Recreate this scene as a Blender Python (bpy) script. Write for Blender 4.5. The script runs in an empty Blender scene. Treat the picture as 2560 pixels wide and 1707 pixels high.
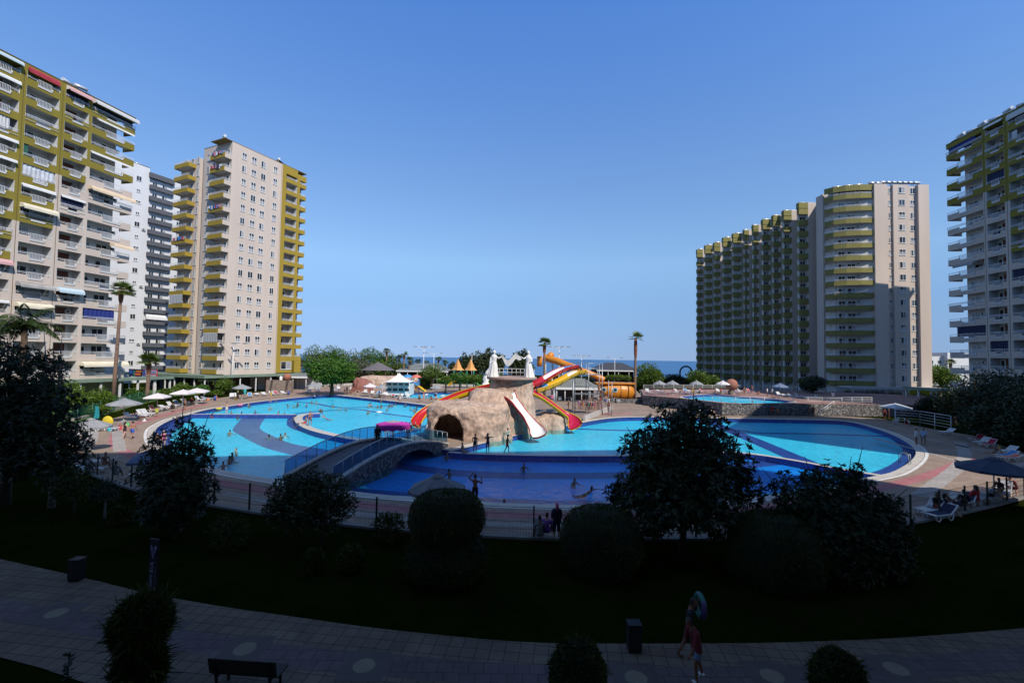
import bpy, bmesh, math, random
import numpy as np
from mathutils import Vector, Matrix
rng = random.Random(7)
nrng = np.random.default_rng(11)
scene = bpy.context.scene
col = scene.collection
PI = math.pi
R = math.radians

# ------------------------------------------------------------------ camera
FPX, EYE = 1138.0, 8.5
PITCH, ROLL = math.atan(42.0/FPX), 0.016
_cp, _sp, _cr, _sr = math.cos(PITCH), math.sin(PITCH), math.cos(ROLL), math.sin(ROLL)
FW = Vector((0, _cp, _sp)); _r0 = Vector((1, 0, 0)); _u0 = Vector((0, -_sp, _cp))
RT = _cr*_r0 + _sr*_u0; UP = _cr*_u0 - _sr*_r0
cam = bpy.data.cameras.new('camera'); cam.lens = 36*FPX/2560; cam.sensor_width = 36
cam.clip_end = 90000; cam.clip_start = 0.05
camo = bpy.data.objects.new('camera', cam); col.objects.link(camo)
m = Matrix((RT, UP, -FW)).transposed().to_4x4(); m.translation = (0, 0, EYE)
camo.matrix_world = m
scene.camera = camo

def ray(px, py): return FW + RT*((px-1280)/FPX) + UP*((853.5-py)/FPX)
def G(px, py, z=0.0):          # the ground point seen at a spot of the photograph
    d = ray(px, py); t = (z-EYE)/d.z
    return Vector((d.x*t, d.y*t, z))
def AT(px, py, Y):             # the point seen there at a given distance
    d = ray(px, py); t = Y/d.y
    return Vector((d.x*t, Y, EYE+d.z*t))
def ZAT(py, p): # height at ground spot p of the image row py
    v = Vector((p.x, p.y, 0)); 
    lo, hi = -5.0, 80.0
    for _ in range(40):
        mid = (lo+hi)/2; w = Vector((p.x, p.y, mid-EYE))
        y = 853.5 - FPX*w.dot(UP)/w.dot(FW)
        if y > py: lo = mid
        else: hi = mid
    return (lo+hi)/2

# ------------------------------------------------------------------ tags
def tag(o, label=None, cat=None, group=None, kind=None):
    if label: o['label'] = label
    if cat: o['category'] = cat
    if group: o['group'] = group
    if kind: o['kind'] = kind
    return o
def thing(name, label, cat, loc=(0, 0, 0), rz=0, group=None):
    o = bpy.data.objects.new(name, None); o.empty_display_size = 0.2; col.objects.link(o)
    o.location = loc; o.rotation_euler = (0, 0, rz)
    return tag(o, label, cat, group)
def kids(o): return [c for c in KID.get(o.name, [])]
KID = {}
def link(o, parent=None):
    col.objects.link(o)
    if parent is not None:
        o.parent = parent; KID.setdefault(parent.name, []).append(o)
    return o
def dup(root, loc=None, rz=None, label=None, group=None, swap=None, scale=None, parent=None):
    c = root.copy(); link(c, parent)
    if swap and c.type == 'MESH': reskin(c, swap)
    if loc is not None: c.location = loc
    if rz is not None: c.rotation_euler = (0, 0, rz)
    if scale is not None: c.scale = (scale, scale, scale) if not hasattr(scale, '__len__') else scale
    if label: c['label'] = label
    if group: c['group'] = group
    for ch in kids(root): dup(ch, parent=c, swap=swap)
    return c
SKIN = {}
def reskin(o, swap):
    me = o.data
    key = (me.name, tuple(sorted((a.name, b.name) for a, b in swap.items())))
    if any(mm in swap for mm in me.materials):
        if key not in SKIN:
            n = me.copy()
            for i, mm in enumerate(n.materials):
                if mm in swap: n.materials[i] = swap[mm]
            SKIN[key] = n
        o.data = SKIN[key]

# ------------------------------------------------------------------ materials
MATS = {}
def newmat(name):
    mt = bpy.data.materials.new(name); mt.use_nodes = True
    nt = mt.node_tree; nt.nodes.clear()
    out = nt.nodes.new('ShaderNodeOutputMaterial')
    b = nt.nodes.new('ShaderNodeBsdfPrincipled')
    nt.links.new(b.outputs[0], out.inputs[0])
    MATS[name] = mt
    return mt, nt, b, out
def mixc(nt, a, b, fac, blend='MIX'):
    n = nt.nodes.new('ShaderNodeMix'); n.data_type = 'RGBA'; n.blend_type = blend
    for s, v in ((6, a), (7, b)):
        if isinstance(v, (tuple, list)): n.inputs[s].default_value = (*v, 1) if len(v) == 3 else v
        else: nt.links.new(v, n.inputs[s])
    if isinstance(fac, (int, float)): n.inputs[0].default_value = fac
    else: nt.links.new(fac, n.inputs[0])
    return n.outputs[2]
def noise(nt, scale, detail=3, coord='Object', rough=0.55, stretch=None):
    tc = nt.nodes.new('ShaderNodeTexCoord'); n = nt.nodes.new('ShaderNodeTexNoise')
    n.inputs['Scale'].default_value = scale; n.inputs['Detail'].default_value = detail
    n.inputs['Roughness'].default_value = rough
    src = tc.outputs[coord]
    if stretch:
        mp = nt.nodes.new('ShaderNodeMapping'); mp.inputs['Scale'].default_value = stretch
        nt.links.new(src, mp.inputs[0]); src = mp.outputs[0]
    nt.links.new(src, n.inputs[0])
    return n.outputs[0]
def ramp(nt, val, stops):
    r = nt.nodes.new('ShaderNodeValToRGB'); nt.links.new(val, r.inputs[0])
    e = r.color_ramp.elements
    while len(e) < len(stops): e.new(0.5)
    for i, (p, c) in enumerate(stops):
        e[i].position = p; e[i].color = (*c, 1) if hasattr(c, '__len__') else (c, c, c, 1)
    return r.outputs[0]
def math2(nt, op, a, b):
    n = nt.nodes.new('ShaderNodeMath'); n.operation = op
    for i, v in enumerate((a, b)):
        if isinstance(v, (int, float)): n.inputs[i].default_value = v
        else: nt.links.new(v, n.inputs[i])
    return n.outputs[0]
def bump(nt, b, h, strength=0.3, dist=0.05):
    n = nt.nodes.new('ShaderNodeBump'); n.inputs['Strength'].default_value = strength
    n.inputs['Distance'].default_value = dist
    nt.links.new(h, n.inputs['Height']); nt.links.new(n.outputs[0], b.inputs['Normal'])
    return n
def M(name, c, rough=0.7, var=0.12, scale=3.0, metal=0.0, spec=0.4, bmp=0.0, bscale=None, streak=False):
    if name in MATS: return MATS[name]
    mt, nt, b, out = newmat(name)
    b.inputs['Roughness'].default_value = rough; b.inputs['Metallic'].default_value = metal
    b.inputs['Specular IOR Level'].default_value = spec
    if var:
        n1 = noise(nt, scale, 4, stretch=(1, 1, 0.12) if streak else None)
        f = ramp(nt, n1, [(0.3, 0.0), (0.7, 1.0)])
        lo = tuple(x*(1-var) for x in c); hi = tuple(min(1, x*(1+var*0.6)) for x in c)
        nt.links.new(mixc(nt, lo, hi, f), b.inputs['Base Color'])
    else: b.inputs['Base Color'].default_value = (*c, 1)
    if bmp: bump(nt, b, noise(nt, bscale or scale*4, 4), bmp, 0.04)
    return mt
def leafmat(name, c, c2, rough=0.55, spec=0.3, trans=0.0):
    mt, nt, b, out = newmat(name)
    g = nt.nodes.new('ShaderNodeNewGeometry')
    cc = mixc(nt, c, c2, g.outputs['Random Per Island'])
    n1 = ramp(nt, noise(nt, 0.9, 2), [(0.35, (0.6,)*3), (0.65, (1.15,)*3)])
    cc = mixc(nt, cc, n1, 1.0, 'MULTIPLY')
    nt.links.new(cc, b.inputs['Base Color'])
    b.inputs['Roughness'].default_value = rough; b.inputs['Specular IOR Level'].default_value = spec
    if trans:
        t = nt.nodes.new('ShaderNodeBsdfTranslucent'); nt.links.new(cc, t.inputs[0])
        mx = nt.nodes.new('ShaderNodeMixShader'); mx.inputs[0].default_value = trans
        nt.links.new(b.outputs[0], mx.inputs[1]); nt.links.new(t.outputs[0], mx.inputs[2])
        nt.links.new(mx.outputs[0], out.inputs[0])
    return mt
def glass(name, c, rough=0.03, spec=0.8):
    return M(name, c, rough, 0.25, 0.8, spec=spec)

# ------------------------------------------------------------------ mesh builder
class MB:
    def __init__(s): s.v = []; s.f = []; s.m = []; s.sm = []
    def add(s, vs, fs, mi=0, smooth=False):
        o = len(s.v); s.v += [tuple(x) for x in vs]
        for f in fs: s.f.append([i+o for i in f]); s.m.append(mi); s.sm.append(smooth)
        return s
    def box(s, x0, x1, y0, y1, z0, z1, mi=0):
        return s.add([(x0,y0,z0),(x1,y0,z0),(x1,y1,z0),(x0,y1,z0),(x0,y0,z1),(x1,y0,z1),(x1,y1,z1),(x0,y1,z1)],
            [(0,3,2,1),(4,5,6,7),(0,1,5,4),(1,2,6,5),(2,3,7,6),(3,0,4,7)], mi)
    def obox(s, a, b, w, h, mi=0, up=Vector((0, 0, 1))):   # beam from a to b, w wide, h high
        a = Vector(a); b = Vector(b); d = (b-a)
        if d.length < 1e-6: return s
        d.normalize(); sd = d.cross(up)
        if sd.length < 1e-4: sd = d.cross(Vector((1, 0, 0)))
        sd.normalize(); u = sd.cross(d)
        c = [p + sd*x*w/2 + u*y*h/2 for p in (a, b) for x, y in ((-1,-1),(1,-1),(1,1),(-1,1))]
        return s.add(c, [(3,2,1,0),(4,5,6,7),(0,1,5,4),(1,2,6,5),(2,3,7,6),(3,0,4,7)], mi)
    def tube(s, pts, rad, n=8, mi=0, smooth=True, cap=True, twist=0.0):
        pts = [Vector(p) for p in pts]
        if not hasattr(rad, '__len__'): rad = [rad]*len(pts)
        vs = []; prev = None
        for i, p in enumerate(pts):
            d = (pts[min(i+1, len(pts)-1)] - pts[max(i-1, 0)]).normalized()
            if prev is None:
                a = Vector((0, 0, 1)) if abs(d.z) < 0.9 else Vector((1, 0, 0))
                x = d.cross(a).normalized()
            else: x = (prev - d*prev.dot(d)).normalized()
            prev = x; y = d.cross(x)
            for k in range(n):
                an = 2*PI*k/n
                vs.append(p + (x*math.cos(an)+y*math.sin(an))*rad[i])
        fs = []
        for i in range(len(pts)-1):
            for k in range(n):
                fs.append((i*n+k, i*n+(k+1) % n, (i+1)*n+(k+1) % n, (i+1)*n+k))
        s.add(vs, fs, mi, smooth)
        if cap:
            o = len(s.v)-len(vs)
            s.f.append([o+k for k in range(n)][::-1]); s.m.append(mi); s.sm.append(False)
            e = o+(len(pts)-1)*n
            s.f.append([e+k for k in range(n)]); s.m.append(mi); s.sm.append(False)
        return s
    def lathe(s, prof, n=16, c=(0, 0, 0), mi=0, smooth=True, wob=None):
        vs = []
        for i, (r, z) in enumerate(prof):
            for k in range(n):
                a = 2*PI*k/n; rr = r*(wob(a, i) if wob else 1)
                vs.append((c[0]+rr*math.cos(a), c[1]+rr*math.sin(a), c[2]+z))
        fs = [(i*n+k, i*n+(k+1) % n, (i+1)*n+(k+1) % n, (i+1)*n+k) for i in range(len(prof)-1) for k in range(n)]
        return s.add(vs, fs, mi, smooth)
    def prism(s, poly, z0, z1, mi=0, top=None):     # convex or simple polygon in plan
        n = len(poly); vs = [(p[0], p[1], z0) for p in poly]+[(p[0], p[1], z1) for p in poly]
        ar = sum(poly[i][0]*poly[(i+1) % n][1]-poly[(i+1) % n][0]*poly[i][1] for i in range(n))
        fs = [(i, (i+1) % n, n+(i+1) % n, n+i) for i in range(n)]
        fl = [tuple(range(n))[::-1], tuple(range(n, 2*n))]
        if ar < 0: fs = [f[::-1] for f in fs]; fl = [f[::-1] for f in fl]
        s.add(vs, fs+fl[:1], mi); o = len(s.v)-2*n
        s.f.append([o+i for i in fl[1]]); s.m.append(mi if top is None else top); s.sm.append(False)
        return s
    def quad(s, a, b, c, d, mi=0): return s.add([a, b, c, d], [(0, 1, 2, 3)], mi)
    def sweep(s, pts, prof, mi=0, ups=None, smooth=True, closed=False, mi_of=None):
        # open profile (list of (side, up)) swept along pts; returns self
        pts = [Vector(p) for p in pts]; n = len(prof); vs = []
        for i, p in enumerate(pts):
            d = (pts[min(i+1, len(pts)-1)] - pts[max(i-1, 0)]).normalized()
            sd = d.cross(Vector((0, 0, 1))).normalized(); u = sd.cross(d)
            if ups: u = Vector((0, 0, 1))
            for (a, b) in prof: vs.append(p+sd*a+u*b)
        o = len(s.v); s.v += [tuple(x) for x in vs]
        rg = range(n) if closed else range(n-1)
        for i in range(len(pts)-1):
            for k in rg:
                k2 = (k+1) % n
                s.f.append([o+i*n+k, o+i*n+k2, o+(i+1)*n+k2, o+(i+1)*n+k])
                s.m.append(mi_of(i, k) if mi_of else mi); s.sm.append(smooth)
        if closed:
            s.f.append([o+k for k in range(n)]); s.m.append(mi); s.sm.append(False)
            e = o+(len(pts)-1)*n
            s.f.append([e+k for k in range(n)][::-1]); s.m.append(mi); s.sm.append(False)
        return s
    def mesh(s, name, mats):
        me = bpy.data.meshes.new(name); me.from_pydata(s.v, [], s.f)
        if not isinstance(mats, (list, tuple)): mats = [mats]
        for mm in mats: me.materials.append(mm)
        me.polygons.foreach_set('material_index', s.m); me.polygons.foreach_set('use_smooth', s.sm)
        me.update(); return me
    def build(s, name, mats, parent=None, loc=None, rz=0):
        o = bpy.data.objects.new(name, s.mesh(name, mats)); link(o, parent)
        if loc is not None: o.location = loc
        if rz: o.rotation_euler = (0, 0, rz)
        return o
def leaves(name, P, D, L, W, mat, parent=None, curl=0.15, face=None, loc=None):
    # one diamond per leaf: P (N,3) bases, D (N,3) unit directions, L, W (N,) or scalar
    N = len(P); P = np.asarray(P, float); D = np.asarray(D, float)
    D = D/np.maximum(np.linalg.norm(D, axis=1, keepdims=True), 1e-6)
    L = np.broadcast_to(np.asarray(L, float), (N,))[:, None]; W = np.broadcast_to(np.asarray(W, float), (N,))[:, None]
    rnd = nrng.normal(size=(N, 3)) if face is None else face+0.35*nrng.normal(size=(N, 3))
    S = np.cross(D, rnd); S /= np.maximum(np.linalg.norm(S, axis=1, keepdims=True), 1e-6)
    Nn = np.cross(S, D)
    V = np.stack([P, P+D*L*0.45+S*W*0.5+Nn*L*curl*0.5, P+D*L-Nn*L*curl*0.3, P+D*L*0.45-S*W*0.5+Nn*L*curl*0.5], 1).reshape(-1, 3)
    me = bpy.data.meshes.new(name)
    me.vertices.add(4*N); me.vertices.foreach_set('co', V.ravel())
    me.loops.add(4*N); me.loops.foreach_set('vertex_index', np.arange(4*N, dtype=np.int32))
    me.polygons.add(N); me.polygons.foreach_set('loop_start', np.arange(0, 4*N, 4, dtype=np.int32))
    me.materials.append(mat); me.update(calc_edges=True)
    o = bpy.data.objects.new(name, me); link(o, parent)
    if loc is not None: o.location = loc
    return o
def chaikin(pts, n=2, closed=False):
    pts = [Vector(p) for p in pts]
    for _ in range(n):
        q = []; k = len(pts)
        if not closed: q.append(pts[0])
        for i in range(k if closed else k-1):
            a, b = pts[i], pts[(i+1) % k]
            q += [a*0.75+b*0.25, a*0.25+b*0.75]
        if not closed: q.append(pts[-1])
        pts = q
    return pts
def offset(pts, d, closed=False):   # shift a plan polyline sideways, d>0 to the right of travel
    out = []; n = len(pts)
    for i in range(n):
        a = pts[(i-1) % n] if closed or i else pts[0]; b = pts[(i+1) % n] if closed or i < n-1 else pts[-1]
        t = Vector((b.x-a.x, b.y-a.y, 0)); t.normalize()
        out.append(Vector((pts[i].x+t.y*d, pts[i].y-t.x*d, pts[i].z)))
    return out
def fill(loops, z, name, mats, extra=None):
    # flat sheet bounded by loops (first outer, others holes)
    bm = bmesh.new(); es = []
    for lp in loops:
        vs = [bm.verts.new((p[0], p[1], z)) for p in lp]
        for i in range(len(vs)): es.append(bm.edges.new((vs[i], vs[(i+1) % len(vs)])))
    bmesh.ops.triangle_fill(bm, edges=es, use_beauty=True, use_dissolve=False)
    for f in bm.faces:
        if f.normal.z < 0: f.normal_flip()
    me = bpy.data.meshes.new(name); bm.to_mesh(me); bm.free()
    for mm in (mats if isinstance(mats, list) else [mats]): me.materials.append(mm)
    o = bpy.data.objects.new(name, me); link(o)
    return tag(o, kind='structure')
def ribbon(mb, pts, w0, w1, z, mi=0):   # flat strip between two side offsets of a plan line
    a = offset(pts, w0); b = offset(pts, w1)
    for i in range(len(pts)-1):
        p = [(q.x, q.y, z) for q in (a[i], a[i+1], b[i+1], b[i])]
        mb.quad(*(p if w0 > w1 else p[::-1]))
        mb.m[-1] = mi
    return mb

# ------------------------------------------------------------------ light
def math2_(nt, op, a, b, c):
    n = nt.nodes.new('ShaderNodeMath'); n.operation = op; nt.links.new(a, n.inputs[0])
    n.inputs[1].default_value = b; n.inputs[2].default_value = c
    return n.outputs[0]
SUN_EL, SUN_H = R(45.0), Vector((0.62, -0.785, 0))     # towards the sun, in plan
w = bpy.data.worlds.new('World'); scene.world = w; w.use_nodes = True
nt = w.node_tree; nt.nodes.clear()
sky = nt.nodes.new('ShaderNodeTexSky'); sky.sky_type = 'NISHITA'; sky.sun_disc = False
sky.sun_elevation = SUN_EL; sky.sun_rotation = math.atan2(SUN_H.x, SUN_H.y)
sky.air_density = 1.0; sky.dust_density = 0.0; sky.ozone_density = 6.0; sky.altitude = 0
tc = nt.nodes.new('ShaderNodeTexCoord'); sx = nt.nodes.new('ShaderNodeSeparateXYZ'); cx = nt.nodes.new('ShaderNodeCombineXYZ')
nt.links.new(tc.outputs['Generated'], sx.inputs[0])
zc = nt.nodes.new('ShaderNodeMath'); zc.operation = 'MAXIMUM'; nt.links.new(sx.outputs[2], zc.inputs[0]); zc.inputs[1].default_value = 0.0
nt.links.new(sx.outputs[0], cx.inputs[0]); nt.links.new(sx.outputs[1], cx.inputs[1])
nt.links.new(math2_(nt, 'MULTIPLY_ADD', zc.outputs[0], 0.82, 0.13), cx.inputs[2])
nm = nt.nodes.new('ShaderNodeVectorMath'); nm.operation = 'NORMALIZE'; nt.links.new(cx.outputs[0], nm.inputs[0])
nt.links.new(nm.outputs[0], sky.inputs[0])
# bluer with height, soft horizon; unseen zenith warmed and brightened to neutralise the shade
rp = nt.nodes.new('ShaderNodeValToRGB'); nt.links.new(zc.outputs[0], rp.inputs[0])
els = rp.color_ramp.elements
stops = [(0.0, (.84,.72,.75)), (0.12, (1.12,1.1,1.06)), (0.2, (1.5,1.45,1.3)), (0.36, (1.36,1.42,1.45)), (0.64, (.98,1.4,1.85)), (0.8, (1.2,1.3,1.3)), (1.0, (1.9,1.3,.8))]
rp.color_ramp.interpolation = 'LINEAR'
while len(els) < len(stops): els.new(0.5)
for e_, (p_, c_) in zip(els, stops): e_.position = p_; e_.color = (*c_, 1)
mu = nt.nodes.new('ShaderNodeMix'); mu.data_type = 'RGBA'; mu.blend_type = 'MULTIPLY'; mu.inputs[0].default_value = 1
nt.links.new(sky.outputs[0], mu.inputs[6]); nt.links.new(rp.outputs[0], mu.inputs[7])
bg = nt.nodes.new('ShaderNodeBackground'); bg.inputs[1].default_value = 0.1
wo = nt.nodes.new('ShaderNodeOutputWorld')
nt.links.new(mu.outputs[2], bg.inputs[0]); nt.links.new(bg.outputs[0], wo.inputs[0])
sl = bpy.data.lights.new('sun', 'SUN'); sl.energy = 3.8; sl.angle = R(0.5); sl.color = (1.0, 0.93, 0.82)
so = bpy.data.objects.new('sun', sl); col.objects.link(so)
ldir = Vector((-SUN_H.x*math.cos(SUN_EL), -SUN_H.y*math.cos(SUN_EL), -math.sin(SUN_EL)))
so.rotation_euler = ldir.to_track_quat('-Z', 'Y').to_euler(); so.location = (40, -30, 60)
vs_ = scene.view_settings; vs_.view_transform = 'Standard'; vs_.look = 'None'; vs_.exposure = 0.5; vs_.gamma = 1.0
scene.cycles.max_bounces = 6; scene.cycles.transparent_max_bounces = 12; scene.cycles.diffuse_bounces = 3
scene.cycles.glossy_bounces = 2; scene.cycles.caustics_reflective = False; scene.cycles.caustics_refractive = False
scene.cycles.use_denoising = True
scene.cycles.sample_clamp_indirect = 4.0

# ------------------------------------------------------------------ common materials
white_p = M('white plastic', (0.62, 0.62, 0.62), 0.45, 0.08)
white_paint = M('white paint', (0.6, 0.59, 0.57), 0.6, 0.1, 1.5)
beige = M('beige render', (0.5, 0.42, 0.36), 0.85, 0.1, 0.35, streak=True)
ochre = M('ochre render', (0.2, 0.16, 0.02), 0.85, 0.12, 0.35, streak=True)
mustard = M('mustard render', (0.3, 0.21, 0.025), 0.85, 0.1, 0.35, streak=True)
green_r = M('olive render', (0.2, 0.18, 0.055), 0.85, 0.1, 0.35, streak=True)
interior = M('pale interior paint', (0.5, 0.49, 0.47), 0.8, 0.08, 1.0)
railwhite = M('white rail paint', (0.62, 0.62, 0.62), 0.5, 0.06)
wood = M('brown door wood', (0.11, 0.028, 0.012), 0.6, 0.25, 2.0)
darkglass = glass('dark window glass', (0.02, 0.024, 0.03))
curtain = M('curtained glass', (0.3, 0.3, 0.31), 0.25, 0.3, 4.0, spec=0.6)
steel = M('galvanised steel', (0.35, 0.36, 0.38), 0.4, 0.15, 4, metal=0.6)
darkmetal = M('dark green metal', (0.012, 0.02, 0.016), 0.5, 0.2)
black = M('black metal', (0.012, 0.012, 0.014), 0.5, 0.2)
# ------------------------------------------------------------------ ground, deck, pool
WZ, FZ = -0.08, -0.55
pool_px = [(545,1173),(500,1162),(450,1146),(415,1127),(392,1108),(384,1087),(388,1072),(398,1064),(424,1050),(446,1043),(469,1037),(507,1026),(538,1020),(590,1013),(630,1006),(691,999),(740,994),(807,988),(835,987),(878,991.5),(939,998),(1000,1004.5),(1061,1012),(1082,1015),
 (1080,1035),(1068,1060),(1064,1082),(1010,1091),(958,1098),(962,1106),(1040,1116),(1100,1122),(1130,1127),(1164,1119),(1217,1105.5),(1272,1092),(1328,1081),(1361,1074),(1400,1068),(1437,1061),(1473,1053),(1517,1046),(1560,1043),(1601,1042.6),(1680,1043),(1764,1045),(1917,1047.5),(2060,1050),(2124,1053),(2187,1070),(2236,1087.5),(2272,1108),(2290,1123),(2293,1136),(2277,1156),(2238,1179),(2207,1187),(2121,1203),(2050,1218),(1927,1238),(1841,1246),(1700,1258),(1560,1263),(1429,1263),(1255,1258),(1203,1254),(1100,1247),(1024,1241),(971,1239),(875,1228),(800,1218),(700,1200),(660,1194),(600,1185)]
pool = chaikin([G(*p) for p in pool_px], 2, True)
kid_px = [(965,984),(1060,981),(1186,981),(1196,986),(1150,994),(1060,995),(985,994)]
kidpool = chaikin([G(*p) for p in kid_px], 2, True)
ter = 1.9   # the raised terrace on the right
tpool_px = [(1690,993),(1735,988),(1780,985),(1850,990),(1920,996),(1975,1001),(1990,1005),(1900,1008),(1822,1007)]
tpool = chaikin([G(px, py, ter) for px, py in tpool_px], 2, True)

def tilemat(name, c1, c2, brick=(0.2, 0.2), grout=(0.2, 0.18, 0.17), mortar=0.012, var=0.25, rough=0.7, big=0.25):
    mt, nt, b, out = newmat(name)
    tc = nt.nodes.new('ShaderNodeTexCoord'); bt = nt.nodes.new('ShaderNodeTexBrick')
    bt.inputs['Scale'].default_value = 1.0; bt.inputs['Brick Width'].default_value = brick[0]; bt.inputs['Row Height'].default_value = brick[1]
    bt.inputs['Mortar Size'].default_value = mortar; bt.inputs['Color1'].default_value = (*c1, 1); bt.inputs['Color2'].default_value = (*c2, 1)
    bt.inputs['Mortar'].default_value = (*grout, 1); bt.offset = 0.5
    nt.links.new(tc.outputs['Object'], bt.inputs[0])
    f = ramp(nt, noise(nt, big, 5, rough=0.65), [(0.3, (1-var,)*3), (0.7, (1+var*0.5,)*3)])
    f2 = ramp(nt, noise(nt, 2.2, 3), [(0.35, (0.88,)*3), (0.6, (1.06,)*3)])
    c = mixc(nt, mixc(nt, bt.outputs[0], f, 1.0, 'MULTIPLY'), f2, 1.0, 'MULTIPLY')
    nt.links.new(c, b.inputs['Base Color']); b.inputs['Roughness'].default_value = rough; b.inputs['Specular IOR Level'].default_value = 0.15
    return mt
deckmat = tilemat('grey pink paving', (0.31, 0.225, 0.17), (0.265, 0.19, 0.145), (0.42, 0.21))
pinkmat = tilemat('pink paving', (0.42, 0.15, 0.16), (0.37, 0.13, 0.14), (0.42, 0.21))
palemat = tilemat('pale paving', (0.36, 0.33, 0.31), (0.33, 0.3, 0.28), (0.42, 0.21))
coping = M('white coping', (0.46, 0.42, 0.37), 0.6, 0.15, 1.2)
rimmat = M('bright rim', (0.6, 0.58, 0.55), 0.6, 0.12, 1.2)
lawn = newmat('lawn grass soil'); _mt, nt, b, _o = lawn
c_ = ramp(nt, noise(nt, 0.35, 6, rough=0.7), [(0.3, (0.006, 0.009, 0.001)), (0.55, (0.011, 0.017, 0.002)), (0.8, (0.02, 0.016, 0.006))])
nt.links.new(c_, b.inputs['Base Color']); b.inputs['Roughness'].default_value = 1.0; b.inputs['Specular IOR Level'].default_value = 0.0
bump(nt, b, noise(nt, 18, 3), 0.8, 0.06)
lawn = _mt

# ground: one sheet to the shore, cut out under the pools
fence_px = [(-60,1185),(60,1168),(130,1163),(201,1170),(255,1198),(347,1228),(430,1246),(510,1261),(600,1276),(720,1295),(831,1310),(940,1322),(1024,1329),(1140,1338),(1260,1344),(1398,1350),(1602,1350),(1750,1349),(1900,1344),(2050,1336),(2180,1323),(2290,1306),(2392,1286),(2480,1266),(2545,1248),(2640,1222)]
fence_line = chaikin([G(*p) for p in fence_px], 2)
back_px = [(2700,1160),(2560,1132),(2430,1088),(2330,1072),(2240,1054),(2200,1046),(2108,1040),(1805,1038),(1761,1031),(1606,1013),(1606,990),(1590,975),(1500,962),(1200,962),(1000,960),(900,957),(800,962),(700,974),(640,981),(560,993),(430,1010),(330,1033),(250,1054),(160,1070),(60,1090),(-80,1122)]
deck_loop = fence_line + [G(*p) for p in back_px]
shore = 235
gl = [Vector((x, y, 0)) for x, y in ((-420,-60),(420,-60),(420,shore),(-420,shore))]
grow = offset(pool, -0.35, True); ar = sum(pool[i].x*pool[(i+1)%len(pool)].y-pool[(i+1)%len(pool)].x*pool[i].y for i in range(len(pool)))
SGN = 1 if ar > 0 else -1        # outward = right of travel when counter-clockwise
outp = offset(pool, 0.06*SGN, True)
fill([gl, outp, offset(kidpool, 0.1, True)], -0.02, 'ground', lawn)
bmat = M('beach sand', (0.3, 0.25, 0.18), 0.9, 0.2, 0.2)
b_ = MB(); b_.quad((-420, shore, -0.02), (420, shore, -0.02), (420, shore+30, -5.5), (-420, shore+30, -5.5)); tag(b_.build('beach', bmat), kind='structure')
fill([deck_loop, outp, kidpool], 0.0, 'pool_deck', deckmat)

# coping, pink and pale bands on the deck
mb = MB(); ring = pool+[pool[0]]
s = SGN
def bandring(pts, a, b, z, mi): ribbon(mb, pts, max(a, b)*s, min(a, b)*s, z, mi) if s > 0 else ribbon(mb, pts, min(a, b)*s, max(a, b)*s, z, mi)
mb2 = MB()
def closed_band(loop, a, b, z, mi, target):
    A_ = offset(loop, a*s, True); B_ = offset(loop, b*s, True); n = len(loop)
    for i in range(n):
        j = (i+1) % n; p = [(q.x, q.y, z) for q in (A_[i], A_[j], B_[j], B_[i])]
        nz = (Vector(p[1])-Vector(p[0])).cross(Vector(p[2])-Vector(p[0])).z
        target.quad(*(p if nz > 0 else p[::-1])); target.m[-1] = mi
closed_band(pool, -0.06, 0.55, 0.012, 0, mb2)
closed_band(pool, 0.60, 0.85, 0.010, 1, mb2)
tag(mb2.build('pool_coping', [coping, rimmat]), kind='structure')
mbp = MB()
def stroke(mbx, px, w, z, mi=0, zz=0.0, n=2):
    pts = chaikin([G(x, y, zz) for x, y in px], n)
    a = offset(pts, w/2); b = offset(pts, -w/2)
    for i in range(len(pts)-1):
        p = [(q.x, q.y, z) for q in (a[i], a[i+1], b[i+1], b[i])]
        nz = (Vector(p[1])-Vector(p[0])).cross(Vector(p[2])-Vector(p[0])).z
        mbx.quad(*(p if nz > 0 else p[::-1])); mbx.m[-1] = mi
stroke(mbp, [(520,1009),(448,1026),(400,1041),(346,1057),(305,1072),(285,1092),(292,1120),(330,1138),(420,1172),(560,1210),(800,1250),(1000,1272),(1215,1286),(1500,1292),(1700,1289),(1900,1272),(2080,1244),(2230,1213),(2330,1186),(2395,1160),(2425,1143)], 0.95, 0.004)
stroke(mbp, [(1480,1038),(1520,1034),(1580,1033)], 1.2, 0.004)
stroke(mbp, [(700,983),(800,977),(950,976)], 1.4, 0.004)
tag(mbp.build('pink_paving', pinkmat), kind='structure')
mbq = MB()
for seg, wd in (([(292,1070),(300,1128)], 0.9), ([(240,1060),(225,1110)], 0.9), ([(345,1040),(300,1058)], 0.8), ([(2300,1240),(2420,1150),(2400,1105)], 1.0), ([(2185,1095),(2460,1170)], 0.5), ([(560,1232),(760,1268),(1000,1296),(1250,1312),(1600,1318)], 0.5), ([(2210,1075),(2480,1130)], 0.5)):
    stroke(mbq, seg, wd, 0.008)
tag(mbq.build('pale_paving', palemat), kind='structure')

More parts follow.
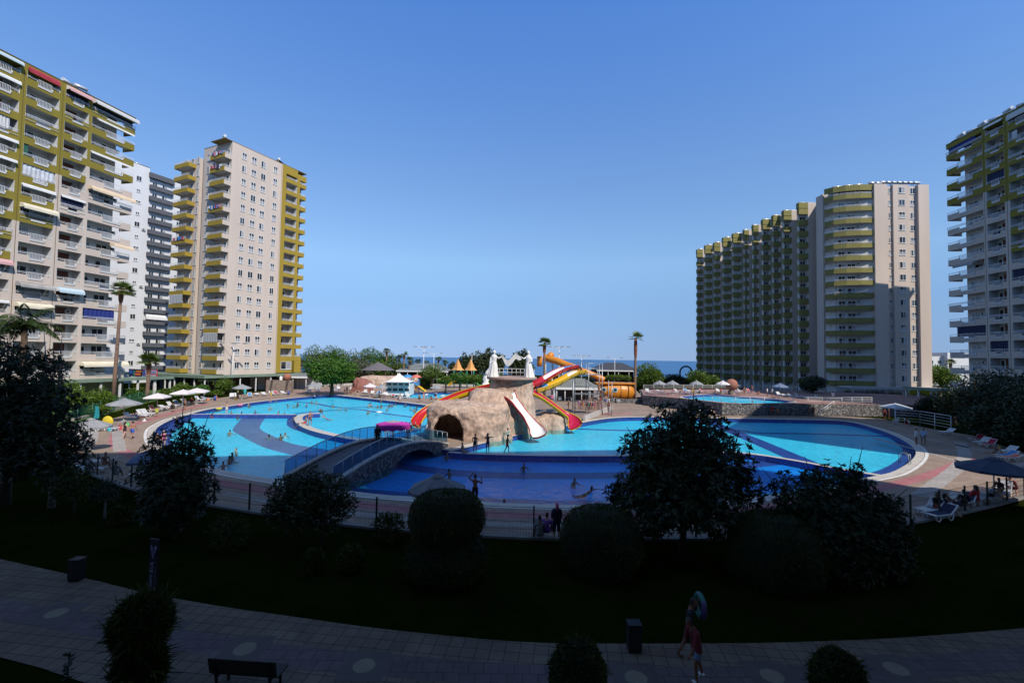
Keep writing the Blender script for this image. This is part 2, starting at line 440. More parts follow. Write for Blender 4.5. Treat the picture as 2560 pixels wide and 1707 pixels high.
# basin
floor_a = tilemat('pale blue pool tile', (0.10, 0.62, 0.80), (0.085, 0.58, 0.77), (0.12, 0.12), (0.14, 0.6, 0.72), 0.004, 0.12, 0.4, 0.12)
floor_b = tilemat('dark blue pool tile', (0.05, 0.075, 0.30), (0.045, 0.06, 0.26), (0.12, 0.12), (0.09, 0.12, 0.34), 0.004, 0.2, 0.4, 0.2)
floor_c = tilemat('violet pool tile', (0.17, 0.16, 0.32), (0.14, 0.14, 0.29), (0.12, 0.12), (0.17, 0.18, 0.34), 0.004, 0.2, 0.4, 0.2)
fill([offset(pool, 0.05*s, True)], FZ, 'pool_floor', floor_a)
mw = MB(); n = len(pool); gp = offset(pool, 0.05*s, True)
for i in range(n):
    a, b2 = gp[i], gp[(i+1) % n]
    mw.quad((a.x,a.y,FZ), (b2.x,b2.y,FZ), (b2.x,b2.y,-0.001), (a.x,a.y,-0.001))
tag(mw.build('pool_basin_wall', floor_b), kind='structure')
ms = MB(); zf = FZ+0.004
def area(px, mi, lift=0.0):
    poly = chaikin([G(x, y, FZ) for x, y in px], 2, True)
    bm = bmesh.new(); vs = [bm.verts.new((p.x, p.y, 0)) for p in poly]
    es = [bm.edges.new((vs[i], vs[(i+1) % len(vs)])) for i in range(len(vs))]
    bmesh.ops.triangle_fill(bm, edges=es, use_beauty=True)
    bm.verts.index_update()
    o = len(ms.v); ms.v += [(v.co.x, v.co.y, zf+lift) for v in bm.verts]
    for f in bm.faces:
        ii = [o+v.index for v in f.verts]
        ms.f.append(ii if f.normal.z > 0 else ii[::-1]); ms.m.append(mi); ms.sm.append(False)
    bm.free()
area([(444,1042),(424,1050),(392,1066),(376,1090),(388,1112),(415,1130),(437,1126),(424,1100),(432,1078),(458,1060),(480,1047),(494,1036)], 0)
area([(612,1038),(590,1061),(578,1076),(599,1087),(630,1105),(668,1122),(737,1139),(860,1160),(900,1140),(820,1124),(760,1115),(721,1107),(683,1090),(648,1073),(651,1061),(668,1038)], 1)
area([(722,1038),(716,1055),(718,1067),(760,1082),(800,1094),(850,1106),(940,1122),(940,1108),(838,1085),(775,1071),(752,1060),(744,1046),(750,1038)], 0)
area([(880,1150),(960,1125),(1110,1130),(1250,1140),(1528,1144),(1650,1140),(1780,1133),(1874,1138),(1994,1157),(2121,1181),(2180,1192),(2050,1212),(1927,1232),(1841,1240),(1700,1252),(1560,1257),(1255,1252),(1024,1235),(900,1224)], 2, -0.002)
def fs(px, w, mi=0, lift=0.004): stroke(ms, px, w, zf+lift, mi, FZ)
fs([(735,1004),(786,1008),(824,1016),(862,1020),(893,1018),(939,1017),(985,1011.5),(1030,1006)], 0.8)
fs([(735,1034),(786,1029),(847,1024.5),(893,1022),(939,1030),(985,1037),(1060,1046)], 0.8, 0, 0.008)
fs([(900,1150),(1000,1165),(1160,1186),(1350,1190),(1528,1189),(1700,1181),(1850,1164),(1990,1150)], 1.9)
fs([(1160,1146),(1247,1149),(1355,1152),(1528,1153),(1650,1148),(1780,1141),(1874,1146),(1994,1166),(2110,1190)], 0.9, 0, 0.006)
fs([(1385,1070),(1470,1073),(1560,1076),(1700,1077),(1800,1074),(1841,1074),(1892,1083),(1968,1083),(2160,1088),(2270,1093)], 0.9)
fs([(1755,1046),(1800,1066),(1850,1086),(1917,1114),(1990,1145),(2060,1175)], 2.0, 0, 0.010)
fs([(2236,1092),(2262,1108),(2278,1124),(2281,1137),(2266,1156),(2230,1178),(2190,1190)], 1.4, 0, 0.012)
fs([(875,1224),(971,1234),(1100,1242),(1255,1253),(1429,1258),(1600,1257),(1841,1241)], 1.0, 0, 0.014)
floor_d = tilemat('deep blue pool tile', (0.02, 0.27, 0.78), (0.018, 0.25, 0.74), (0.12, 0.12), (0.03, 0.22, 0.55), 0.004, 0.15, 0.4, 0.15)
tag(ms.build('pool_floor_stripes', [floor_b, floor_c, floor_d]), kind='structure')

# dividing walls that part the pool into four, tops level with the deck
mdv = MB()
def divider(px, w, top=0.0):
    pts = chaikin([G(x, y) for x, y in px], 2); a = offset(pts, w/2); b = offset(pts, -w/2)
    for i in range(len(pts)-1):
        A0, A1, B0, B1 = a[i], a[i+1], b[i], b[i+1]
        mdv.quad((B0.x,B0.y,top), (A0.x,A0.y,top), (A1.x,A1.y,top), (B1.x,B1.y,top))
        mdv.quad((A0.x,A0.y,FZ), (A1.x,A1.y,FZ), (A1.x,A1.y,top), (A0.x,A0.y,top)); mdv.m[-1] = 1
        mdv.quad((B1.x,B1.y,FZ), (B0.x,B0.y,FZ), (B0.x,B0.y,top), (B1.x,B1.y,top)); mdv.m[-1] = 1
divider([(480,1035),(560,1035),(650,1035.5),(740,1036)], 0.55, 0.006)
divider([(800,1033),(765,1034),(748,1040),(745,1048),(754,1060),(775,1071),(805,1080),(838,1087),(880,1095.5),(930,1102),(985,1107)], 1.0, 0.014)
divider([(1122,1129),(1160,1132.5),(1247,1135.5),(1355,1138),(1528,1139),(1650,1135),(1780,1128),(1874,1132),(1994,1151),(2121,1175),(2215,1190)], 0.6, 0.008)
tag(mdv.build('pool_divider_walls', [coping, floor_b]), kind='structure')

# water: clear, tinted, mirror-like by angle, with ripples
def watermat(name, tint, sc=1.1, st=1.0):
    mt, nt, b, out = newmat(name); nt.nodes.remove(b)
    tr = nt.nodes.new('ShaderNodeBsdfTransparent'); tr.inputs[0].default_value = (*tint, 1)
    gl = nt.nodes.new('ShaderNodeBsdfGlossy'); gl.inputs['Roughness'].default_value = 0.03
    fr = nt.nodes.new('ShaderNodeFresnel'); ge = nt.nodes.new('ShaderNodeNewGeometry'); nt.links.new(math2(nt, 'SUBTRACT', 1.33, math2(nt, 'MULTIPLY', ge.outputs['Backfacing'], 1.33-1/1.33)), fr.inputs[0])
    n1 = noise(nt, sc, 4, rough=0.6, stretch=(1, 1.0, 1)); n2 = noise(nt, sc*3.7, 2)
    hh = math2(nt, 'ADD', n1, math2(nt, 'MULTIPLY', n2, 0.25))
    bp = nt.nodes.new('ShaderNodeBump'); bp.inputs['Strength'].default_value = st; bp.inputs['Distance'].default_value = 0.9
    nt.links.new(hh, bp.inputs['Height'])
    nt.links.new(bp.outputs[0], gl.inputs['Normal']); nt.links.new(bp.outputs[0], fr.inputs['Normal'])
    mx = nt.nodes.new('ShaderNodeMixShader'); nt.links.new(math2(nt, 'MULTIPLY', fr.outputs[0], 0.6), mx.inputs[0])
    nt.links.new(tr.outputs[0], mx.inputs[1]); nt.links.new(gl.outputs[0], mx.inputs[2]); nt.links.new(mx.outputs[0], out.inputs[0])
    return mt
water = watermat('pool water', (0.66, 0.94, 0.99))
fill([offset(pool, 0.03*s, True)], WZ, 'pool_water', water)
# shallow pool behind the island
fill([offset(kidpool, 0.02, True)], -0.4, 'shallow_pool_floor', floor_a)
mk = MB(); n = len(kidpool)
for i in range(n):
    a, b2 = kidpool[i], kidpool[(i+1) % n]; mk.quad((a.x,a.y,-0.4), (b2.x,b2.y,-0.4), (b2.x,b2.y,-0.001), (a.x,a.y,-0.001))
tag(mk.build('shallow_pool_wall', floor_b), kind='structure')
fill([kidpool], -0.08, 'shallow_pool_water', water)

# sea
mt, nt, b, out = newmat('sea water')
b.inputs['Base Color'].default_value = (0.012, 0.085, 0.21, 1); b.inputs['Roughness'].default_value = 0.35; b.inputs['Specular IOR Level'].default_value = 0.25
bump(nt, b, noise(nt, 0.05, 4, stretch=(0.4, 1, 1)), 0.6, 1.5)
sb = MB(); sb.quad((-60000, shore+22, -4), (60000, shore+22, -4), (60000, 80000, -4), (-60000, 80000, -4)); tag(sb.build('sea', mt), kind='structure')

# walkway at the foot of the garden
pathmat = newmat('stone slab walkway'); _mt, nt, b, _o = pathmat
tc = nt.nodes.new('ShaderNodeTexCoord'); mp = nt.nodes.new('ShaderNodeMapping'); mp.inputs['Rotation'].default_value = (0, 0, 0.12)
nt.links.new(tc.outputs['Object'], mp.inputs[0])
bt = nt.nodes.new('ShaderNodeTexBrick'); bt.inputs['Scale'].default_value = 1; bt.inputs['Brick Width'].default_value = 0.42; bt.inputs['Row Height'].default_value = 0.42
bt.inputs['Mortar Size'].default_value = 0.012; bt.offset = 0.0
bt.inputs['Color1'].default_value = (0.19, 0.145, 0.11, 1); bt.inputs['Color2'].default_value = (0.155, 0.118, 0.092, 1); bt.inputs['Mortar'].default_value = (0.05, 0.045, 0.045, 1)
nt.links.new(mp.outputs[0], bt.inputs[0])
f = ramp(nt, noise(nt, 0.6, 5, rough=0.7), [(0.3, (0.75,)*3), (0.7, (1.1,)*3)])
nt.links.new(mixc(nt, bt.outputs[0], f, 1.0, 'MULTIPLY'), b.inputs['Base Color']); b.inputs['Roughness'].default_value = 0.85; b.inputs['Specular IOR Level'].default_value = 0.1
pathmat = _mt
edge_px = [(-200,1350),(0,1397),(95,1418),(180,1437),(290,1463),(365,1483),(420,1492),(560,1517),(700,1536),(900,1565),(1060,1583),(1260,1602),(1400,1608),(1560,1608),(1750,1608),(1950,1606),(2200,1597),(2330,1588),(2560,1570),(2760,1552)]
near_px = [(2760,2200),(1700,2350),(1000,2250),(620,1980),(400,1790),(330,1735),(200,1702),(100,1668),(0,1642),(-200,1590)]
ploop = chaikin([G(*p) for p in edge_px], 1)+[G(*p) for p in near_px]
fill([ploop], 0.006, 'walkway', pathmat)
violet = tilemat('violet paving slab', (0.14, 0.1, 0.1), (0.12, 0.086, 0.088), (0.42, 0.42), (0.05, 0.045, 0.05), 0.012)
vi = MB()
stroke(vi, [(-150,1490),(80,1535),(300,1575),(560,1617),(760,1645),(1000,1665),(1300,1690),(1700,1698),(2000,1690),(2300,1668),(2600,1640)], 0.9, 0.010)
for (x, y) in ((140,1533),(400,1580),(612,1622),(910,1664),(1590,1695),(1930,1690),(2240,1672)):
    p = G(x, y); vi.add([(p.x-0.62, p.y-0.62, 0.014), (p.x+0.62, p.y-0.62, 0.014), (p.x+0.62, p.y+0.62, 0.014), (p.x-0.62, p.y+0.62, 0.014)], [(0,1,2,3)], 1)
    vi.add([(p.x+0.3*math.cos(a*PI/10), p.y+0.3*math.sin(a*PI/10), 0.018) for a in range(20)], [tuple(range(20))], 2)
tag(vi.build('walkway_pattern', [violet, M('dark slab', (0.095, 0.07, 0.066), 0.8), M('pale round slab', (0.2, 0.165, 0.12), 0.8)]), kind='structure')
# ------------------------------------------------------------------ apartment towers
def mkobj(name, me, parent, loc=(0, 0, 0), rz=0):
    o = bpy.data.objects.new(name, me); link(o, parent); o.location = loc
    if rz: o.rotation_euler = (0, 0, rz)
    return o
winfr = M('white window frame', (0.66, 0.66, 0.65), 0.5, 0.05)
def window_mesh(w, h, kind, panes=2, sill=True):
    # front faces -y; origin bottom centre; 6 cm reveal frame proud of the wall
    mb = MB(); t = 0.07
    mb.box(-w/2, w/2, -0.05, 0.02, 0, t); mb.box(-w/2, w/2, -0.05, 0.02, h-t, h)
    mb.box(-w/2, -w/2+t, -0.048, 0.02, t, h-t); mb.box(w/2-t, w/2, -0.048, 0.02, t, h-t)
    for k in range(1, panes):
        x = -w/2+w*k/panes; mb.box(x-t*0.6, x+t*0.6, -0.046, 0.02, t, h-t)
    if sill: mb.box(-w/2-0.08, w/2+0.08, -0.12, 0.02, -0.07, -0.002)
    for k in range(panes):
        a, b = -w/2+w*k/panes, -w/2+w*(k+1)/panes
        g = 1 if kind == 'dark' or (kind == 'half' and k == 0) else 2
        if kind == 'split': g = 2
        mb.box(a+0.03, b-0.03, -0.02, 0.01, t*0.5, h-t*0.5, g)
        if kind == 'split': mb.box(a+0.05, b-0.05, -0.03, 0.0, h*0.58, h-t, 1)
    return mb.mesh('window', [winfr, darkglass, curtain])
WM = {}
def window(parent, x, y, z, w=1.3, h=1.5, kind='split', rz=0, panes=2, name='window'):
    k = (w, h, kind, panes)
    if k not in WM: WM[k] = window_mesh(w, h, kind, panes)
    return mkobj(name, WM[k], parent, (x, y, z), rz)
def ac_mesh():
    mb = MB(); mb.box(-0.42, 0.42, -0.32, 0, 0, 0.58); mb.add([( -0.1+0.22*math.cos(a*PI/6), -0.325, 0.3+0.22*math.sin(a*PI/6)) for a in range(12)], [tuple(range(12))], 1)
    mb.box(-0.3, -0.25, -0.3, 0.0, -0.12, -0.001); mb.box(0.25, 0.3, -0.3, 0.0, -0.12, -0.001)
    return mb.mesh('air_conditioner', [M('ac casing', (0.45, 0.44, 0.42), 0.5), M('ac fan', (0.05, 0.05, 0.05), 0.6)])
ACM = ac_mesh()
def stripes(name, c1, c2, sc):
    mt, nt, b, out = newmat(name)
    tc = nt.nodes.new('ShaderNodeTexCoord'); wv = nt.nodes.new('ShaderNodeTexWave'); wv.inputs['Scale'].default_value = sc
    wv.bands_direction = 'X'; nt.links.new(tc.outputs['Object'], wv.inputs[0])
    f = ramp(nt, wv.outputs[1], [(0.45, 0.0), (0.55, 1.0)])
    nt.links.new(mixc(nt, c1, c2, f), b.inputs['Base Color']); b.inputs['Roughness'].default_value = 0.8
    return mt
aw_cream = M('cream awning cloth', (0.6, 0.55, 0.42), 0.85, 0.1, 0.8)
aw_beige = M('sand awning cloth', (0.58, 0.46, 0.32), 0.85, 0.1, 0.8)
aw_red = M('red awning cloth', (0.32, 0.03, 0.045), 0.85, 0.3, 1.5)
aw_redst = stripes('red and white awning cloth', (0.62, 0.55, 0.54), (0.42, 0.06, 0.07), 2.6)
aw_bluest = stripes('blue and white awning cloth', (0.62, 0.64, 0.66), (0.18, 0.36, 0.46), 2.6)
aw_white = M('white awning cloth', (0.62, 0.62, 0.62), 0.85, 0.12, 1.2)
aw_greyst = stripes('grey and white awning cloth', (0.6, 0.6, 0.6), (0.36, 0.36, 0.35), 3.5)
aw_grey = M('grey awning cloth', (0.3, 0.29, 0.28), 0.85, 0.2, 1.2)
navy = M('navy roller blind', (0.008, 0.012, 0.05), 0.7, 0.2, 2)
bluecurt = stripes('blue curtain cloth', (0.012, 0.03, 0.22), (0.006, 0.016, 0.12), 2.4)
greencurt = M('green curtain cloth', (0.03, 0.13, 0.1), 0.8, 0.3, 1.5)
tarp = M('pale plastic tarpaulin', (0.5, 0.52, 0.56), 0.5, 0.3, 1.2)
def rail_mesh(w, full=False):
    mb = MB(); a, b = (0.0, w) if full else (w*0.33, w*0.72)
    n = max(4, int((b-a)/0.17))
    for k in range(n+1):
        x = a+(b-a)*k/n; mb.box(x-0.02, x+0.02, -0.10, -0.07, 0.2 if not full else 0.62, 1.0)
    mb.box(a-0.05, b+0.05, -0.115, -0.055, 1.0, 1.06); mb.box(a-0.05, b+0.05, -0.115, -0.055, 0.16, 0.2)
    if not full:
        for z in (0.82, 1.0):
            mb.box(0.02, a-0.06, 0.03, 0.07, z, z+0.05); mb.box(b+0.06, w-0.02, 0.03, 0.07, z, z+0.05)
        mb.box(b+0.0, b+0.14, -0.14, -0.04, 0.14, 0.45)
        for x in (0.04, a-0.12, b+0.1, w-0.04): mb.box(x-0.025, x+0.025, 0.028, 0.072, 0.62, 1.05)
    return mb.mesh('railing', railwhite)
def balcony_mesh(w, m0, side=0):
    mb = MB(); a, b = w*0.33, w*0.72
    mb.box(0, a, 0, 0.14, -0.58, 0.6); mb.box(b, w, 0, 0.14, -0.58, 0.6); mb.box(a, b, 0.0, 0.14, -0.58, 0.2); mb.box(a-.06, b+.12, -0.09, -0.002, -0.12, 0.2, 1)
    mb.box(0.01, w-0.01, 0.14, 1.72, -0.26, -0.06, 1)
    if side: # return round the open corner
        x = 0 if side < 0 else w
        mb.box(min(x, x-side*0.14), max(x, x-side*0.14), 0.141, 2.6, -0.578, 0.598)
    return mb.mesh('balcony', [m0, interior])
def awning_mesh(w, drop, out, m0):
    mb = MB(); n = 8; pts = [(-0.02-out*math.sin(PI/2*i/n), -drop*(1-math.cos(PI/2*i/n))) for i in range(n+1)]
    for i in range(n):
        (y0, z0), (y1, z1) = pts[i], pts[i+1]
        mb.quad((0, y0, z0), (w, y0, z0), (w, y1, z1), (0, y1, z1))
        mb.sm[-1] = True
    y, z = pts[-1]; mb.quad((0, y, z), (w, y, z), (w, y-0.01, z-0.22), (0, y-0.01, z-0.22))
    for x in (0.0, w):
        mb.add([(x, py, pz) for py, pz in pts]+[(x, pts[-1][0], -0.02), (x, -0.02, -0.02)][:1]+[(x, -0.02, pts[-1][1])], [tuple(range(len(pts)))+(len(pts)+1,)])
    return mb.mesh('awning', m0)
def roofheater_mesh():
    mb = MB(); mb.tube([(-0.9, 0, 0.95), (0.9, 0, 0.95)], 0.3, 12)
    mb.obox((-0.8, 0.1, 0.7), (-0.8, -1.2, 0.05), 0.05, 0.05, 1); mb.obox((0.8, 0.1, 0.7), (0.8, -1.2, 0.05), 0.05, 0.05, 1)
    mb.obox((-0.85, 0.2, 0), (-0.85, 0.1, 0.75), 0.06, 0.06, 1); mb.obox((0.85, 0.2, 0), (0.85, 0.1, 0.75), 0.06, 0.06, 1)
    mb.add([(-0.9, 0.0, 0.66), (0.9, 0.0, 0.66), (0.9, -1.25, 0.06), (-0.9, -1.25, 0.06)], [(0, 1, 2, 3)], 2)
    return mb.mesh('water_heater', [M('heater tank', (0.6, 0.6, 0.6), 0.3, 0.1, metal=0.3), steel, M('solar panel', (0.02, 0.025, 0.04), 0.2)])
RHM = roofheater_mesh()
TOPZ, PITCHZ = 50.15, 3.05
def apartment(name, label, P0, d, sgn, L, depth, cols, ocounts, awn, extras, heaters, body_to=None):
    ang = math.atan2(d[1], d[0]); root = thing(name, label, 'apartment block', (P0[0], P0[1], 0), ang)
    X = lambda s: sgn*s
    def bx(mb, s0, s1, y0, y1, z0, z1, mi=0):
        a, b = sorted((X(s0), X(s1))); mb.box(a, b, y0, y1, z0, z1, mi)
    top = TOPZ+2.72; sh = -0.5
    wall = MB()
    bx(wall, 2.0, body_to or L, 1.72, depth, sh, top-0.05, 1)
    def colz(k): return TOPZ-PITCHZ*(ocounts[k]-1)-0.58
    # pilasters between the balcony columns, and the roof band
    for k in range(len(cols)):
        s0, s1 = cols[k]; e = cols[k+1][0] if k+1 < len(cols) else (body_to or L)
        z = colz(min(k, len(cols)-1)); pw = e-s1
        bx(wall, s1, e, 0.0, 1.72, z, top, 2); bx(wall, s1, e, 0.0, 1.72, sh, z, 0)
        if pw > 0.5 and pw < 1.5: bx(wall, s1+pw*0.42, s1+pw*0.5, -0.02, 0.0, sh, top-1.5, 3)
        bx(wall, s0, s1, 0.003, 1.72, TOPZ+1.95 if k else TOPZ+1.8, top-0.002, 2)
        bx(wall, s0+0.003, s1-0.003, 0.003, 1.72, sh, TOPZ-PITCHZ*15-0.6, 0)
    bx(wall, -0.06, body_to or L, -0.05, depth, top, top+0.1, 3)
    for k in range(len(cols)):
        bx(wall, cols[k][1]-0.03, cols[k][1]+0.002, 0.004, 1.72, 4.0, top-1.0, 1)
        if k: bx(wall, cols[k][0]-0.002, cols[k][0]+0.03, 0.004, 1.72, 4.0, top-1.0, 1)
    wall.build('wall', [beige, interior, ochre, M('dark joint', (0.09, 0.07, 0.03), 0.9)], root)
    for k, (s0, s1) in enumerate(cols):
        wdt = s1-s0; x0 = min(X(s0), X(s1))
        side = 0 if k else (1 if sgn < 0 else -1)
        bo, bb = balcony_mesh(wdt, ochre, side), balcony_mesh(wdt, beige, side)
        rl, rf = rail_mesh(wdt), rail_mesh(wdt, True)
        dm = MB(); dm.box(-0.75, 0.75, -0.06, 0, 0, 2.3); dm.box(-0.02, 0.02, -0.07, -0.06, 0.1, 2.2, 1); dmesh = dm.mesh('door', [wood, black])
        for r in range(16):
            zf = TOPZ-PITCHZ*r
            b = mkobj('balcony', bo if r < ocounts[k] else bb, root, (x0, 0, zf))
            mkobj('railing', rl if (k*7+r*3) % 5 else rf, b)
            br = k in (1, 3)
            if br:
                mkobj('door', dmesh, b, (wdt*0.56, 1.7, 0.0))
                window(b, wdt*0.16, 1.715, 0.1, 0.75, 2.0, 'dark', 0, 1)
            elif k == 0:
                window(b, wdt*(0.2 if sgn < 0 else 0.8), 1.715, 0.7, 0.6, 1.3, 'dark', 0, 1)
                window(b, wdt*0.5, 1.715, 0.0, 1.9, 2.1, ('half', 'split', 'dark')[r % 3], 0, 2)
            else:
                window(b, wdt*0.3, 1.715, 0.0, 1.8, 2.1, ('dark', 'half', 'split')[(r+k) % 3], 0, 2)
            if (r*5+k*3) % 7 == 0 or (k == 0 and r % 3 == 2): mkobj('air_conditioner', ACM, b, (wdt*(0.82 if br else 0.72), 1.71, 1.35))
            a = awn.get((k, r))
            if a:
                mt, f0, f1, drop, out = a
                mkobj('awning', awning_mesh(wdt*(f1-f0), drop, out, mt), b, (wdt*f0, -0.01, 2.42))
            e = extras.get((k, r))
            if e:
                mt, f0, f1, z0, z1 = e
                cm = MB(); n = 24
                vs = [(wdt*(f0+(f1-f0)*i/n), 0.16+0.05*math.sin(i*1.9), z) for z in (z0, z1) for i in range(n+1)]
                cm.add(vs, [(i, i+1, n+2+i, n+1+i) for i in range(n)]); cm.build('curtain', mt, b)
    hm = 0
    for s in heaters:
        mkobj('water_heater', RHM, root, (X(s), 1.0+0.6*(hm % 2), top+0.1), ang*0+(0.3 if hm % 2 else -0.2)); hm += 1
    # ground floor arcade with a green roof
    c = MB(); bx(c, -6, L, -4.5, 1.6, 3.55, 3.75); bx(c, -6, L, -4.6, -4.4, 3.4, 3.9)
    c.build('arcade_roof', M('green metal roof', (0.16, 0.22, 0.17), 0.6, 0.15, 0.6), root)
    for i in range(12):
        s = -5.6+i*3.1
        if s < L-2:
            pm = MB(); pm.box(-0.13, 0.13, -0.13, 0.13, sh, 3.55); mkobj('column', pm.mesh('column', white_paint), root, (X(s), -4.1, 0))
    return root
colsA = [(0, 7.3), (7.8, 11.3), (12.1, 16.4), (17.2, 21.4)]
awA = {(2,0):(aw_red,.02,.95,.75,.35), (1,0):(aw_redst,.0,1.02,.7,.9), (0,0):(aw_greyst,0,1,.75,1.0), (3,0):(aw_bluest,0,1,.5,.7),
 (2,6):(aw_white,.0,1,.35,.3), (2,7):(aw_cream,-.02,1.03,.75,1.0), (0,5):(aw_beige,-.02,1,.75,1.1), (0,8):(aw_beige,.52,1,.6,1.2),
 (1,11):(aw_bluest,-.02,1.03,.75,1.0), (2,11):(aw_grey,-.02,1.03,.65,1.2), (2,12):(aw_cream,-.02,1.03,.75,1.0), (0,15):(aw_cream,-.02,1,.75,1.2),
 (3,10):(aw_redst,0,1,.7,.8), (0,3):(aw_white,0,1,.22,.25), (0,1):(aw_white,.1,.95,.2,.4), (3,5):(aw_white,0,1,.3,.4), (1,6):(aw_white,0,1,.2,.25), (3,1):(aw_white,0,1,.4,.3), (3,4):(aw_white,0,1,.35,.4), (3,12):(aw_white,0,1,.25,.3)}
exA = {(0,12):(bluecurt,.04,.72,.55,2.6), (1,6):(navy,.03,.97,.55,2.45), (2,5):(tarp,.02,.98,.0,2.6), (2,4):(greencurt,.03,.16,.6,2.6), (0,0):(navy,.05,.95,.7,1.7), (1,0):(navy,.05,.95,.6,1.6), (3,3):(aw_greyst,.1,.8,.5,2.4)}
apartment('apartment_block', 'tall ochre and beige block at left edge with coloured awnings over its balconies', AT(340, 289, 85), (.212, .977), -1, 26, 20, colsA, [4, 5, 8, 10], awA, exA, [8.6, 10.2])
exB = {(0,0):(bluecurt,.05,.8,.55,2.5), (2,1):(aw_white,.1,.3,.5,2.2), (1,3):(navy,.03,.97,.5,2.5), (0,12):(navy,.2,.98,.5,2.5), (1,13):(navy,.03,.97,.4,2.5), (2,9):(navy,.05,.95,.6,2.5)}
awB = {(0,8):(aw_grey,.25,.8,.5,.8), (1,0):(aw_white,0,1,.3,.3), (2,0):(aw_greyst,0,1,.9,.3)}
_d = Vector((1345-1280, -0, 0)); dB = Vector((-(1345-1280)/1138, -1, 0)).normalized()
apartment('apartment_block', 'shaded olive and beige block at right edge with dark balconies and roof tanks', AT(2365, 366, 90.5), (dB.x, dB.y), 1, 46, 27, [(0, 7.4), (8.0, 11.3), (12.1, 16.4), (17.2, 21.4)], [4, 5, 8, 10], awB, exB, [2.2, 3.9, 6.5, 8.3, 11.2, 13.2, 15.3])

# the beige tower with mustard balconies
P = AT(563, 345, 101)
t2 = thing('apartment_tower', 'beige tower with mustard corner balconies and rows of small white windows', 'apartment tower', (P.x, P.y, 0), math.atan2(.912, .41)); t2.scale = (1.025, .945, 1)
H2 = 57.1; mb = MB(); N2 = 17; pz = 3.06; z0b = 4.35
rec_shade = M('painted recess shade', (0.16, 0.145, 0.135), 0.85, 0.1)  # wall colour darkened to put the recess shade into it
mb.box(1.7, 14.3, 0, 10.8, -0.5, H2-0.02); mb.box(4.2, 14.3, 10.8, 12.2, -0.5, H2-0.5, 1); mb.box(1.7, 14.3, 12.2, 19.9, -0.5, H2-1.9)
mb.box(14.3, 14.45, -0.25, 5, -0.5, H2); mb.box(14.45, 21.6, 1.7, 19.9, -0.5, H2-0.7)
mb.box(1.66, 14.3, -0.04, 10.84, H2-0.02, H2+0.1, 2); mb.box(14.3, 21.75, -0.3, 19.9, H2+0.001, H2+0.08, 2); mb.box(-0.04, 1.66, -0.04, 5.4, H2+0.002, H2+0.1, 2)
mb.build('wall', [beige, rec_shade, M('parapet cap', (0.22, 0.16, 0.06), 0.8)], t2)
om = MB()   # mustard wall with openings on the right wing: piers and roof band
om.box(14.46, 15.6, -0.25, 1.7, 3.9, H2-0.003); om.box(19.0, 19.7, -0.25, 1.7, 3.9, H2-0.9); om.box(15.6, 19.0, -0.25, 1.7, H2-2.05, H2-0.004); om.box(19.7, 21.7, -0.25, 1.7, H2-2.3, H2-0.902)
om.build('mustard_wall', mustard, t2)
b1 = MB(); b1.box(15.6, 19.0, -0.25, -0.11, -0.35, 0.62); b1.box(15.61, 18.99, -0.11, 1.72, -0.3, -0.08, 1); b1.box(18.9, 18.99, -0.1, 1.7, -0.08, 2.7, 1)
b1m = b1.mesh('balcony', [mustard, interior])
b2 = MB(); b2.box(19.7, 21.7, -0.25, -0.11, -0.35, 0.62); b2.box(21.56, 21.7, -0.11, 3.0, -0.35, 0.618); b2.box(19.71, 21.56, -0.11, 1.72, -0.3, -0.08, 1)
b2m = b2.mesh('balcony', [mustard, interior])
cb = MB(); cb.box(0, 0.14, 0, 5.4, -0.45, 0.55); cb.box(0.14, 1.7, 0, 0.14, -0.45, 0.55, 2); cb.box(0.141, 1.7, 0.141, 5.4, -0.3, -0.08, 1); cb.box(0.14, 1.7, 5.26, 5.4, -0.45, 0.55)
cbm = cb.mesh('balcony', [mustard, interior, beige])
lb = MB(); lb.box(0, 0.14, 13.8, 19.7, -0.45, 0.5); lb.box(0.14, 1.72, 13.8, 13.94, -0.45, 0.5); lb.box(0.14, 1.72, 19.56, 19.7, -0.45, 0.5); lb.box(0.141, 1.72, 13.94, 19.56, -0.3, -0.08, 1)
lbm = lb.mesh('balcony', [mustard, interior])
def rail_line(pts, z0, z1, n):
    m_ = MB()
    for a, b in zip(pts, pts[1:]):
        a = Vector((*a, 0)); b = Vector((*b, 0)); k = max(2, int((b-a).length/n))
        for i in range(k+1):
            p = a.lerp(b, i/k); m_.box(p.x-0.02, p.x+0.02, p.y-0.02, p.y+0.02, z0, z1)
        for z in (z1, (z0+z1)/2): m_.obox(a+Vector((0, 0, z)), b+Vector((0, 0, z)), 0.05, 0.05)
    return m_.mesh('railing', railwhite)
r1, r2, r3, r4 = rail_line([(15.8, -0.2), (18.8, -0.2)], .6, 1.05, .25), rail_line([(19.8, -0.2), (21.6, -0.2), (21.6, 2.6)], .6, 1.05, .3), rail_line([(1.6, .1), (.08, .1), (.08, 5.3)], .55, 1.0, .4), rail_line([(.08, 13.9), (.08, 19.6)], .5, 1.0, .4)
encl = MB()
for i in range(9): encl.box(-0.02, 0.04, 0.1+i*0.62, 0.2+i*0.62, .6, 2.6)
encl.box(-0.02, 0.04, 0.1, 5.3, 2.55, 2.65); encl.box(-0.01, 0.02, 0.1, 5.3, .6, 2.55, 1)
enclm = encl.mesh('glazed_screen', [winfr, curtain])
laund = {}
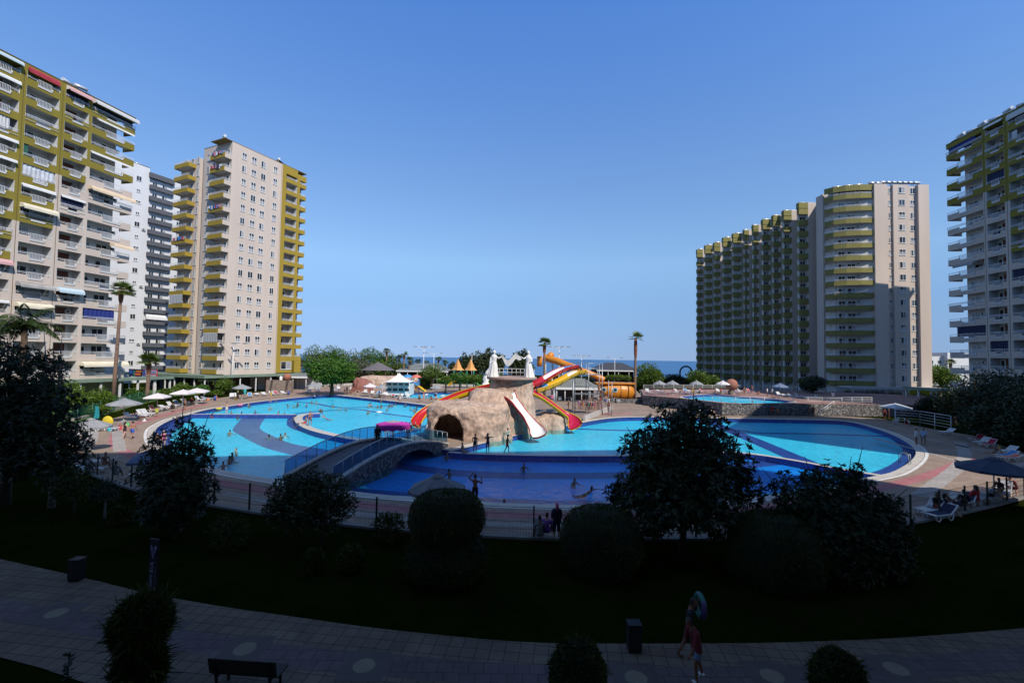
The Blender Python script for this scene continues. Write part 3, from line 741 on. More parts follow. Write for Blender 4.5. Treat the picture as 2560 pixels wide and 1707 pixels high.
def laundry(y0, y1, seed):
    r_ = random.Random(seed); m_ = MB(); cs = [M('washing white', (0.6, 0.6, 0.6), 0.9), M('washing navy', (0.02, 0.025, 0.06), 0.9), M('washing pink', (0.5, 0.2, 0.25), 0.9), M('washing blue', (0.05, 0.2, 0.5), 0.9), M('washing red', (0.4, 0.03, 0.05), 0.9)]
    y = y0
    while y < y1:
        wd = r_.uniform(.3, .6); hh = r_.uniform(.4, .9); m_.box(-0.14, -0.1, y, y+wd, .9-hh, 1.0, r_.randrange(5)); y += wd+.08
    return m_.mesh('washing', cs)
for r in range(N2):
    zf = z0b+pz*r
    a = mkobj('balcony', cbm, t2, (0, 0, zf)); mkobj('railing', r3, a)
    window(a, 1.695, 1.2, 0.0, 0.85, 2.1, 'dark' if r % 3 else 'half', -PI/2, 1); window(a, 1.695, 3.6, 0.0, 1.2, 2.1, 'split' if r % 2 else 'dark', -PI/2, 2)
    if r % 2 or r > 12: mkobj('air_conditioner', ACM, a, (1.1, 5.0, 1.5), -PI/2)
    if r in (16, 15, 12): mkobj('washing', laundry(.6, 4.6, r), a)
    if r == 2: mkobj('glazed_screen', enclm, a)
    b = mkobj('balcony', lbm, t2, (0, 0, zf)); mkobj('railing', r4, b)
    window(b, 1.695, 15.2, 0.0, 1.0, 2.1, 'dark' if r % 2 else 'split', -PI/2, 2); window(b, 1.695, 18.0, 0.2, 1.6, 1.9, 'half', -PI/2, 2)
    if r == 10: mkobj('washing', laundry(14.2, 18.6, 3), b)
    if r == 5: e_ = mkobj('glazed_screen', enclm, b, (0, 14.0, 0))
    if r: 
        c = mkobj('balcony', b1m, t2, (0, 0, zf)); mkobj('railing', r1, c); window(c, 16.8, 1.69, 0.0, 1.5, 2.1, ('dark', 'half', 'split')[r % 3])
        d = mkobj('balcony', b2m, t2, (0, 0, zf)); mkobj('railing', r2, d); window(d, 20.6, 1.69, 0.0, 1.1, 2.1, 'dark')
    for i, x in enumerate((4.6, 7.0, 9.4, 12.65)):
        k = ('dark' if (r == 7) else ('dark' if (r*3+i*5) % 11 == 0 else ('half' if (r+i*2) % 5 == 0 else 'split')))
        window(t2, x, -0.005, zf+0.75, 1.25 if i in (1, 2) else 1.1, 1.55, k)
    window(t2, 1.695, 8.9, zf+0.65, 0.95, 1.7, 'split' if r % 3 else 'dark', -PI/2); window(t2, 1.695, 12.9, zf+0.65, 0.8, 1.7, 'half' if r % 2 else 'dark', -PI/2)
window(t2, 17.3, -0.26, z0b+0.4, 3.0, 2.0, 'half')
pmb = MB(); pmb.box(15.6, 21.7, -0.25, 1.7, 3.9, z0b+pz-0.36); pmb.build('mustard_wall', mustard, t2)
for x, y in ((1.0, 2.0), (3.0, 6.5), (14.0, 1.0)): mkobj('water_heater', RHM, t2, (x, y, H2+0.1), 1.2)
# shopping arcade round its foot
ar = MB(); ar.box(-5.5, 30, -5.5, 1.6, 3.5, 3.72); ar.box(-5.5, 1.6, 1.6, 30, 3.5, 3.72); ar.box(-5.6, 30.1, -5.6, -5.45, 3.35, 3.95); ar.box(-5.6, -5.45, -5.45, 30, 3.35, 3.95)
ar.build('arcade_roof', M('green metal roof', (0.16, 0.22, 0.17), 0.6, 0.15, 0.6), t2)
fr = MB()
shopc = [M('dark shop front', (0.03, 0.025, 0.025), 0.6, 0.3), M('rust shop front', (0.16, 0.05, 0.025), 0.7, 0.3), M('lilac shop pillar', (0.3, 0.16, 0.4), 0.7), white_paint, darkglass, M('orange shop wood', (0.3, 0.12, 0.02), 0.7, 0.3)]
for i in range(14):
    y = -0.5+i*2.1; fr.box(1.3, 1.66, y, y+1.9, 0, 3.4, (0, 0, 1, 0, 5, 0, 4, 0, 0, 1, 0, 0, 4, 0)[i])
for i in range(14):
    x = 1.8+i*2.0; fr.box(x, x+1.8, -0.36, -0.04, 0, 3.4, (1, 0, 0, 4, 3, 4, 4, 3, 4, 0, 3, 4, 3, 4)[i])
fr.build('shop_front', shopc, t2)
for i in range(10):
    pm = MB(); pm.box(-5.3, -5.1, -5.2+i*3.6, -5.0+i*3.6, 0, 3.5); pm.build('column', white_paint, t2)
for i in range(9):
    pm = MB(); pm.box(-1.6+i*3.7, -1.4+i*3.7, -5.3, -5.1, 0, 3.5); pm.build('column', white_paint, t2)
def txt(s, size, mat, parent, loc, rot, name='lettering', ext=0.01, sx=1.0):
    cu = bpy.data.curves.new(name, 'FONT'); cu.body = s; cu.size = size; cu.extrude = ext; cu.align_x = 'CENTER'; cu.align_y = 'CENTER'
    tmp = bpy.data.objects.new('tmp', cu); col.objects.link(tmp); dg = bpy.context.evaluated_depsgraph_get()
    me = bpy.data.meshes.new_from_object(tmp.evaluated_get(dg)); bpy.data.objects.remove(tmp)
    me.materials.clear(); me.materials.append(mat)
    o = mkobj(name, me, parent, loc); o.rotation_euler = rot; o.scale = (sx, 1, 1)
    return o
def sign_on(parent, x, y0, y1, z0, z1, mats, rows):
    # shop fascia on the side that faces -x
    m_ = MB(); m_.box(x-0.12, x, y0, y1, z0, z1)
    s_ = m_.build('shop_sign', mats[0], parent)
    for (za, zb, ya, yb, mt) in rows:
        q = MB(); q.box(x-0.15, x-0.125, ya, yb, za, zb); q.build('sign_panel', mt, s_)
    return s_
def marks(parent, y0, y1, z0, z1, mt, seed):
    # lettering too small to read in the photograph: a line of strokes
    r_ = random.Random(seed); q = MB(); y = y0
    while y < y1-.12:
        wd = r_.uniform(.1, .22); q.box(-5.83, -5.805, y, y+wd*.45, z0, z1); q.box(-5.83, -5.806, y+wd*.45, y+wd, r_.choice((z0, (z0+z1)/2-.04, z1-.1)), z1 if r_.random() < .3 else (z0+z1)/2+.04); y += wd+.07
    q.build('lettering', mt, parent)
sred = M('sign red', (0.45, 0.02, 0.06), 0.5); sor = M('sign orange', (0.6, 0.2, 0.02), 0.5); sblk = M('sign black', (0.015, 0.015, 0.02), 0.5); sblue = M('sign blue', (0.03, 0.08, 0.35), 0.5); spale = M('sign pale', (0.5, 0.53, 0.6), 0.5); steal = M('sign teal', (0.02, 0.14, 0.14), 0.5)
s1 = sign_on(t2, -5.65, 17.4, 23.0, 3.0, 4.7, [sblk], [(3.3, 4.4, 21.5, 22.6, sblue), (3.2, 4.3, 20.2, 21.2, steal), (3.25, 3.9, 18.0, 20.0, sred)])
marks(s1, 17.6, 20.0, 4.05, 4.4, sor, 1); marks(s1, 18.0, 20.4, 3.4, 3.75, sor, 2)
s2 = sign_on(t2, -5.65, 11.4, 17.0, 3.0, 4.7, [sred], [(3.85, 4.55, 11.6, 16.0, spale), (3.1, 4.6, 16.1, 16.9, sblue)])
marks(s2, 11.8, 15.8, 4.0, 4.4, sblue, 3); marks(s2, 11.7, 15.9, 3.3, 3.6, spale, 4)

# white tower behind, slate grey balconies
P = AT(375, 428, 128)
w3 = thing('apartment_tower', 'white tower with slate grey balcony stack between the two ochre buildings', 'apartment tower', (P.x, P.y, 0), math.atan2(.917, .4))
wt = M('white render', (0.56, 0.565, 0.58), 0.85, 0.06, 0.3, streak=True); slate = M('slate grey render', (0.085, 0.09, 0.105), 0.8, 0.1, 0.4, streak=True)
mb = MB(); mb.box(-16, 0, 0, 20, -0.5, 61.0); mb.box(0, 6.2, 0.4, 20, -0.5, 59.8); mb.box(6.2, 11, 0.2, 20, -0.5, 59.6); mb.box(-0.2, 6.3, -0.6, 0.39, 58.3, 59.7, 1); mb.box(-16.05, 0.05, -0.06, 20, 61.0, 61.12, 1)
mb.build('wall', [wt, slate], w3)
bm_ = MB(); bm_.box(0.1, 6.1, -0.6, -0.45, -0.3, 0.85, 0); bm_.box(0.1, 0.24, -0.45, 0.4, -0.3, 0.85); bm_.box(5.96, 6.1, -0.45, 0.4, -0.3, 0.85); bm_.box(0.24, 5.96, -0.45, 0.42, -0.25, -0.05, 1); wbm = bm_.mesh('balcony', [slate, interior])
for r in range(17):
    zf = 3.9+3.22*r
    b = mkobj('balcony', wbm, w3, (0, 0, zf)); window(b, 1.6, 0.39, 0, 1.3, 2.1, 'dark'); window(b, 4.2, 0.39, 0, 1.4, 2.1, 'half')
    window(w3, -2.6, -0.005, zf+0.9, 0.95 if r % 2 else 1.3, 1.4 if r % 4 == 0 else 0.9, 'dark' if r % 4 == 0 else 'split'); window(w3, 8.2, 0.195, zf+0.9, 1.2, 1.2, 'dark' if r % 2 else 'split')
    if r % 5 == 2: mkobj('air_conditioner', ACM, w3, (-1.0, 0, zf+0.2))
    if r == 4: mkobj('awning', awning_mesh(5.6, 1.2, 0.5, aw_white), b, (0.3, -0.45, 2.5))
for x in (-3, -1.5, 9): mkobj('water_heater', RHM, w3, (x, 3, 61.1 if x < 0 else 59.6))

# long stepped block on the right with green balconies
t4 = thing('apartment_block', 'long stepped beige block with stacks of green balconies and rounded corner', 'apartment block', (0, 0, 0))
HS = 52.3; nf = 16; pz4 = 3.05; z04 = 3.6
mb = MB()
mb.prism([(87.5, 110), (91.0, 110), (91.0, 116), (80.0, 116), (80.0, 112.5)], -0.5, HS-1.3, 1)
mb.box(87.5, 90.6, 109.2, 110.3, 3.2, HS); mb.box(87.501, 92.2, 110.3, 116, -.5, HS-0.3); mb.box(90.6, 92.2, 109.85, 110.299, 3.2, HS-.3); mb.box(92.2, 95.9, 109.4, 128, 3.2, HS); mb.box(95.9, 98.2, 109.9, 128, 3.2, HS-.2); mb.box(98.2, 100.8, 109.2, 128, 3.2, HS)
mb.box(82.2, 100, 116.001, 180, -0.5, HS-0.5); mb.box(79.6, 82.2, 116.002, 118.6, -0.5, HS-.2)
mb.build('wall', [beige, interior], t4)
arc = [(87.5, 109.6), (84.5, 109.7), (81.5, 110.5), (79.3, 111.8), (78.1, 113.3)]
def inset(pts, d): 
    q = offset([Vector((x, y, 0)) for x, y in pts], d); return [(v.x, v.y) for v in q]
cm = MB(); inn = inset(arc, 0.15)
if (Vector(inn[2])-Vector((86, 116))).length > (Vector(arc[2])-Vector((86, 116))).length: inn = inset(arc, -0.15)
for i in range(len(arc)-1):
    a, b, c, d = arc[i], arc[i+1], inn[i+1], inn[i]
    for zz0, zz1 in ((-0.4, 0.75),):
        cm.add([(*a, zz0), (*b, zz0), (*c, zz0), (*d, zz0), (*a, zz1), (*b, zz1), (*c, zz1), (*d, zz1)], [(0,1,5,4), (2,3,7,6), (4,5,6,7), (3,2,1,0), (1,2,6,5), (3,0,4,7)])
cm.add([(*p, -0.05) for p in inn]+[(79.8, 115.8, -0.05), (87.5, 112, -0.05)], [tuple(range(len(inn)+2))], 1); cm.add([(*p, -0.3) for p in inn]+[(79.8, 115.8, -0.3), (87.5, 112, -0.3)], [tuple(range(len(inn)+2))[::-1]], 1)
cmm = cm.mesh('balcony', [green_r, interior])
rr = rail_line([(x, y) for x, y in inset(arc, 0.07)], .75, 1.1, .5)
roofm = MB()
for i in range(len(arc)-1):
    a, b, c, d = arc[i], arc[i+1], inn[i+1], inn[i]; zz0, zz1 = HS-1.4, HS
    roofm.add([(*a, zz0), (*b, zz0), (*c, zz0), (*d, zz0), (*a, zz1), (*b, zz1), (*c, zz1), (*d, zz1)], [(0,1,5,4), (2,3,7,6), (4,5,6,7), (3,2,1,0), (1,2,6,5), (3,0,4,7)])
roofm.add([(*p, HS-0.3) for p in inn]+[(79.8, 115.8, HS-0.3), (87.5, 112, HS-0.3)], [tuple(range(len(inn)+2))], 0)
roofm.build('roof_band', green_r, t4)
units = [(122,77.2,82.0),(128.5,77.0,81.3),(133,76.6,80.6),(137,75.7,80.1),(143,76,79.2),(148.6,76,78.9),(152.7,74.3,79.6),(158,73.4,78.5),(165,73.4,77.6),(169,71.8,76.7),(175.7,71.5,75.7)]
kinds4 = ('dark', 'half', 'split')
for r in range(nf):
    zf = z04+pz4*r
    b = mkobj('balcony', cmm, t4, (0, 0, zf)); mkobj('railing', rr, b)
    window(b, 86.4, 109.995, 0.05, 0.7, 2.0, 'dark', 0, 1) if False else None
    for (x, y, w_, k) in ((83.4, 114.2, 1.7, kinds4[r % 3]), (86.3, 114.2, 0.8, 'dark')): pass
    window(b, 85.5, 110.95, 0.0, 0.8, 2.0, 'dark', 0.05, 1); window(b, 83.2, 111.26, 0.0, 1.7, 2.0, kinds4[r % 3], -0.264, 2); window(b, 81.2, 111.8, 0.0, 1.5, 2.0, 'half' if r % 2 else 'dark', -0.264, 2)
    if r % 3 != 1: mkobj('air_conditioner', ACM, b, (84.6, 111.0, 1.55))
    window(t4, 91.75, 109.845, zf+.8, .7, 1.4, 'dark' if r % 2 else 'split'); window(t4, 94.3, 109.395, zf+.8, 1.5, 1.5, kinds4[(r+1) % 3]); window(t4, 97.35, 109.895, zf+.8, 1.15, 1.5, kinds4[r % 3])
# inner wall of the rounded balconies
iw = MB(); ip = [(87.48, 110.9), (84.3, 111.0), (80.6, 112.0), (79.7, 114.2)]
for i in range(len(ip)-1): iw.quad((*ip[i], 3.2), (*ip[i+1], 3.2), (*ip[i+1], HS-.5), (*ip[i], HS-.5))
iw.build('inner_wall', interior, t4)
for k, (Y, xa, xb) in enumerate(units):
    nxt = units[k+1][0] if k+1 < len(units) else 181
    xm = xa+(xb-xa)*0.52; u = MB(); u.box(xm, 84, Y, Y+1.6, -0.5, HS-0.3); u.box(xa+0.5, xm, Y+0.95, Y+1.6, -0.5, HS-.4, 1); u.box(xm-0.06, xm, Y+0.1, Y+0.95, -.5, HS-.5, 1); u.build('pier', [beige, interior], t4)
    lo = MB(); lo.box(xa, xm-0.005, Y-0.05, Y+0.08, -0.6, 0.9); lo.box(xa, xa+0.12, Y+0.08, Y+0.95, -0.6, 0.9); lo.box(xa+0.12, xm-0.06, Y+0.08, Y+0.95, -0.3, -0.05, 1); lom = lo.mesh('balcony', [green_r, interior])
    tp = MB(); tp.box(xa, xm-0.005, Y-0.05, Y+1.2, HS-1.9, HS-0.35); tp.build('roof_band', green_r, t4)
    wx = xa+0.5+(xm-xa-0.5)*0.5
    far = MB()
    for r in range(nf):
        zf = z04+pz4*r
        if k < 6:
            b = mkobj('balcony', lom, t4, (0, 0, zf))
            window(b, wx, Y+0.945, 0.0, max(.6, (xm-xa-0.5)*0.75), 2.0, ('split', 'half', 'split', 'dark')[(r*3+k*5) % 4], 0, 2)
        else:
            for vs, fs in (((xa, xm-0.005, Y-0.05, Y+0.08, zf-0.6, zf+0.9), 0), ((xa, xa+.12, Y+.08, Y+.95, zf-.6, zf+.9), 0)): far.box(*vs, fs)
            far.box(xa+0.12, xm-0.06, Y+0.08, Y+.95, zf-0.3, zf-0.05, 1)
    if k >= 6: o = far.build('balcony_stack', [green_r, interior], t4); o['kind'] = 'stuff'
    for j in range(2): mkobj('water_heater', RHM, t4, ((xa+xb)/2+0.6+j*1.9, Y+3.2, HS-.35))
for i in range(9): mkobj('water_heater', RHM, t4, (88.6+i*1.35, 111.2, HS+.02 if i < 2 else HS+0.25), 0)
for x, y in ((81.5, 113.5), (83.6, 112.6), (85.6, 112.0)): mkobj('water_heater', RHM, t4, (x, y, HS-.25), -.3)
gm = MB(); gm.box(78, 101.5, 104.5, 109.3, 3.0, 3.2); gm.box(78, 101.5, 104.4, 104.6, 2.7, 3.3); gm.build('arcade_roof', M('pale canopy', (0.45, 0.45, 0.45), .6), t4)
for i in range(7):
    pm = MB(); pm.box(78.4+i*3.8, 78.6+i*3.8, 104.7, 104.9, -.5, 3.0); pm.build('column', white_paint, t4)

# the photographer's own building, behind the viewpoint; its shadow lies over the garden
cx, cy = 44.9, 4.4; ca = math.atan2(.158, 1)
t5 = thing('apartment_block', 'beige block of balconies behind the viewpoint, shading the garden', 'apartment block', (cx, cy, 0), ca)
mb = MB(); mb.prism([(-112, -14), (12.5, -14), (0, 0), (-112, 0)], 0, 53); mb.build('wall', beige, t5)
bmm = MB(); bmm.box(0, 6, 0, 1.2, -.2, 0); bmm.box(0, 6, 1.1, 1.2, 0, .9); own = bmm.mesh('balcony', [beige])
for i in range(12):
    for r in range(16):
        if i == 6: continue
        if r in (1, 3, 6, 10, 14): mkobj('balcony', own, t5, (-110+i*9, 0, 3.5+r*3.05))

t6 = thing('apartment_block', 'beige block out of view at the far right, shading the right end of the deck', 'apartment block', (60.9, 18.4, 0), -0.6435)
mb = MB(); mb.box(0, 36, 0, 24, -.5, 53); mb.build('wall', beige, t6)
for r in range(16):
    b = MB(); b.box(8, 16, 24, 25.2, 0, .2); b.box(8, 16, 25.2, 25.3, 0, 1.0); b.build('balcony', mustard, t6, (0, 0, 3.5+r*3.05))
# ------------------------------------------------------------------ rock island, statues, slides, bridge
from mathutils import noise as mn
rockm = newmat('sprayed concrete rock'); _mt, nt, b, _o = rockm
c_ = ramp(nt, noise(nt, 0.55, 6, rough=0.65), [(0.3, (0.32, 0.21, 0.155)), (0.55, (0.5, 0.365, 0.285)), (0.75, (0.56, 0.43, 0.345))])
c2_ = ramp(nt, noise(nt, 3.5, 4, stretch=(1, 1, 0.35)), [(0.33, (0.66,)*3), (0.58, (1.04,)*3)])
nt.links.new(mixc(nt, c_, c2_, 1.0, 'MULTIPLY'), b.inputs['Base Color']); b.inputs['Roughness'].default_value = 0.9
bump(nt, b, noise(nt, 2.6, 8, rough=0.75), 0.8, 0.16); rockm = _mt
def lump(name, parent, cx, cy, rx, ry, h, pw=3.0, nth=120, nt_=26, amp=0.35, fr=0.45, seed=0, top=0.5, hole=None, mat=None, flat=0.0):
    mb = MB(); vs = []
    for j in range(nt_+1):
        t = j/nt_; z = h*(t**0.75 if flat else math.sin(t*PI/2)); k = (1-t**pw)**(1/2.2) if not flat else 1-flat*t
        for i in range(nth):
            a = 2*PI*i/nth; ca_, sa = math.cos(a), math.sin(a)
            e = (abs(ca_)**2.6+abs(sa)**2.6)**(-1/2.6)
            p = Vector((cx+rx*k*e*ca_, cy+ry*k*e*sa, z)); q = p*fr+Vector((seed*7.3, 0, 0))
            d = amp*(mn.noise(q)+0.5*mn.noise(q*2.3)+0.3*mn.noise(q*5.1)); rdg = 0.35*amp*(abs(mn.noise(Vector((a*2.6+seed, z*0.25, 3))))-0.25)
            n = Vector((ca_, sa, 0.5*t)).normalized(); p += n*(d+rdg)
            if j == 0: p.z = -0.6
            vs.append(p)
    o = len(mb.v); mb.v += [tuple(v) for v in vs]
    for j in range(nt_):
        for i in range(nth):
            f = [o+j*nth+i, o+j*nth+(i+1) % nth, o+(j+1)*nth+(i+1) % nth, o+(j+1)*nth+i]
            c = sum((Vector(mb.v[x]) for x in f), Vector())/4
            if hole and hole(c): continue
            mb.f.append(f); mb.m.append(0); mb.sm.append(True)
    e = o+nt_*nth; mb.f.append([e+i for i in range(nth)]); mb.m.append(0); mb.sm.append(False)
    return mb.build(name, mat or rockm, parent)
isl = thing('rock_island', 'rocky concrete island with a dark cave and round tower in the pool', 'artificial rock', (0, 0, 0))
cvx, cvw, cvh = -6.35, 1.6, 2.75
def hole(c): return c.y < 48.4 and abs(c.x-cvx) < cvw and c.z < cvh*math.sqrt(max(0, 1-((c.x-cvx)/cvw)**2*0.8))
lump('cave_rock', isl, -4.6, 50.0, 4.4, 3.6, 3.7, 5.5, 200, 40, 0.42, 0.6, 1, hole=hole)
tn = MB(); arch = [(cvx-cvw-0.12, -0.1)]+[(cvx+(cvw+0.12)*math.sin(-PI/2+PI*i/14), 0.75+(cvh-0.6)*math.cos(-PI/2+PI*i/14)) for i in range(15)]+[(cvx+cvw+0.12, -0.1)]
for yy0, yy1 in ((46.9, 51.5),):
    for i in range(len(arch)-1): tn.quad((arch[i][0], yy0, arch[i][1]), (arch[i+1][0], yy0, arch[i+1][1]), (arch[i+1][0], yy1, arch[i+1][1]), (arch[i][0], yy1, arch[i][1]))
    tn.add([(x, yy1, z) for x, z in arch], [tuple(range(len(arch)))])
rim = [( x, 46.75+0.15*math.sin(i*1.7), z) for i, (x, z) in enumerate(arch)]
tn.tube(rim, [0.22+0.06*math.sin(i*2.1) for i in range(len(rim))], 7)
tn.build('cave_tunnel', rockm, isl)
lump('tower_rock', isl, 0.05, 54.2, 3.0, 2.6, 6.1, nth=110, nt_=30, amp=0.22, fr=0.5, seed=3, flat=0.2)
lump('shoulder_rock', isl, -2.2, 52.6, 3.0, 3.0, 5.0, 2.4, 110, 26, 0.35, 0.55, 9)
lump('boulder', isl, 5.0, 56.6, 1.7, 1.5, 1.9, 2.2, 60, 14, 0.35, 0.8, 5); lump('boulder', isl, 3.2, 55.2, 1.2, 1.2, 1.5, 2.2, 60, 14, 0.3, 0.8, 6)
lump('boulder', isl, 0.9, 51.9, 0.6, 0.4, 0.8, 2.2, 50, 12, 0.25, 0.9, 8); lump('boulder', isl, -1.6, 48.2, 0.6, 0.4, 0.5, 2.2, 50, 12, 0.2, 0.9, 12)
lump('boulder', isl, 5.9, 57.8, 1.0, 0.9, 1.0, 2.2, 50, 12, 0.25, 0.9, 14)
pf = MB(); pf.lathe([(0, 6.02), (2.9, 6.02), (2.98, 6.1), (2.98, 6.28), (2.9, 6.32), (0, 6.32)], 40, (0.05, 54.2, 0), 0, False)
pf.build('platform', M('platform stone', (0.34, 0.24, 0.2), 0.8, 0.2, 1), isl)
rl_ = MB()
for i in range(15):
    a = PI*0.05+PI*0.9*i/14
    rl_.tube([(0.05+2.7*math.cos(a), 54.2+2.7*math.sin(a), 6.3), (0.05+2.7*math.cos(a), 54.2+2.7*math.sin(a), 7.2)], 0.025, 5)
for z in (6.75, 7.2): rl_.tube([(0.05+2.7*math.cos(PI*0.05+PI*0.9*i/30), 54.2+2.7*math.sin(PI*0.05+PI*0.9*i/30), z) for i in range(31)], 0.03, 5)
rl_.build('railing', railwhite, isl)
# statues
marble = M('white painted plaster', (0.66, 0.655, 0.64), 0.6, 0.1, 1.2)
st = thing('statue_group', 'white statue of two robed figures holding a long cloth on the tower', 'statue', (0, 0, 0))
def statue(cx, cy, z0, s, arm_to, seed):
    m_ = MB()
    prof = [(0.62, 0), (0.60, .12), (0.52, .5), (0.44, .95), (0.36, 1.35), (0.27, 1.68), (0.25, 1.8), (0.30, 2.0), (0.34, 2.2), (0.35, 2.36), (0.27, 2.5), (0.12, 2.56), (0.09, 2.62), (0.10, 2.68), (0.155, 2.76), (0.175, 2.86), (0.165, 2.97), (0.11, 3.05), (0.02, 3.08)]
    def wob(a, i):
        h = prof[i][1]; return 1+(0.11*math.sin(a*9+seed+h*0.7)+0.06*math.sin(a*14+h*2))*(1 if h < 1.7 else .25 if h < 2.4 else 0)
    lean = s*0.12
    m_.lathe(prof, 40, (0, 0, 0), 0, True, wob)
    for k in range(len(m_.v)): 
        x, y, z = m_.v[k]; m_.v[k] = (x-lean*max(0, 1.6-z)*0.6, y*0.85, z)
    sh_ = Vector((s*0.28, -0.02, 2.3)); el = Vector((s*0.55, -0.12, 2.15)); ha = Vector((s*0.8, -0.16, 2.32))
    m_.tube([sh_, el, ha], [0.11, 0.09, 0.06], 10)
    for q in range(4): m_.tube([ha+Vector((0, -0.03+0.03*q-0.02, 0)), ha+Vector((s*0.1, -0.05+0.035*q, 0.02)), ha+Vector((s*0.13, -0.05+0.035*q, -0.05))], [0.022, 0.018, 0.012], 5)
    m_.tube([ha, ha+Vector((s*0.03, -0.1, 0.03)), ha+Vector((s*0.08, -0.12, 0.05))], [0.022, 0.018, 0.012], 5)
    m_.tube([Vector((-s*0.3, 0, 2.28)), Vector((-s*0.42, -0.1, 1.9)), Vector((-s*0.15, -0.3, 1.75))], [0.11, 0.09, 0.06], 10)
    m_.tube([(0, -0.17, 2.88), (0, -0.205, 2.83), (0, -0.17, 2.81)], [0.02, 0.03, 0.02], 6)
    m_.tube([(0, 0.08, 3.0), (-s*0.05, 0.2, 2.8), (-s*0.1, 0.24, 2.4), (-s*0.12, 0.24, 2.05)], [0.12, 0.15, 0.12, 0.05], 10)
    o = m_.build('figure', marble, st, (cx, cy, z0)); return Vector((cx, cy, z0))+ha
z_p = 6.32
h1 = statue(-2.05, 53.2, z_p, 1, None, 0); h2 = statue(1.95, 53.2, z_p, -1, None, 2)
cl = MB(); nx, nz_ = 44, 8; vs = []
for j in range(nz_+1):
    v = j/nz_
    for i in range(nx+1):
        u = i/nx; p = h1.lerp(h2, u)
        wv = -0.42*math.exp(-((u-.33)/.2)**2) + 0.4*math.exp(-((u-.72)/.14)**2)+.32*math.exp(-((u-.06)/.1)**2)
        hgt = 0.35+0.55*(math.sin(PI*u)**0.6)
        vs.append((p.x, p.y+0.1*math.sin(u*9+v*2)+0.12*(v-.5), p.z+wv+0.08-hgt*v*0.85))
cl.add(vs, [(j*(nx+1)+i, j*(nx+1)+i+1, (j+1)*(nx+1)+i+1, (j+1)*(nx+1)+i) for j in range(nz_) for i in range(nx)], 0, True)
cl.build('cloth', marble, st)

# slides
sl_red = M('red fibreglass', (0.42, 0.012, 0.018), 0.3, 0.12, 1.0); sl_yel = M('yellow fibreglass', (0.62, 0.36, 0.012), 0.3, 0.12, 1.0); sl_white = M('white fibreglass', (0.66, 0.66, 0.66), 0.3, 0.08, 1.0)
sl_blue = M('blue fibreglass', (0.05, 0.27, 0.55), 0.3, 0.1, 1.0); sl_crim = M('crimson fibreglass', (0.38, 0.01, 0.05), 0.3, 0.12, 1.0); sl_or = M('orange fibreglass', (0.55, 0.2, 0.02), 0.4, 0.2, 0.8)
def smooth(pts, n=3): return chaikin([Vector(p) for p in pts], n)
def slide(name, label, pts, w, h, inner, outer, tilt=0.0, rails=None, segs=None, supports=(), joints=0):
    root = thing(name, label, 'water slide', pts[-1][:2]+(0,)); off = Vector((pts[-1][0], pts[-1][1], 0))
    P_ = [p-off for p in smooth(pts)]
    n = 9; U_in = [(w/2*math.sin(-PI/2+PI*i/(n-1)), h*(1-math.cos(-PI/2+PI*i/(n-1)))) for i in range(n)]
    U_in = [(-w/2, h*1.15)]+U_in+[(w/2, h*1.15)]
    U_in = [(a, b_+a*tilt) for a, b_ in U_in]
    U_out = [(a*1.09, b_-0.06-(.12 if abs(a) < w*.45 else 0)) for a, b_ in U_in]
    ins = MB(); N = len(P_)
    segs = segs or [(1.0, inner)]; mats_ = [s_[1] for s_ in segs]
    def mo(i, k):
        u = i/(N-1)
        for q, (e, _) in enumerate(segs):
            if u <= e: return q
        return len(segs)-1
    ins.sweep(P_, U_in, mi_of=mo, ups=True); ins.build('chute', mats_, root)
    ou = MB(); ou.sweep(P_, U_out[::-1], ups=True)
    # rolled lips
    lm = []
    for sgn_ in (-1, 1):
        pp = []
        for i, p in enumerate(P_):
            d = (P_[min(i+1, N-1)]-P_[max(i-1, 0)]).normalized(); sd = d.cross(Vector((0, 0, 1))).normalized(); pp.append(p+sd*sgn_*w*0.52+Vector((0, 0, h*1.16+sgn_*w*.52*tilt)))
        ou.tube(pp, 0.055, 6)
    for i in range(joints):
        k = int((i+0.7)/joints*(N-1)); p = P_[k]; d = (P_[min(k+1, N-1)]-P_[max(k-1, 0)]).normalized(); sd = d.cross(Vector((0, 0, 1))).normalized()
        ou.tube([p+sd*a*1.04+Vector((0, 0, b_-0.02)) for a, b_ in U_out], 0.035, 5, 1)
    ou.build('shell', [outer, black], root)
    for u in supports:
        k = int(u*(N-1)); p = P_[k]
        if p.z > 0.5:
            s_ = MB(); s_.tube([(p.x, p.y, -0.5), (p.x, p.y, p.z-0.05)], 0.07, 8); s_.build('support_post', steel, root)
    return root
slide('water_slide', 'white bottomed water slide with red sides dropping from the rock tower', [(-.6,52.4,4.35),(-.35,51.3,4.3),(.1,50.9,3.95),(.65,50.75,3.2),(1.2,50.6,2.55),(1.9,50.45,1.6),(2.5,50.15,.85),(2.85,49.8,.42),(3.0,49.2,.22),(3.05,48.9,.2)], 1.6, .3, sl_white, sl_red, -.28, supports=(.62,))
slide('water_slide', 'crimson water slide with yellow sides on the right of the rock tower', [(2.3,54.8,4.5),(3.3,55.1,4.0),(4.3,55.5,3.3),(5.4,55.9,2.55),(6.3,56.2,1.85),(7.0,56.4,1.3),(7.55,56.2,.8),(7.8,55.6,.35),(7.85,55.3,.25)], 1.6, .28, sl_crim, sl_yel, -.42, supports=(.45, .72))
slide('water_slide', 'red and yellow slide curling round the left of the rock into the pool', [(-2.5,57.3,4.6),(-4.5,57.8,4.1),(-6.5,57.9,3.5),(-8.4,57.5,2.7),(-9.8,56.9,1.9),(-10.8,56.0,1.2),(-11.2,55.2,.6),(-11.3,54.6,.25)], 1.2, .45, sl_red, sl_yel, .3, supports=(.55, .75))
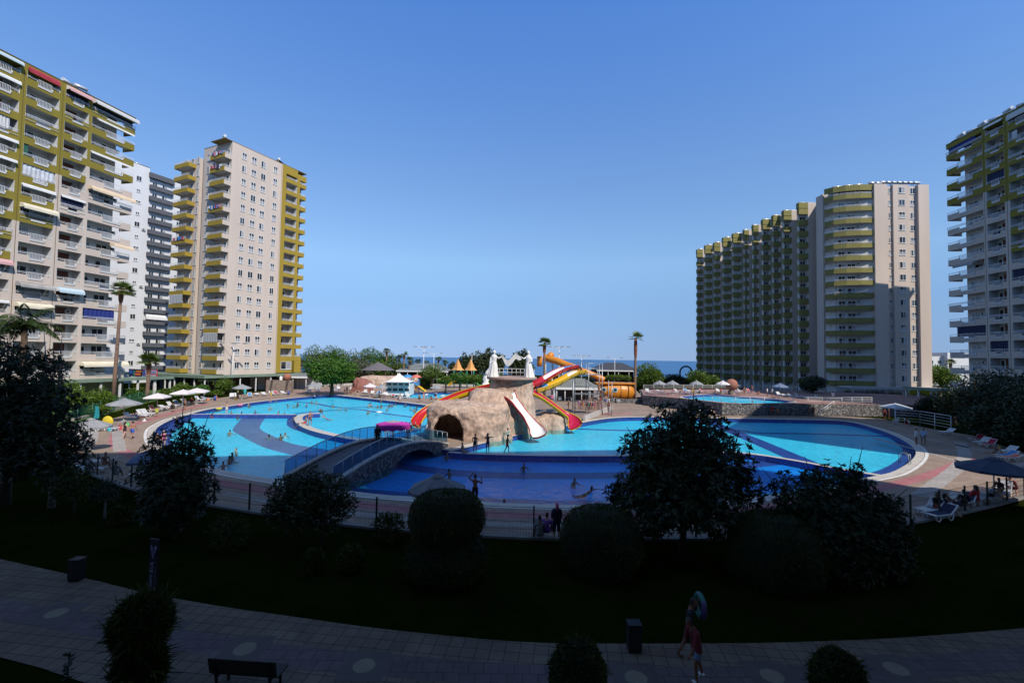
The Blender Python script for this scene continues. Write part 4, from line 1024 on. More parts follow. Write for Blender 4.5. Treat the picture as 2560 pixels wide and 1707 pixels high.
slide('water_slide', 'high red chute with blue and white lining from the stair tower', [(9.9,70.5,7.1),(8.7,68.5,6.95),(7.4,66,6.75),(6.2,63.5,6.35),(5.0,61,5.85),(4.0,58.8,5.4),(3.2,57.0,5.1),(2.4,55.6,4.9)], 1.1, .45, sl_red, sl_red, segs=[(.22, sl_blue), (.6, sl_white), (.85, sl_red), (1.0, sl_yel)], joints=7, supports=(.45,))
slide('water_slide', 'high yellow chute with white and blue lining beside the red one', [(11.0,70.0,6.3),(10.0,68.0,6.35),(8.8,66,6.05),(7.3,63.5,5.45),(5.9,61,4.95),(4.7,58.9,4.65),(3.7,57.2,4.45),(2.7,55.9,4.3)], 1.1, .45, sl_yel, sl_yel, segs=[(.12, sl_yel), (.33, sl_white), (.62, sl_yel), (1.0, sl_blue)], joints=7, supports=(.3, .6))
# stair tower
sc = thing('stair_tower', 'steel scaffold stair tower carrying the tops of the slides', 'stair tower', (11.6, 71.5, 0))
fm = MB()
for x in (-1.8, 0.3, 2.4, 3.9):
    for y in (-1.2, 1.2): fm.tube([(x, y, 0), (x, y, 7.9 if x < 3 else 5.2)], 0.06, 6)
for z in (2.0, 4.2, 6.2, 7.1, 7.9):
    for y in (-1.2, 1.2): fm.tube([(-1.8, y, z), (2.4, y, z)], 0.035, 5)
    for x in (-1.8, 0.3, 2.4): fm.tube([(x, -1.2, z), (x, 1.2, z)], 0.035, 5)
fm.build('frame', steel, sc)
pm_ = MB(); pm_.box(-1.8, 2.4, -1.2, 1.2, 6.12, 6.2); pm_.box(-1.8, 2.4, -1.2, 1.2, 3.1, 3.16); pm_.build('platform', M('deck plate', (0.15, 0.15, 0.15), .6), sc)
stp = MB()
for i in range(12): stp.box(2.45+i*0.12, 2.7+i*0.12, -1.1, -0.2, 3.0-i*0.25, 3.04-i*0.25)
for i in range(12): stp.box(2.1-i*0.28, 2.4-i*0.28, 0.2, 1.1, 3.2+i*0.25, 3.24+i*0.25)
stp.build('stairs', steel, sc)
# orange tube slide and play boat behind
ot = thing('water_slide', 'orange covered slide descending from a tall post tower beyond the pool', 'water slide', (0, 0, 0))
om_ = MB(); op = smooth([AT(1362, 893, 100), AT(1378, 899, 99), AT(1395, 903, 98), AT(1412, 911, 97), AT(1432, 918, 96), AT(1460, 927, 95), AT(1485, 938, 95), AT(1510, 949, 95)], 2)
om_.tube(op, [.6+.15*(i/len(op) < .55) for i in range(len(op))], 12); om_.build('tube', sl_or, ot)
hd = MB(); c0 = AT(1371, 893, 99.5); hd.tube([c0+Vector((0, 0, -.6)), c0+Vector((0.4, 0, .4)), c0+Vector((1.0, 0, .9))], [.75, .7, .5], 10); hd.tube([c0+Vector((-1.9, 0, .2)), c0+Vector((-1.9, 0, -2.0))], .6, 10); hd.build('tube_head', sl_or, ot)
for px in (1363, 1381, 1405):
    p = AT(px, 900, 99); q = MB(); q.tube([(p.x, p.y, 0), (p.x, p.y, 7.4)], .22, 8); q.build('support_post', white_paint, ot)
bt_ = thing('play_boat', 'big orange play boat with two round portholes behind the slides', 'play boat', AT(1540, 985, 95).to_2d().to_3d())
bo = MB(); pr = [(0.2, -4.0), (1.2, -3.8), (1.75, -2.0), (1.9, 0.5), (1.75, 2.8), (1.1, 3.7), (0.3, 3.9)]
bo.lathe(pr, 18, (0, 0, 0))
bo.v = [(z, y, x+2.0) for x, y, z in bo.v]; bo.f = [f[::-1] for f in bo.f]
bo.build('hull', sl_or, bt_)
dk = MB(); dk.box(-4.4, 3.6, -1.6, 1.6, 3.55, 3.85); dk.build('deck', sl_or, bt_)
for x in (-0.6, -2.9+4.2*0): 
    q = MB(); q.tube([(x, -1.92, 2.4), (x, -1.7, 2.4)], .5, 16); q.tube([(x, -1.96, 2.4), (x, -1.8, 2.4)], .34, 16, 1); q.build('porthole', [M('pale blue ring', (.3, .5, .6), .5), darkglass], bt_)
for x in (-1.9, .6, 2.2): q = MB(); q.tube([(x, 1.93*math.sin(a*PI/10), 2.0+1.93*math.cos(a*PI/10)) for a in range(-14, 1)], .06, 5); q.build('seam', wood, bt_)

# arched footbridge
br = thing('footbridge', 'arched footbridge with blue glass railings and stone faced sides', 'bridge', (-13.3, 30.3, 0), math.atan2(14.0, 5.4))
BL, BW, RISE = 15.0, 4.3, 1.12
def bz(u): return 0.12+RISE*math.sin(PI*min(1, max(0, u)))**1.0
NB = 40; us = [i/NB for i in range(NB+1)]
stonem = newmat('grey random rubble stone'); _mt, nt, b, _o = stonem
tc = nt.nodes.new('ShaderNodeTexCoord'); vo = nt.nodes.new('ShaderNodeTexVoronoi'); vo.inputs['Scale'].default_value = 4.5; vo.feature = 'F1'
nt.links.new(tc.outputs['Object'], vo.inputs[0]); v2 = nt.nodes.new('ShaderNodeTexVoronoi'); v2.feature = 'DISTANCE_TO_EDGE'; v2.inputs['Scale'].default_value = 4.5; nt.links.new(tc.outputs['Object'], v2.inputs[0])
bw_ = nt.nodes.new('ShaderNodeRGBToBW'); nt.links.new(vo.outputs['Color'], bw_.inputs[0])
sc_ = ramp(nt, bw_.outputs[0], [(0.2, (0.05, 0.05, 0.06)), (0.5, (0.12, 0.115, 0.115)), (0.8, (0.25, 0.24, 0.23))])
eg = ramp(nt, v2.outputs[0], [(0.02, (0.05, 0.05, 0.055)), (0.07, (1, 1, 1))])
nt.links.new(mixc(nt, sc_, eg, 1.0, 'MULTIPLY'), b.inputs['Base Color']); b.inputs['Roughness'].default_value = 0.85; bump(nt, b, v2.outputs[0], 0.6, 0.06); stonem = _mt
dk = MB()
for i in range(NB):
    a, c = us[i], us[i+1]; dk.quad((a*BL, -BW/2+.25, bz(a)), (c*BL, -BW/2+.25, bz(c)), (c*BL, BW/2-.25, bz(c)), (a*BL, BW/2-.25, bz(a)))
    dk.quad((a*BL, BW/2-.25, bz(a)-.25), (c*BL, BW/2-.25, bz(c)-.25), (c*BL, -BW/2+.25, bz(c)-.25), (a*BL, -BW/2+.25, bz(a)-.25))
dk.build('walkway_deck', M('grey bridge paving', (.14, .125, .13), .8, .15, 1.5), br)
def under(u):
    if u < 0.36: return -0.6
    t = (u-0.36)/0.61
    return max(-0.6, bz(u)-0.45-1.7*abs(2*t-1)**2.6) if t <= 1 else -0.6
for sgn_ in (-1, 1):
    w_ = MB(); y0, y1 = sorted((sgn_*BW/2, sgn_*(BW/2-.25)))
    for i in range(NB):
        a, c = us[i], us[i+1]
        for y, fl in ((y0, False), (y1, True)):
            p = [(a*BL, y, under(a)), (c*BL, y, under(c)), (c*BL, y, bz(c)+.16), (a*BL, y, bz(a)+.16)]; w_.quad(*(p[::-1] if fl else p))
        w_.quad((a*BL, y1, under(a)), (c*BL, y1, under(c)), (c*BL, y0, under(c)), (a*BL, y0, under(a)))
    w_.build('stone_side', stonem, br)
    cp_ = MB(); cp_.sweep([(u*BL, sgn_*(BW/2-.12), bz(u)+.16) for u in us], [(-.2, 0), (.2, 0), (.2, .12), (-.2, .12)], closed=True, smooth=False, ups=True)
    cp_.build('coping', coping, br)
    gp_ = MB()
    for i in range(NB):
        a, c = us[i], us[i+1]; y = sgn_*(BW/2-.12); gp_.quad((a*BL, y, bz(a)+.33), (c*BL, y, bz(c)+.33), (c*BL, y, bz(c)+1.2), (a*BL, y, bz(a)+1.2))
    if 'blue railing glass' not in MATS:
        mt, nt, b, out = newmat('blue railing glass'); nt.nodes.remove(b)
        tr = nt.nodes.new('ShaderNodeBsdfTransparent'); tr.inputs[0].default_value = (.22, .42, .68, 1); df = nt.nodes.new('ShaderNodeBsdfGlossy'); df.inputs[0].default_value = (.5, .6, .7, 1); df.inputs['Roughness'].default_value = .06
        mx = nt.nodes.new('ShaderNodeMixShader'); mx.inputs[0].default_value = .07; nt.links.new(tr.outputs[0], mx.inputs[1]); nt.links.new(df.outputs[0], mx.inputs[2]); nt.links.new(mx.outputs[0], out.inputs[0])
    gp_.build('glass_panel', MATS['blue railing glass'], br)
    hr = MB(); hr.tube([(u*BL, sgn_*(BW/2-.12), bz(u)+1.24) for u in us], .035, 6); hr.build('handrail', steel, br)
    for i in range(17):
        u = i/16; q = MB(); q.tube([(u*BL, sgn_*(BW/2-.12), bz(u)+.2), (u*BL, sgn_*(BW/2-.12), bz(u)+1.24)], .025, 6); q.build('post', steel, br)
pr_ = MB(); pr_.box(.36*BL-.5, .36*BL+.3, -BW/2+.3, BW/2-.3, -.6, .9); pr_.build('pier', stonem, br)
# ------------------------------------------------------------------ terrace with the raised pool
tw_px = [(1608,1012.5),(1700,1022),(1761,1030),(1805,1037.5),(1950,1038.5),(2060,1039),(2108,1039.5)]
tf = [G(*p) for p in tw_px]
tback = [Vector((88, 76, 0)), Vector((92, 100, 0)), Vector((60, 112, 0)), Vector((29.5, 104, 0))]
terl = tf+tback
fill([terl, tpool], ter, 'raised_terrace', tilemat('terrace paving', (0.33, 0.18, 0.15), (0.3, 0.17, 0.145), (.4, .2)))
mb = MB(); n = len(terl)
for i in range(n):
    a, c = terl[i], terl[(i+1) % n]; mb.quad((a.x, a.y, 0), (c.x, c.y, 0), (c.x, c.y, ter-0.003), (a.x, a.y, ter-0.003))
tag(mb.build('terrace_wall', stonem), 'dark rubble stone wall holding up the raised pool terrace', 'wall')
fill([offset(tpool, 0.02, True)], ter-.4, 'raised_pool_floor', MATS['pale blue pool tile'])
mb = MB(); n = len(tpool)
for i in range(n):
    a, c = tpool[i], tpool[(i+1) % n]; mb.quad((a.x, a.y, ter-.4), (c.x, c.y, ter-.4), (c.x, c.y, ter-.001), (a.x, a.y, ter-.001))
tag(mb.build('raised_pool_wall', MATS['dark blue pool tile']), kind='structure')
fill([tpool], ter-.07, 'raised_pool_water', water)
mb = MB(); closed_band(tpool, 0.0, .5, ter+.006, 0, mb); tag(mb.build('raised_pool_coping', coping), kind='structure')
def railing(name, label, pts, h, rows, gap, mat, z=0, grp=None, r=0.03):
    root = thing(name, label, 'railing', (pts[0].x, pts[0].y, z), 0, grp); o = pts[0]
    m_ = MB(); pm = []
    for a, c in zip(pts, pts[1:]):
        k = max(1, round((c-a).length/gap))
        for i in range(k+1):
            p = a.lerp(c, i/k)-o; pm.append(p)
        for j in range(rows):
            zz = h*(1-j/rows*0.85); m_.tube([(a-o)+Vector((0, 0, zz)), (c-o)+Vector((0, 0, zz))], r*(1.2 if j == 0 else .7), 6)
    m_.build('rail', mat, root)
    for p in pm: q = MB(); q.tube([(p.x, p.y, p.z), (p.x, p.y, p.z+h)], r*1.2, 6); q.build('post', mat, root)
    return root
e = [Vector((p.x, p.y, 0)) for p in tf]
railing('terrace_railing', 'thin white railing along the front edge of the raised stone terrace', [v+Vector((0, .3, 0)) for v in e], 1.0, 3, 2.2, railwhite, ter)
railing('terrace_railing', 'white railing along the far side of the raised terrace behind the loungers', [Vector((30, 103.5, 0)), Vector((60, 111, 0)), Vector((88, 101, 0))], 1.05, 4, 2.6, railwhite, ter)
railing('ramp_railing', 'long white four bar ramp railing at the right end of the deck', [G(2238, 1062), G(2300, 1068), G(2378, 1084)], 2.2, 5, 3.2, railwhite)
railing('stair_railing', 'sloping white handrail on the stairs down from the terrace', [G(2050, 1041)+Vector((0, 0, .9)), G(2092, 1040)+Vector((0, .6, 2.4))], .9, 2, 2.0, railwhite)
railing('terrace_railing', 'white bar railing at the right end of the raised terrace', [G(2105, 1010, ter), G(2180, 1010, ter)], 1.1, 4, 2.0, railwhite, ter)
sg = thing('notice_board', 'yellow striped notice board against the dark terrace wall', 'notice board', G(2008, 1036)); q = MB(); q.box(-.75, .75, -.05, 0, .5, 1.9); q.build('board', stripes('yellow striped board', (.42, .38, .02), (.12, .2, .02), .01), sg); q = MB()
for i in range(5): q.box(-.7, .7, -.07, -.051, .65+i*.24, .7+i*.24)
q.build('lettering', M('board green', (.02, .1, .03), .6), sg)
# perimeter fence of welded mesh
fz = [p for p in fence_line]
L_ = [0]
for a, c in zip(fz, fz[1:]): L_.append(L_[-1]+(c-a).length)
def along(d, off=0.0):
    for i in range(len(L_)-1):
        if L_[i+1] >= d: 
            t = (d-L_[i])/(L_[i+1]-L_[i]); p = fz[i].lerp(fz[i+1], t); tt = (fz[i+1]-fz[i]).normalized(); return p, tt
    return fz[-1], (fz[-1]-fz[-2]).normalized()
fe = thing('mesh_fence', 'dark green welded mesh fence curving along the near edge of the deck', 'fence', (0, 0, 0))
d = 0; npost = int(L_[-1]/2.55); mp_ = MB(); kb = MB()
for i in range(npost+1):
    p, t = along(i*L_[-1]/npost); q = MB(); q.box(-.035, .035, -.035, .035, 0, 1.55); q.box(-.06, .06, -.06, .06, 0, .02); q.build('post', darkmetal, fe, (p.x, p.y, 0.004), math.atan2(t.y, t.x))
k = int(L_[-1]/0.075)
for i in range(k):
    p, t = along(i*L_[-1]/k); s_ = Vector((t.y, -t.x, 0))*.004; t_ = t*.005
    mp_.add([p-t_+Vector((0, 0, .06)), p+t_+Vector((0, 0, .06)), p+t_+Vector((0, 0, 1.48)), p-t_+Vector((0, 0, 1.48))], [(0, 1, 2, 3)])
for z in (.1, .45, .8, 1.15, 1.46):
    for i in range(int(L_[-1]/.6)): 
        a, _ = along(i*.6); c, _ = along((i+1)*.6); mp_.obox(a+Vector((0, 0, z)), c+Vector((0, 0, z)), .012, .014)
mp_.build('mesh_panel', darkmetal, fe)
for i in range(int(L_[-1]/1.0)):
    a, _ = along(i*1.0); c, _ = along(i+1.0); kb.obox(a+Vector((0, 0, .06)), c+Vector((0, 0, .06)), .3, .12)
kb.build('kerb', M('kerb concrete', (.2, .19, .18), .85, .2, 1.5), fe)
# green fence posts by the left lawn
lf = thing('mesh_fence', 'thin green mesh fence between the left lawn and the loungers', 'fence', (0, 0, 0)); greenm = M('green fence paint', (.02, .11, .07), .5)
lp = [G(*p) for p in ((150, 1066), (230, 1046), (300, 1022), (345, 1010), (420, 996))]; q = MB()
for a, c in zip(lp, lp[1:]):
    n = max(2, int((c-a).length/2.6))
    for i in range(n): p = a.lerp(c, i/n); w_ = MB(); w_.tube([(0, 0, 0), (0, 0, 1.9)], .04, 6); w_.build('post', greenm, lf, p)
    for z in (.4, 1.1, 1.85): q.obox(a+Vector((0, 0, z)), c+Vector((0, 0, z)), .015, .015)
    for i in range(int((c-a).length/.16)): p = a.lerp(c, i/((c-a).length/.16)); q.box(p.x-.006, p.x+.006, p.y-.006, p.y+.006, .1, 1.85)
q.build('mesh_panel', greenm, lf)

# ------------------------------------------------------------------ parasols
um_mats = {}
def umat(nm, c): return M(nm+' parasol cloth', c, .85, .12, 1.0)
def parasol_proto(kind, W, mat, mat2=None):
    root = thing('parasol', 'x', 'parasol'); H = 2.15; n = {'oct': 8, 'sq': 4, 'round': 24}[kind]; R_ = W/2
    rise = {'oct': .62, 'sq': .55, 'round': .28}[kind]*W/3
    cm = MB(); rings = 7; sub = 6 if n < 24 else 1; N = n*sub; vs = []
    for j in range(rings+1):
        t = j/rings
        for i in range(N):
            a = 2*PI*i/N+PI/n; f = (i % sub)/sub if sub > 1 else 0
            k = 1.0
            if n < 24: k = math.cos(PI/n)/math.cos(((i % sub)/sub-.5)*2*PI/n) if True else 1
            a = 2*PI*(i//sub)/n+2*PI/n*f+PI/n
            kk = math.cos(PI/n)/math.cos(f*2*PI/n-PI/n) if n < 24 else 1
            sag = 0.05*W/3*math.sin(PI*f)*t if n < 24 else 0
            r = R_*t*kk; z = H+rise*(1-t**1.15)-sag
            vs.append((r*math.cos(a), r*math.sin(a), z))
    fs = [(j*N+i, (j+1)*N+i, (j+1)*N+(i+1) % N, j*N+(i+1) % N) for j in range(rings) for i in range(N)]
    mi2 = [0]*len(fs)
    o = len(cm.v); cm.v += vs
    for q, f in enumerate(fs): cm.f.append(f); cm.m.append(1 if (kind == 'round' and q//N >= 3) else 0); cm.sm.append(n >= 24)
    # valance
    vv = []
    dv = .16 if kind != 'round' else .42
    for i in range(N): x, y, z = vs[rings*N+i]; vv.append((x*1.0, y*1.0, z-dv*(1-.25*abs(math.sin(i*PI/ (sub if sub > 1 else 2))))))
    o2 = len(cm.v); cm.v += vv
    for i in range(N): cm.f.append((rings*N+i, o2+i, o2+(i+1) % N, rings*N+(i+1) % N)); cm.m.append(1 if kind == 'round' else 0); cm.sm.append(False)
    cm.build('canopy', [mat, mat2 or mat], root)
    if kind == 'oct':
        vt = MB(); vt.lathe([(.34*W/3, H+rise*.86), (.3*W/3, H+rise*.93), (.05, H+rise*1.12)], 8); vt.build('vent_cap', mat, root)
    pl = MB(); pl.tube([(0, 0, 0), (0, 0, H+rise+.08)], .03, 8); pl.build('pole', steel if kind != 'sq' else railwhite, root)
    rb = MB()
    for i in range(n if n < 24 else 8):
        a = 2*PI*i/(n if n < 24 else 8)+PI/n; rb.tube([(0, 0, H+rise-.05), (R_*.97*math.cos(a), R_*.97*math.sin(a), H-.03)], .012, 4)
        rb.tube([(0, 0, H-.15), (R_*.5*math.cos(a), R_*.5*math.sin(a), H+rise*.42)], .01, 4)
    rb.build('ribs', steel, root)
    bs = MB(); bs.lathe([(.0, .0), (.3, 0), (.3, .08), (.06, .14), (.05, .35), (0, .35)], 14); bs.build('base', M('base concrete', (.25, .25, .24), .8), root)
    return root
greyc, whitec, turqc, redc, purpc, navyc, bluec = umat('grey', (.25, .255, .27)), umat('white', (.6, .55, .56)), umat('turquoise', (.05, .4, .42)), umat('red', (.5, .03, .04)), umat('purple', (.42, .03, .3)), umat('dark blue', (.03, .045, .085)), umat('slate blue', (.13, .17, .27))
protos = {}
def parasol(px, py, wpx, kind, mat, label, mat2=None, z0=0, rz=None, group=None):
    p = G(px, py, z0+2.1); dist = math.hypot(p.x, p.y); W = wpx*p.y/FPX; W = max(1.8, min(W, 5.2))
    if (kind, mat.name) not in protos:
        r_ = parasol_proto(kind, 3.0, mat, mat2); protos[(kind, mat.name)] = r_
    else: r_ = dup(protos[(kind, mat.name)])
    s_ = W/3.0; r_.location = (p.x, p.y, z0); r_.scale = (s_, s_, 1.0); r_.rotation_euler = (0, 0, rng.uniform(0, 1.5) if rz is None else rz)
    r_['label'] = label
    if group: r_['group'] = group
    elif 'group' in r_: del r_['group']
    return r_
parasol(227, 1066, 84, 'oct', greyc, 'big grey parasol over the loungers nearest the left trees')
parasol(311, 1010, 72, 'oct', greyc, 'grey parasol by the green fence on the left lawn edge')
parasol(394, 993, 62, 'sq', whitec, 'white square parasol beside the salmon coloured lounger', rz=.3)
parasol(458, 983, 58, 'sq', whitec, 'white square parasol just left of its taller twin', rz=.2)
parasol(492, 979, 66, 'sq', whitec, 'larger white square parasol over the dark loungers, right of its twin', rz=.4)
parasol(605, 970, 42, 'oct', greyc, 'grey parasol in front of the mustard tower arcade')
parasol(787, 965, 38, 'oct', greyc, 'grey parasol under the big round tree on the far deck')
parasol(925, 966, 32, 'oct', whitec, 'white peaked parasol next to the poolside kiosk')
parasol(954, 969, 30, 'oct', greyc, 'grey parasol directly left of the white kiosk')
o_ = parasol(983, 1053, 76, 'round', greyc, 'round purple and grey parasol at the island end of the footbridge', mat2=purpc); p_ = G(983, 1060, 2.4); o_.location = (p_.x, p_.y, 0); o_.scale = (o_.scale[0], o_.scale[1], 1.13)
parasol(1093, 1222, 144, 'oct', umat('charcoal', (.16, .165, .185)), 'large charcoal parasol behind the two tier clipped shrub')
parasol(378, 1147, 120, 'sq', bluec, 'slate blue square parasol beyond the left oleander', rz=.55)
parasol(2484, 1172, 150, 'oct', navyc, 'wide dark blue parasol over the loungers at the right')
parasol(2590, 1178, 110, 'oct', navyc, 'second dark blue parasol cut off by the right edge')
for px, py, wp, wh in ((1400, 969, 46, 'the left end of the snack bar row'), (1424, 973, 30, 'the snack bar, second in the row'), (1452, 972, 40, 'the foot of the stair tower'), (1478, 970, 30, 'the steel scaffold posts'), (1502, 972, 36, 'the red parasol')):
    parasol(px, py, wp, 'oct', turqc, 'turquoise parasol beside '+wh)
parasol(1538, 975, 46, 'oct', redc, 'red parasol in front of the orange play boat')
for px, lab in ((1649, 'grey parasol nearest the tall palm on the raised terrace'), (1681, 'grey parasol, middle one of three on the raised terrace'), (1741, 'grey parasol beside the leafy bushes on the raised terrace')):
    parasol(px, 960, 32, 'oct', greyc, lab, z0=ter)
parasol(1807, 960, 33, 'oct', whitec, 'white parasol next to the terracotta ball on the terrace', z0=ter)
parasol(1950, 967, 36, 'oct', bluec, 'slate blue parasol on the shaded part of the terrace', z0=ter)
parasol(2239, 1018, 64, 'sq', umat('pale blue', (.5, .52, .56)), 'pale square parasol above the ramp railing at right')
parasol(1090, 970, 30, 'oct', greyc, 'small grey parasol behind the island rock on the far deck')

# ------------------------------------------------------------------ sun loungers, chairs, tables
def lounger_proto(back, mat, towel=None):
    root = thing('sun_lounger', 'x', 'sun lounger'); L0, W0, h = 1.9, .66, .36
    fr = MB(); 
    for y in (-W0/2, W0/2): fr.obox((0, y, h), (1.25, y, h), .06, .06); 
    for i in range(15): fr.box(.03+i*.083, .03+i*.083+.066, -W0/2+.03, W0/2-.03, h-.01, h+.02)
    fr.build('bed', mat, root)
    bk = MB(); a = R(back); c, s_ = math.cos(a), math.sin(a)
    for y in (-W0/2, W0/2): bk.obox((1.25, y, h), (1.25+.72*c, y, h+.72*s_), .06, .05)
    for i in range(9):
        d0 = .04+i*.078; bk.add([(1.25+d0*c, -W0/2+.03, h+d0*s_+.01), (1.25+(d0+.06)*c, -W0/2+.03, h+(d0+.06)*s_+.01), (1.25+(d0+.06)*c, W0/2-.03, h+(d0+.06)*s_+.01), (1.25+d0*c, W0/2-.03, h+d0*s_+.01)], [(0, 1, 2, 3)])
    bk.build('backrest', mat, root)
    for x0 in (.12, 1.05):
        for y in (-W0/2+.02, W0/2-.02):
            lg = MB(); lg.tube([(x0, y, h-.02), (x0+.06, y, .12), (x0+.2, y, .02), (x0+.34, y, .12), (x0+.4, y, h-.02)], .035, 6); lg.build('leg', mat, root)
    if towel:
        tw = MB(); tw.box(.3, 1.2, -W0/2+.05, W0/2-.05, h+.022, h+.04); tw.add([(1.26, -W0/2+.05, h+.05), (1.26+.6*c, -W0/2+.05, h+.05+.6*s_), (1.26+.6*c, W0/2-.05, h+.05+.6*s_), (1.26, W0/2-.05, h+.05)], [(0, 1, 2, 3)]); tw.build('towel_cover', towel, root)
    return root
LP = {}
salmon = M('salmon towel', (.6, .16, .1), .9, .1); navyt = M('navy towel', (.02, .03, .07), .9, .1); bluet = M('blue towel', (.06, .2, .42), .9, .1); redt = M('red towel', (.4, .02, .05), .9, .1); stript = M('patterned towel', (.2, .25, .35), .9, .5, 6)
def lounger(px, py, ang, label, back=38, towel=None, group=None, z=0, sc=1.0):
    k = (back, towel.name if towel else '')
    if k not in LP: LP[k] = lounger_proto(back, white_p, towel); o = LP[k]
    else: o = dup(LP[k])
    p = G(px, py, z); o.location = p; o.rotation_euler = (0, 0, R(ang)); o['label'] = label
    if 'group' in o: del o['group']
    if group: o['group'] = group
    return o
g1 = 'white sun loungers along the left side of the pool'
lounger(255, 1078, 178, 'white lounger flat under the big grey parasol by the left trees', 5); lounger(222, 1094, 178, 'white lounger half hidden under the near left grey parasol pole', 5)
lounger(290, 1078, 160, 'white lounger heaped with colourful beach bags and a yellow float', 40, stript); lounger(345, 1048, 175, 'white lounger with a person in dark clothes stretched out', 40)
lounger(386, 1040, 178, 'raised white lounger just left of the salmon one', 55); lounger(402, 1030, 175, 'white lounger with a salmon towel over its back', 55, salmon); lounger(375, 1041, 176, 'raised white lounger next to a white drinks table', 50)
lounger(428, 1023, 175, 'white lounger in the shade of the white square parasol', 20); lounger(446, 1019, 178, 'raised white lounger to the right of the white square parasol', 50); lounger(462, 1014, 178, 'white lounger with blue towel beside the twin white parasols', 45, bluet); lounger(480, 1009, 176, 'white lounger with dark cover beneath the larger white parasol', 35, navyt); lounger(512, 1003, 176, 'raised white lounger right of the larger white parasol', 50); lounger(530, 1000, 178, 'white lounger with striped towel near the blue bin', 20, stript)
lounger(225, 1112, 185, 'white lounger with a dark blue towel in the sun at left edge', 12, navyt); lounger(228, 1120, 183, 'narrow white lounger at the shadow line on the left deck', 6)
for i, (px, py) in enumerate(((578, 996), (592, 995), (626, 994), (645, 990), (664, 990), (684, 989), (697, 988), (716, 987))):
    lounger(px, py, 118+i*4, 'white lounger in the row below the stone fountain wall', (50, 50, 50, 12, 30, 45, 40, 30)[i], (None, None, bluet, None, None, None, redt, None)[i], 'white loungers in the row below the stone fountain wall')
for i, (px, py) in enumerate(((758, 984), (772, 983), (790, 981), (832, 977), (848, 975), (878, 978), (893, 981), (905, 984), (917, 985), (930, 987), (942, 989), (952, 990), (968, 992), (982, 994), (998, 996), (1012, 997), (1072, 995), (1088, 995), (1104, 995), (1125, 996), (1140, 997))):
    lounger(px, py, 70+((i*37) % 50), 'white lounger in the crowded row on the far deck', (50, 30, 45, 12, 38)[i % 5], (None, None, None, bluet, None, None, redt)[i % 7], 'white loungers in the crowded row on the far deck')
for i, px in enumerate((1625, 1662, 1690, 1706, 1722, 1740, 1756, 1770, 1806, 1828, 1850, 1866, 1884)):
    lounger(px, 983.5-(.002*(px-1600)), 95+((i*31) % 60), 'white lounger standing by the far railing of the raised terrace', (45, 20, 10, 40)[i % 4], (None, None, redt, None, bluet)[i % 5], 'white loungers by the far railing of the raised terrace', ter)
for i, px in enumerate((1960, 1978, 1996, 2014, 2032, 2050)):
    lounger(px, 992+i*1.2, 100+i*11, 'white lounger on the shaded right part of the raised terrace', (45, 15, 25)[i % 3], None, 'white loungers on the shaded right part of the terrace', ter)
lounger(1765, 1030, 185, 'white lounger with a seated woman against the dark stone wall', 5); lounger(1738, 1026, 40, 'raised white lounger by the dark wall behind the big tree', 55)
lounger(2352, 1086, 10, 'single empty white lounger beside the ramp railing', 32); lounger(2428, 1104, 15, 'white lounger with maroon towel left of the blue and white one', 40, redt); lounger(2438, 1112, 12, 'white lounger second from the right hedge', 38); lounger(2452, 1118, 10, 'white lounger with red towel hanging behind it', 45, redt)
lounger(2498, 1135, 8, 'lounger with a sunbather in a straw hat at right', 35); lounger(2495, 1146, 6, 'white lounger with blue beach bag in front of the sunbather', 30, bluet); lounger(2500, 1152, 4, 'white lounger with pink towel just above the dark blue parasol', 20, salmon)
for i, (px, py, an) in enumerate(((2300, 1290, 20), (2330, 1288, 30), (2360, 1280, 25), (2395, 1272, 28), (2430, 1262, 30), (2460, 1258, 25), (2500, 1246, 35), (2320, 1302, 15))):
    lounger(px, py, an, 'white lounger in the shade by the right end of the mesh fence', (45, 20, 50, 40)[i % 4], (None, stript, None, navyt)[i % 4], 'white loungers in the shade by the right end of the fence')
lounger(215, 1165, 20, 'white lounger with seated people by the left bend of the fence', 20); lounger(60, 1160, 10, 'pale lounger seen between the dark trunks at left edge', 8); lounger(262, 1182, 190, 'white lounger under the slate blue parasol', 15); lounger(320, 1198, 30, 'white lounger nearest the fence below the slate blue parasol', 45)
lounger(1110, 1290, 88, 'white lounger partly hidden behind the two tier clipped shrub', 30)
def chair_proto():
    root = thing('garden_chair', 'x', 'chair'); q = MB(); q.box(-.24, .24, -.24, .22, .42, .46); q.build('seat', white_p, root)
    q = MB()
    for i in range(6): q.box(-.24, .24, .2+i*.012, .235+i*.012, .5+i*.075, .56+i*.075)
    for x in (-.25, .25): q.obox((x, .2, .44), (x, .3, .96), .05, .05)
    q.build('backrest', white_p, root)
    for x in (-.22, .22):
        for y in (-.22, .22): q = MB(); q.tube([(x*.95, y*.95, .42), (x*1.12, y*1.15, 0)], [.03, .024], 6); q.build('leg', white_p, root)
    for x in (-.27, .27): q = MB(); q.obox((x, -.22, .66), (x, .24, .66), .05, .03); q.obox((x, -.22, .42), (x, -.22, .66), .04, .04); q.build('armrest', white_p, root)
    return root
CHP = []
def chair(px, py, ang, label, z=0, group=None):
    if not CHP: CHP.append(chair_proto()); o = CHP[0]
    else: o = dup(CHP[0])
    o.location = G(px, py, z); o.rotation_euler = (0, 0, R(ang)); o['label'] = label
    if 'group' in o: del o['group']
    if group: o['group'] = group
    return o
chair(1347, 1338, 175, 'slatted plastic chair seen from behind at the fence, left of the round hedge'); chair(1622, 1342, 185, 'slatted plastic chair seen from behind between hedge and leafy tree')
chair(2268, 1062, 60, 'white plastic chair with bare legs beside the ramp railing'); chair(2240, 1060, 200, 'white plastic chair beneath the pale square parasol')
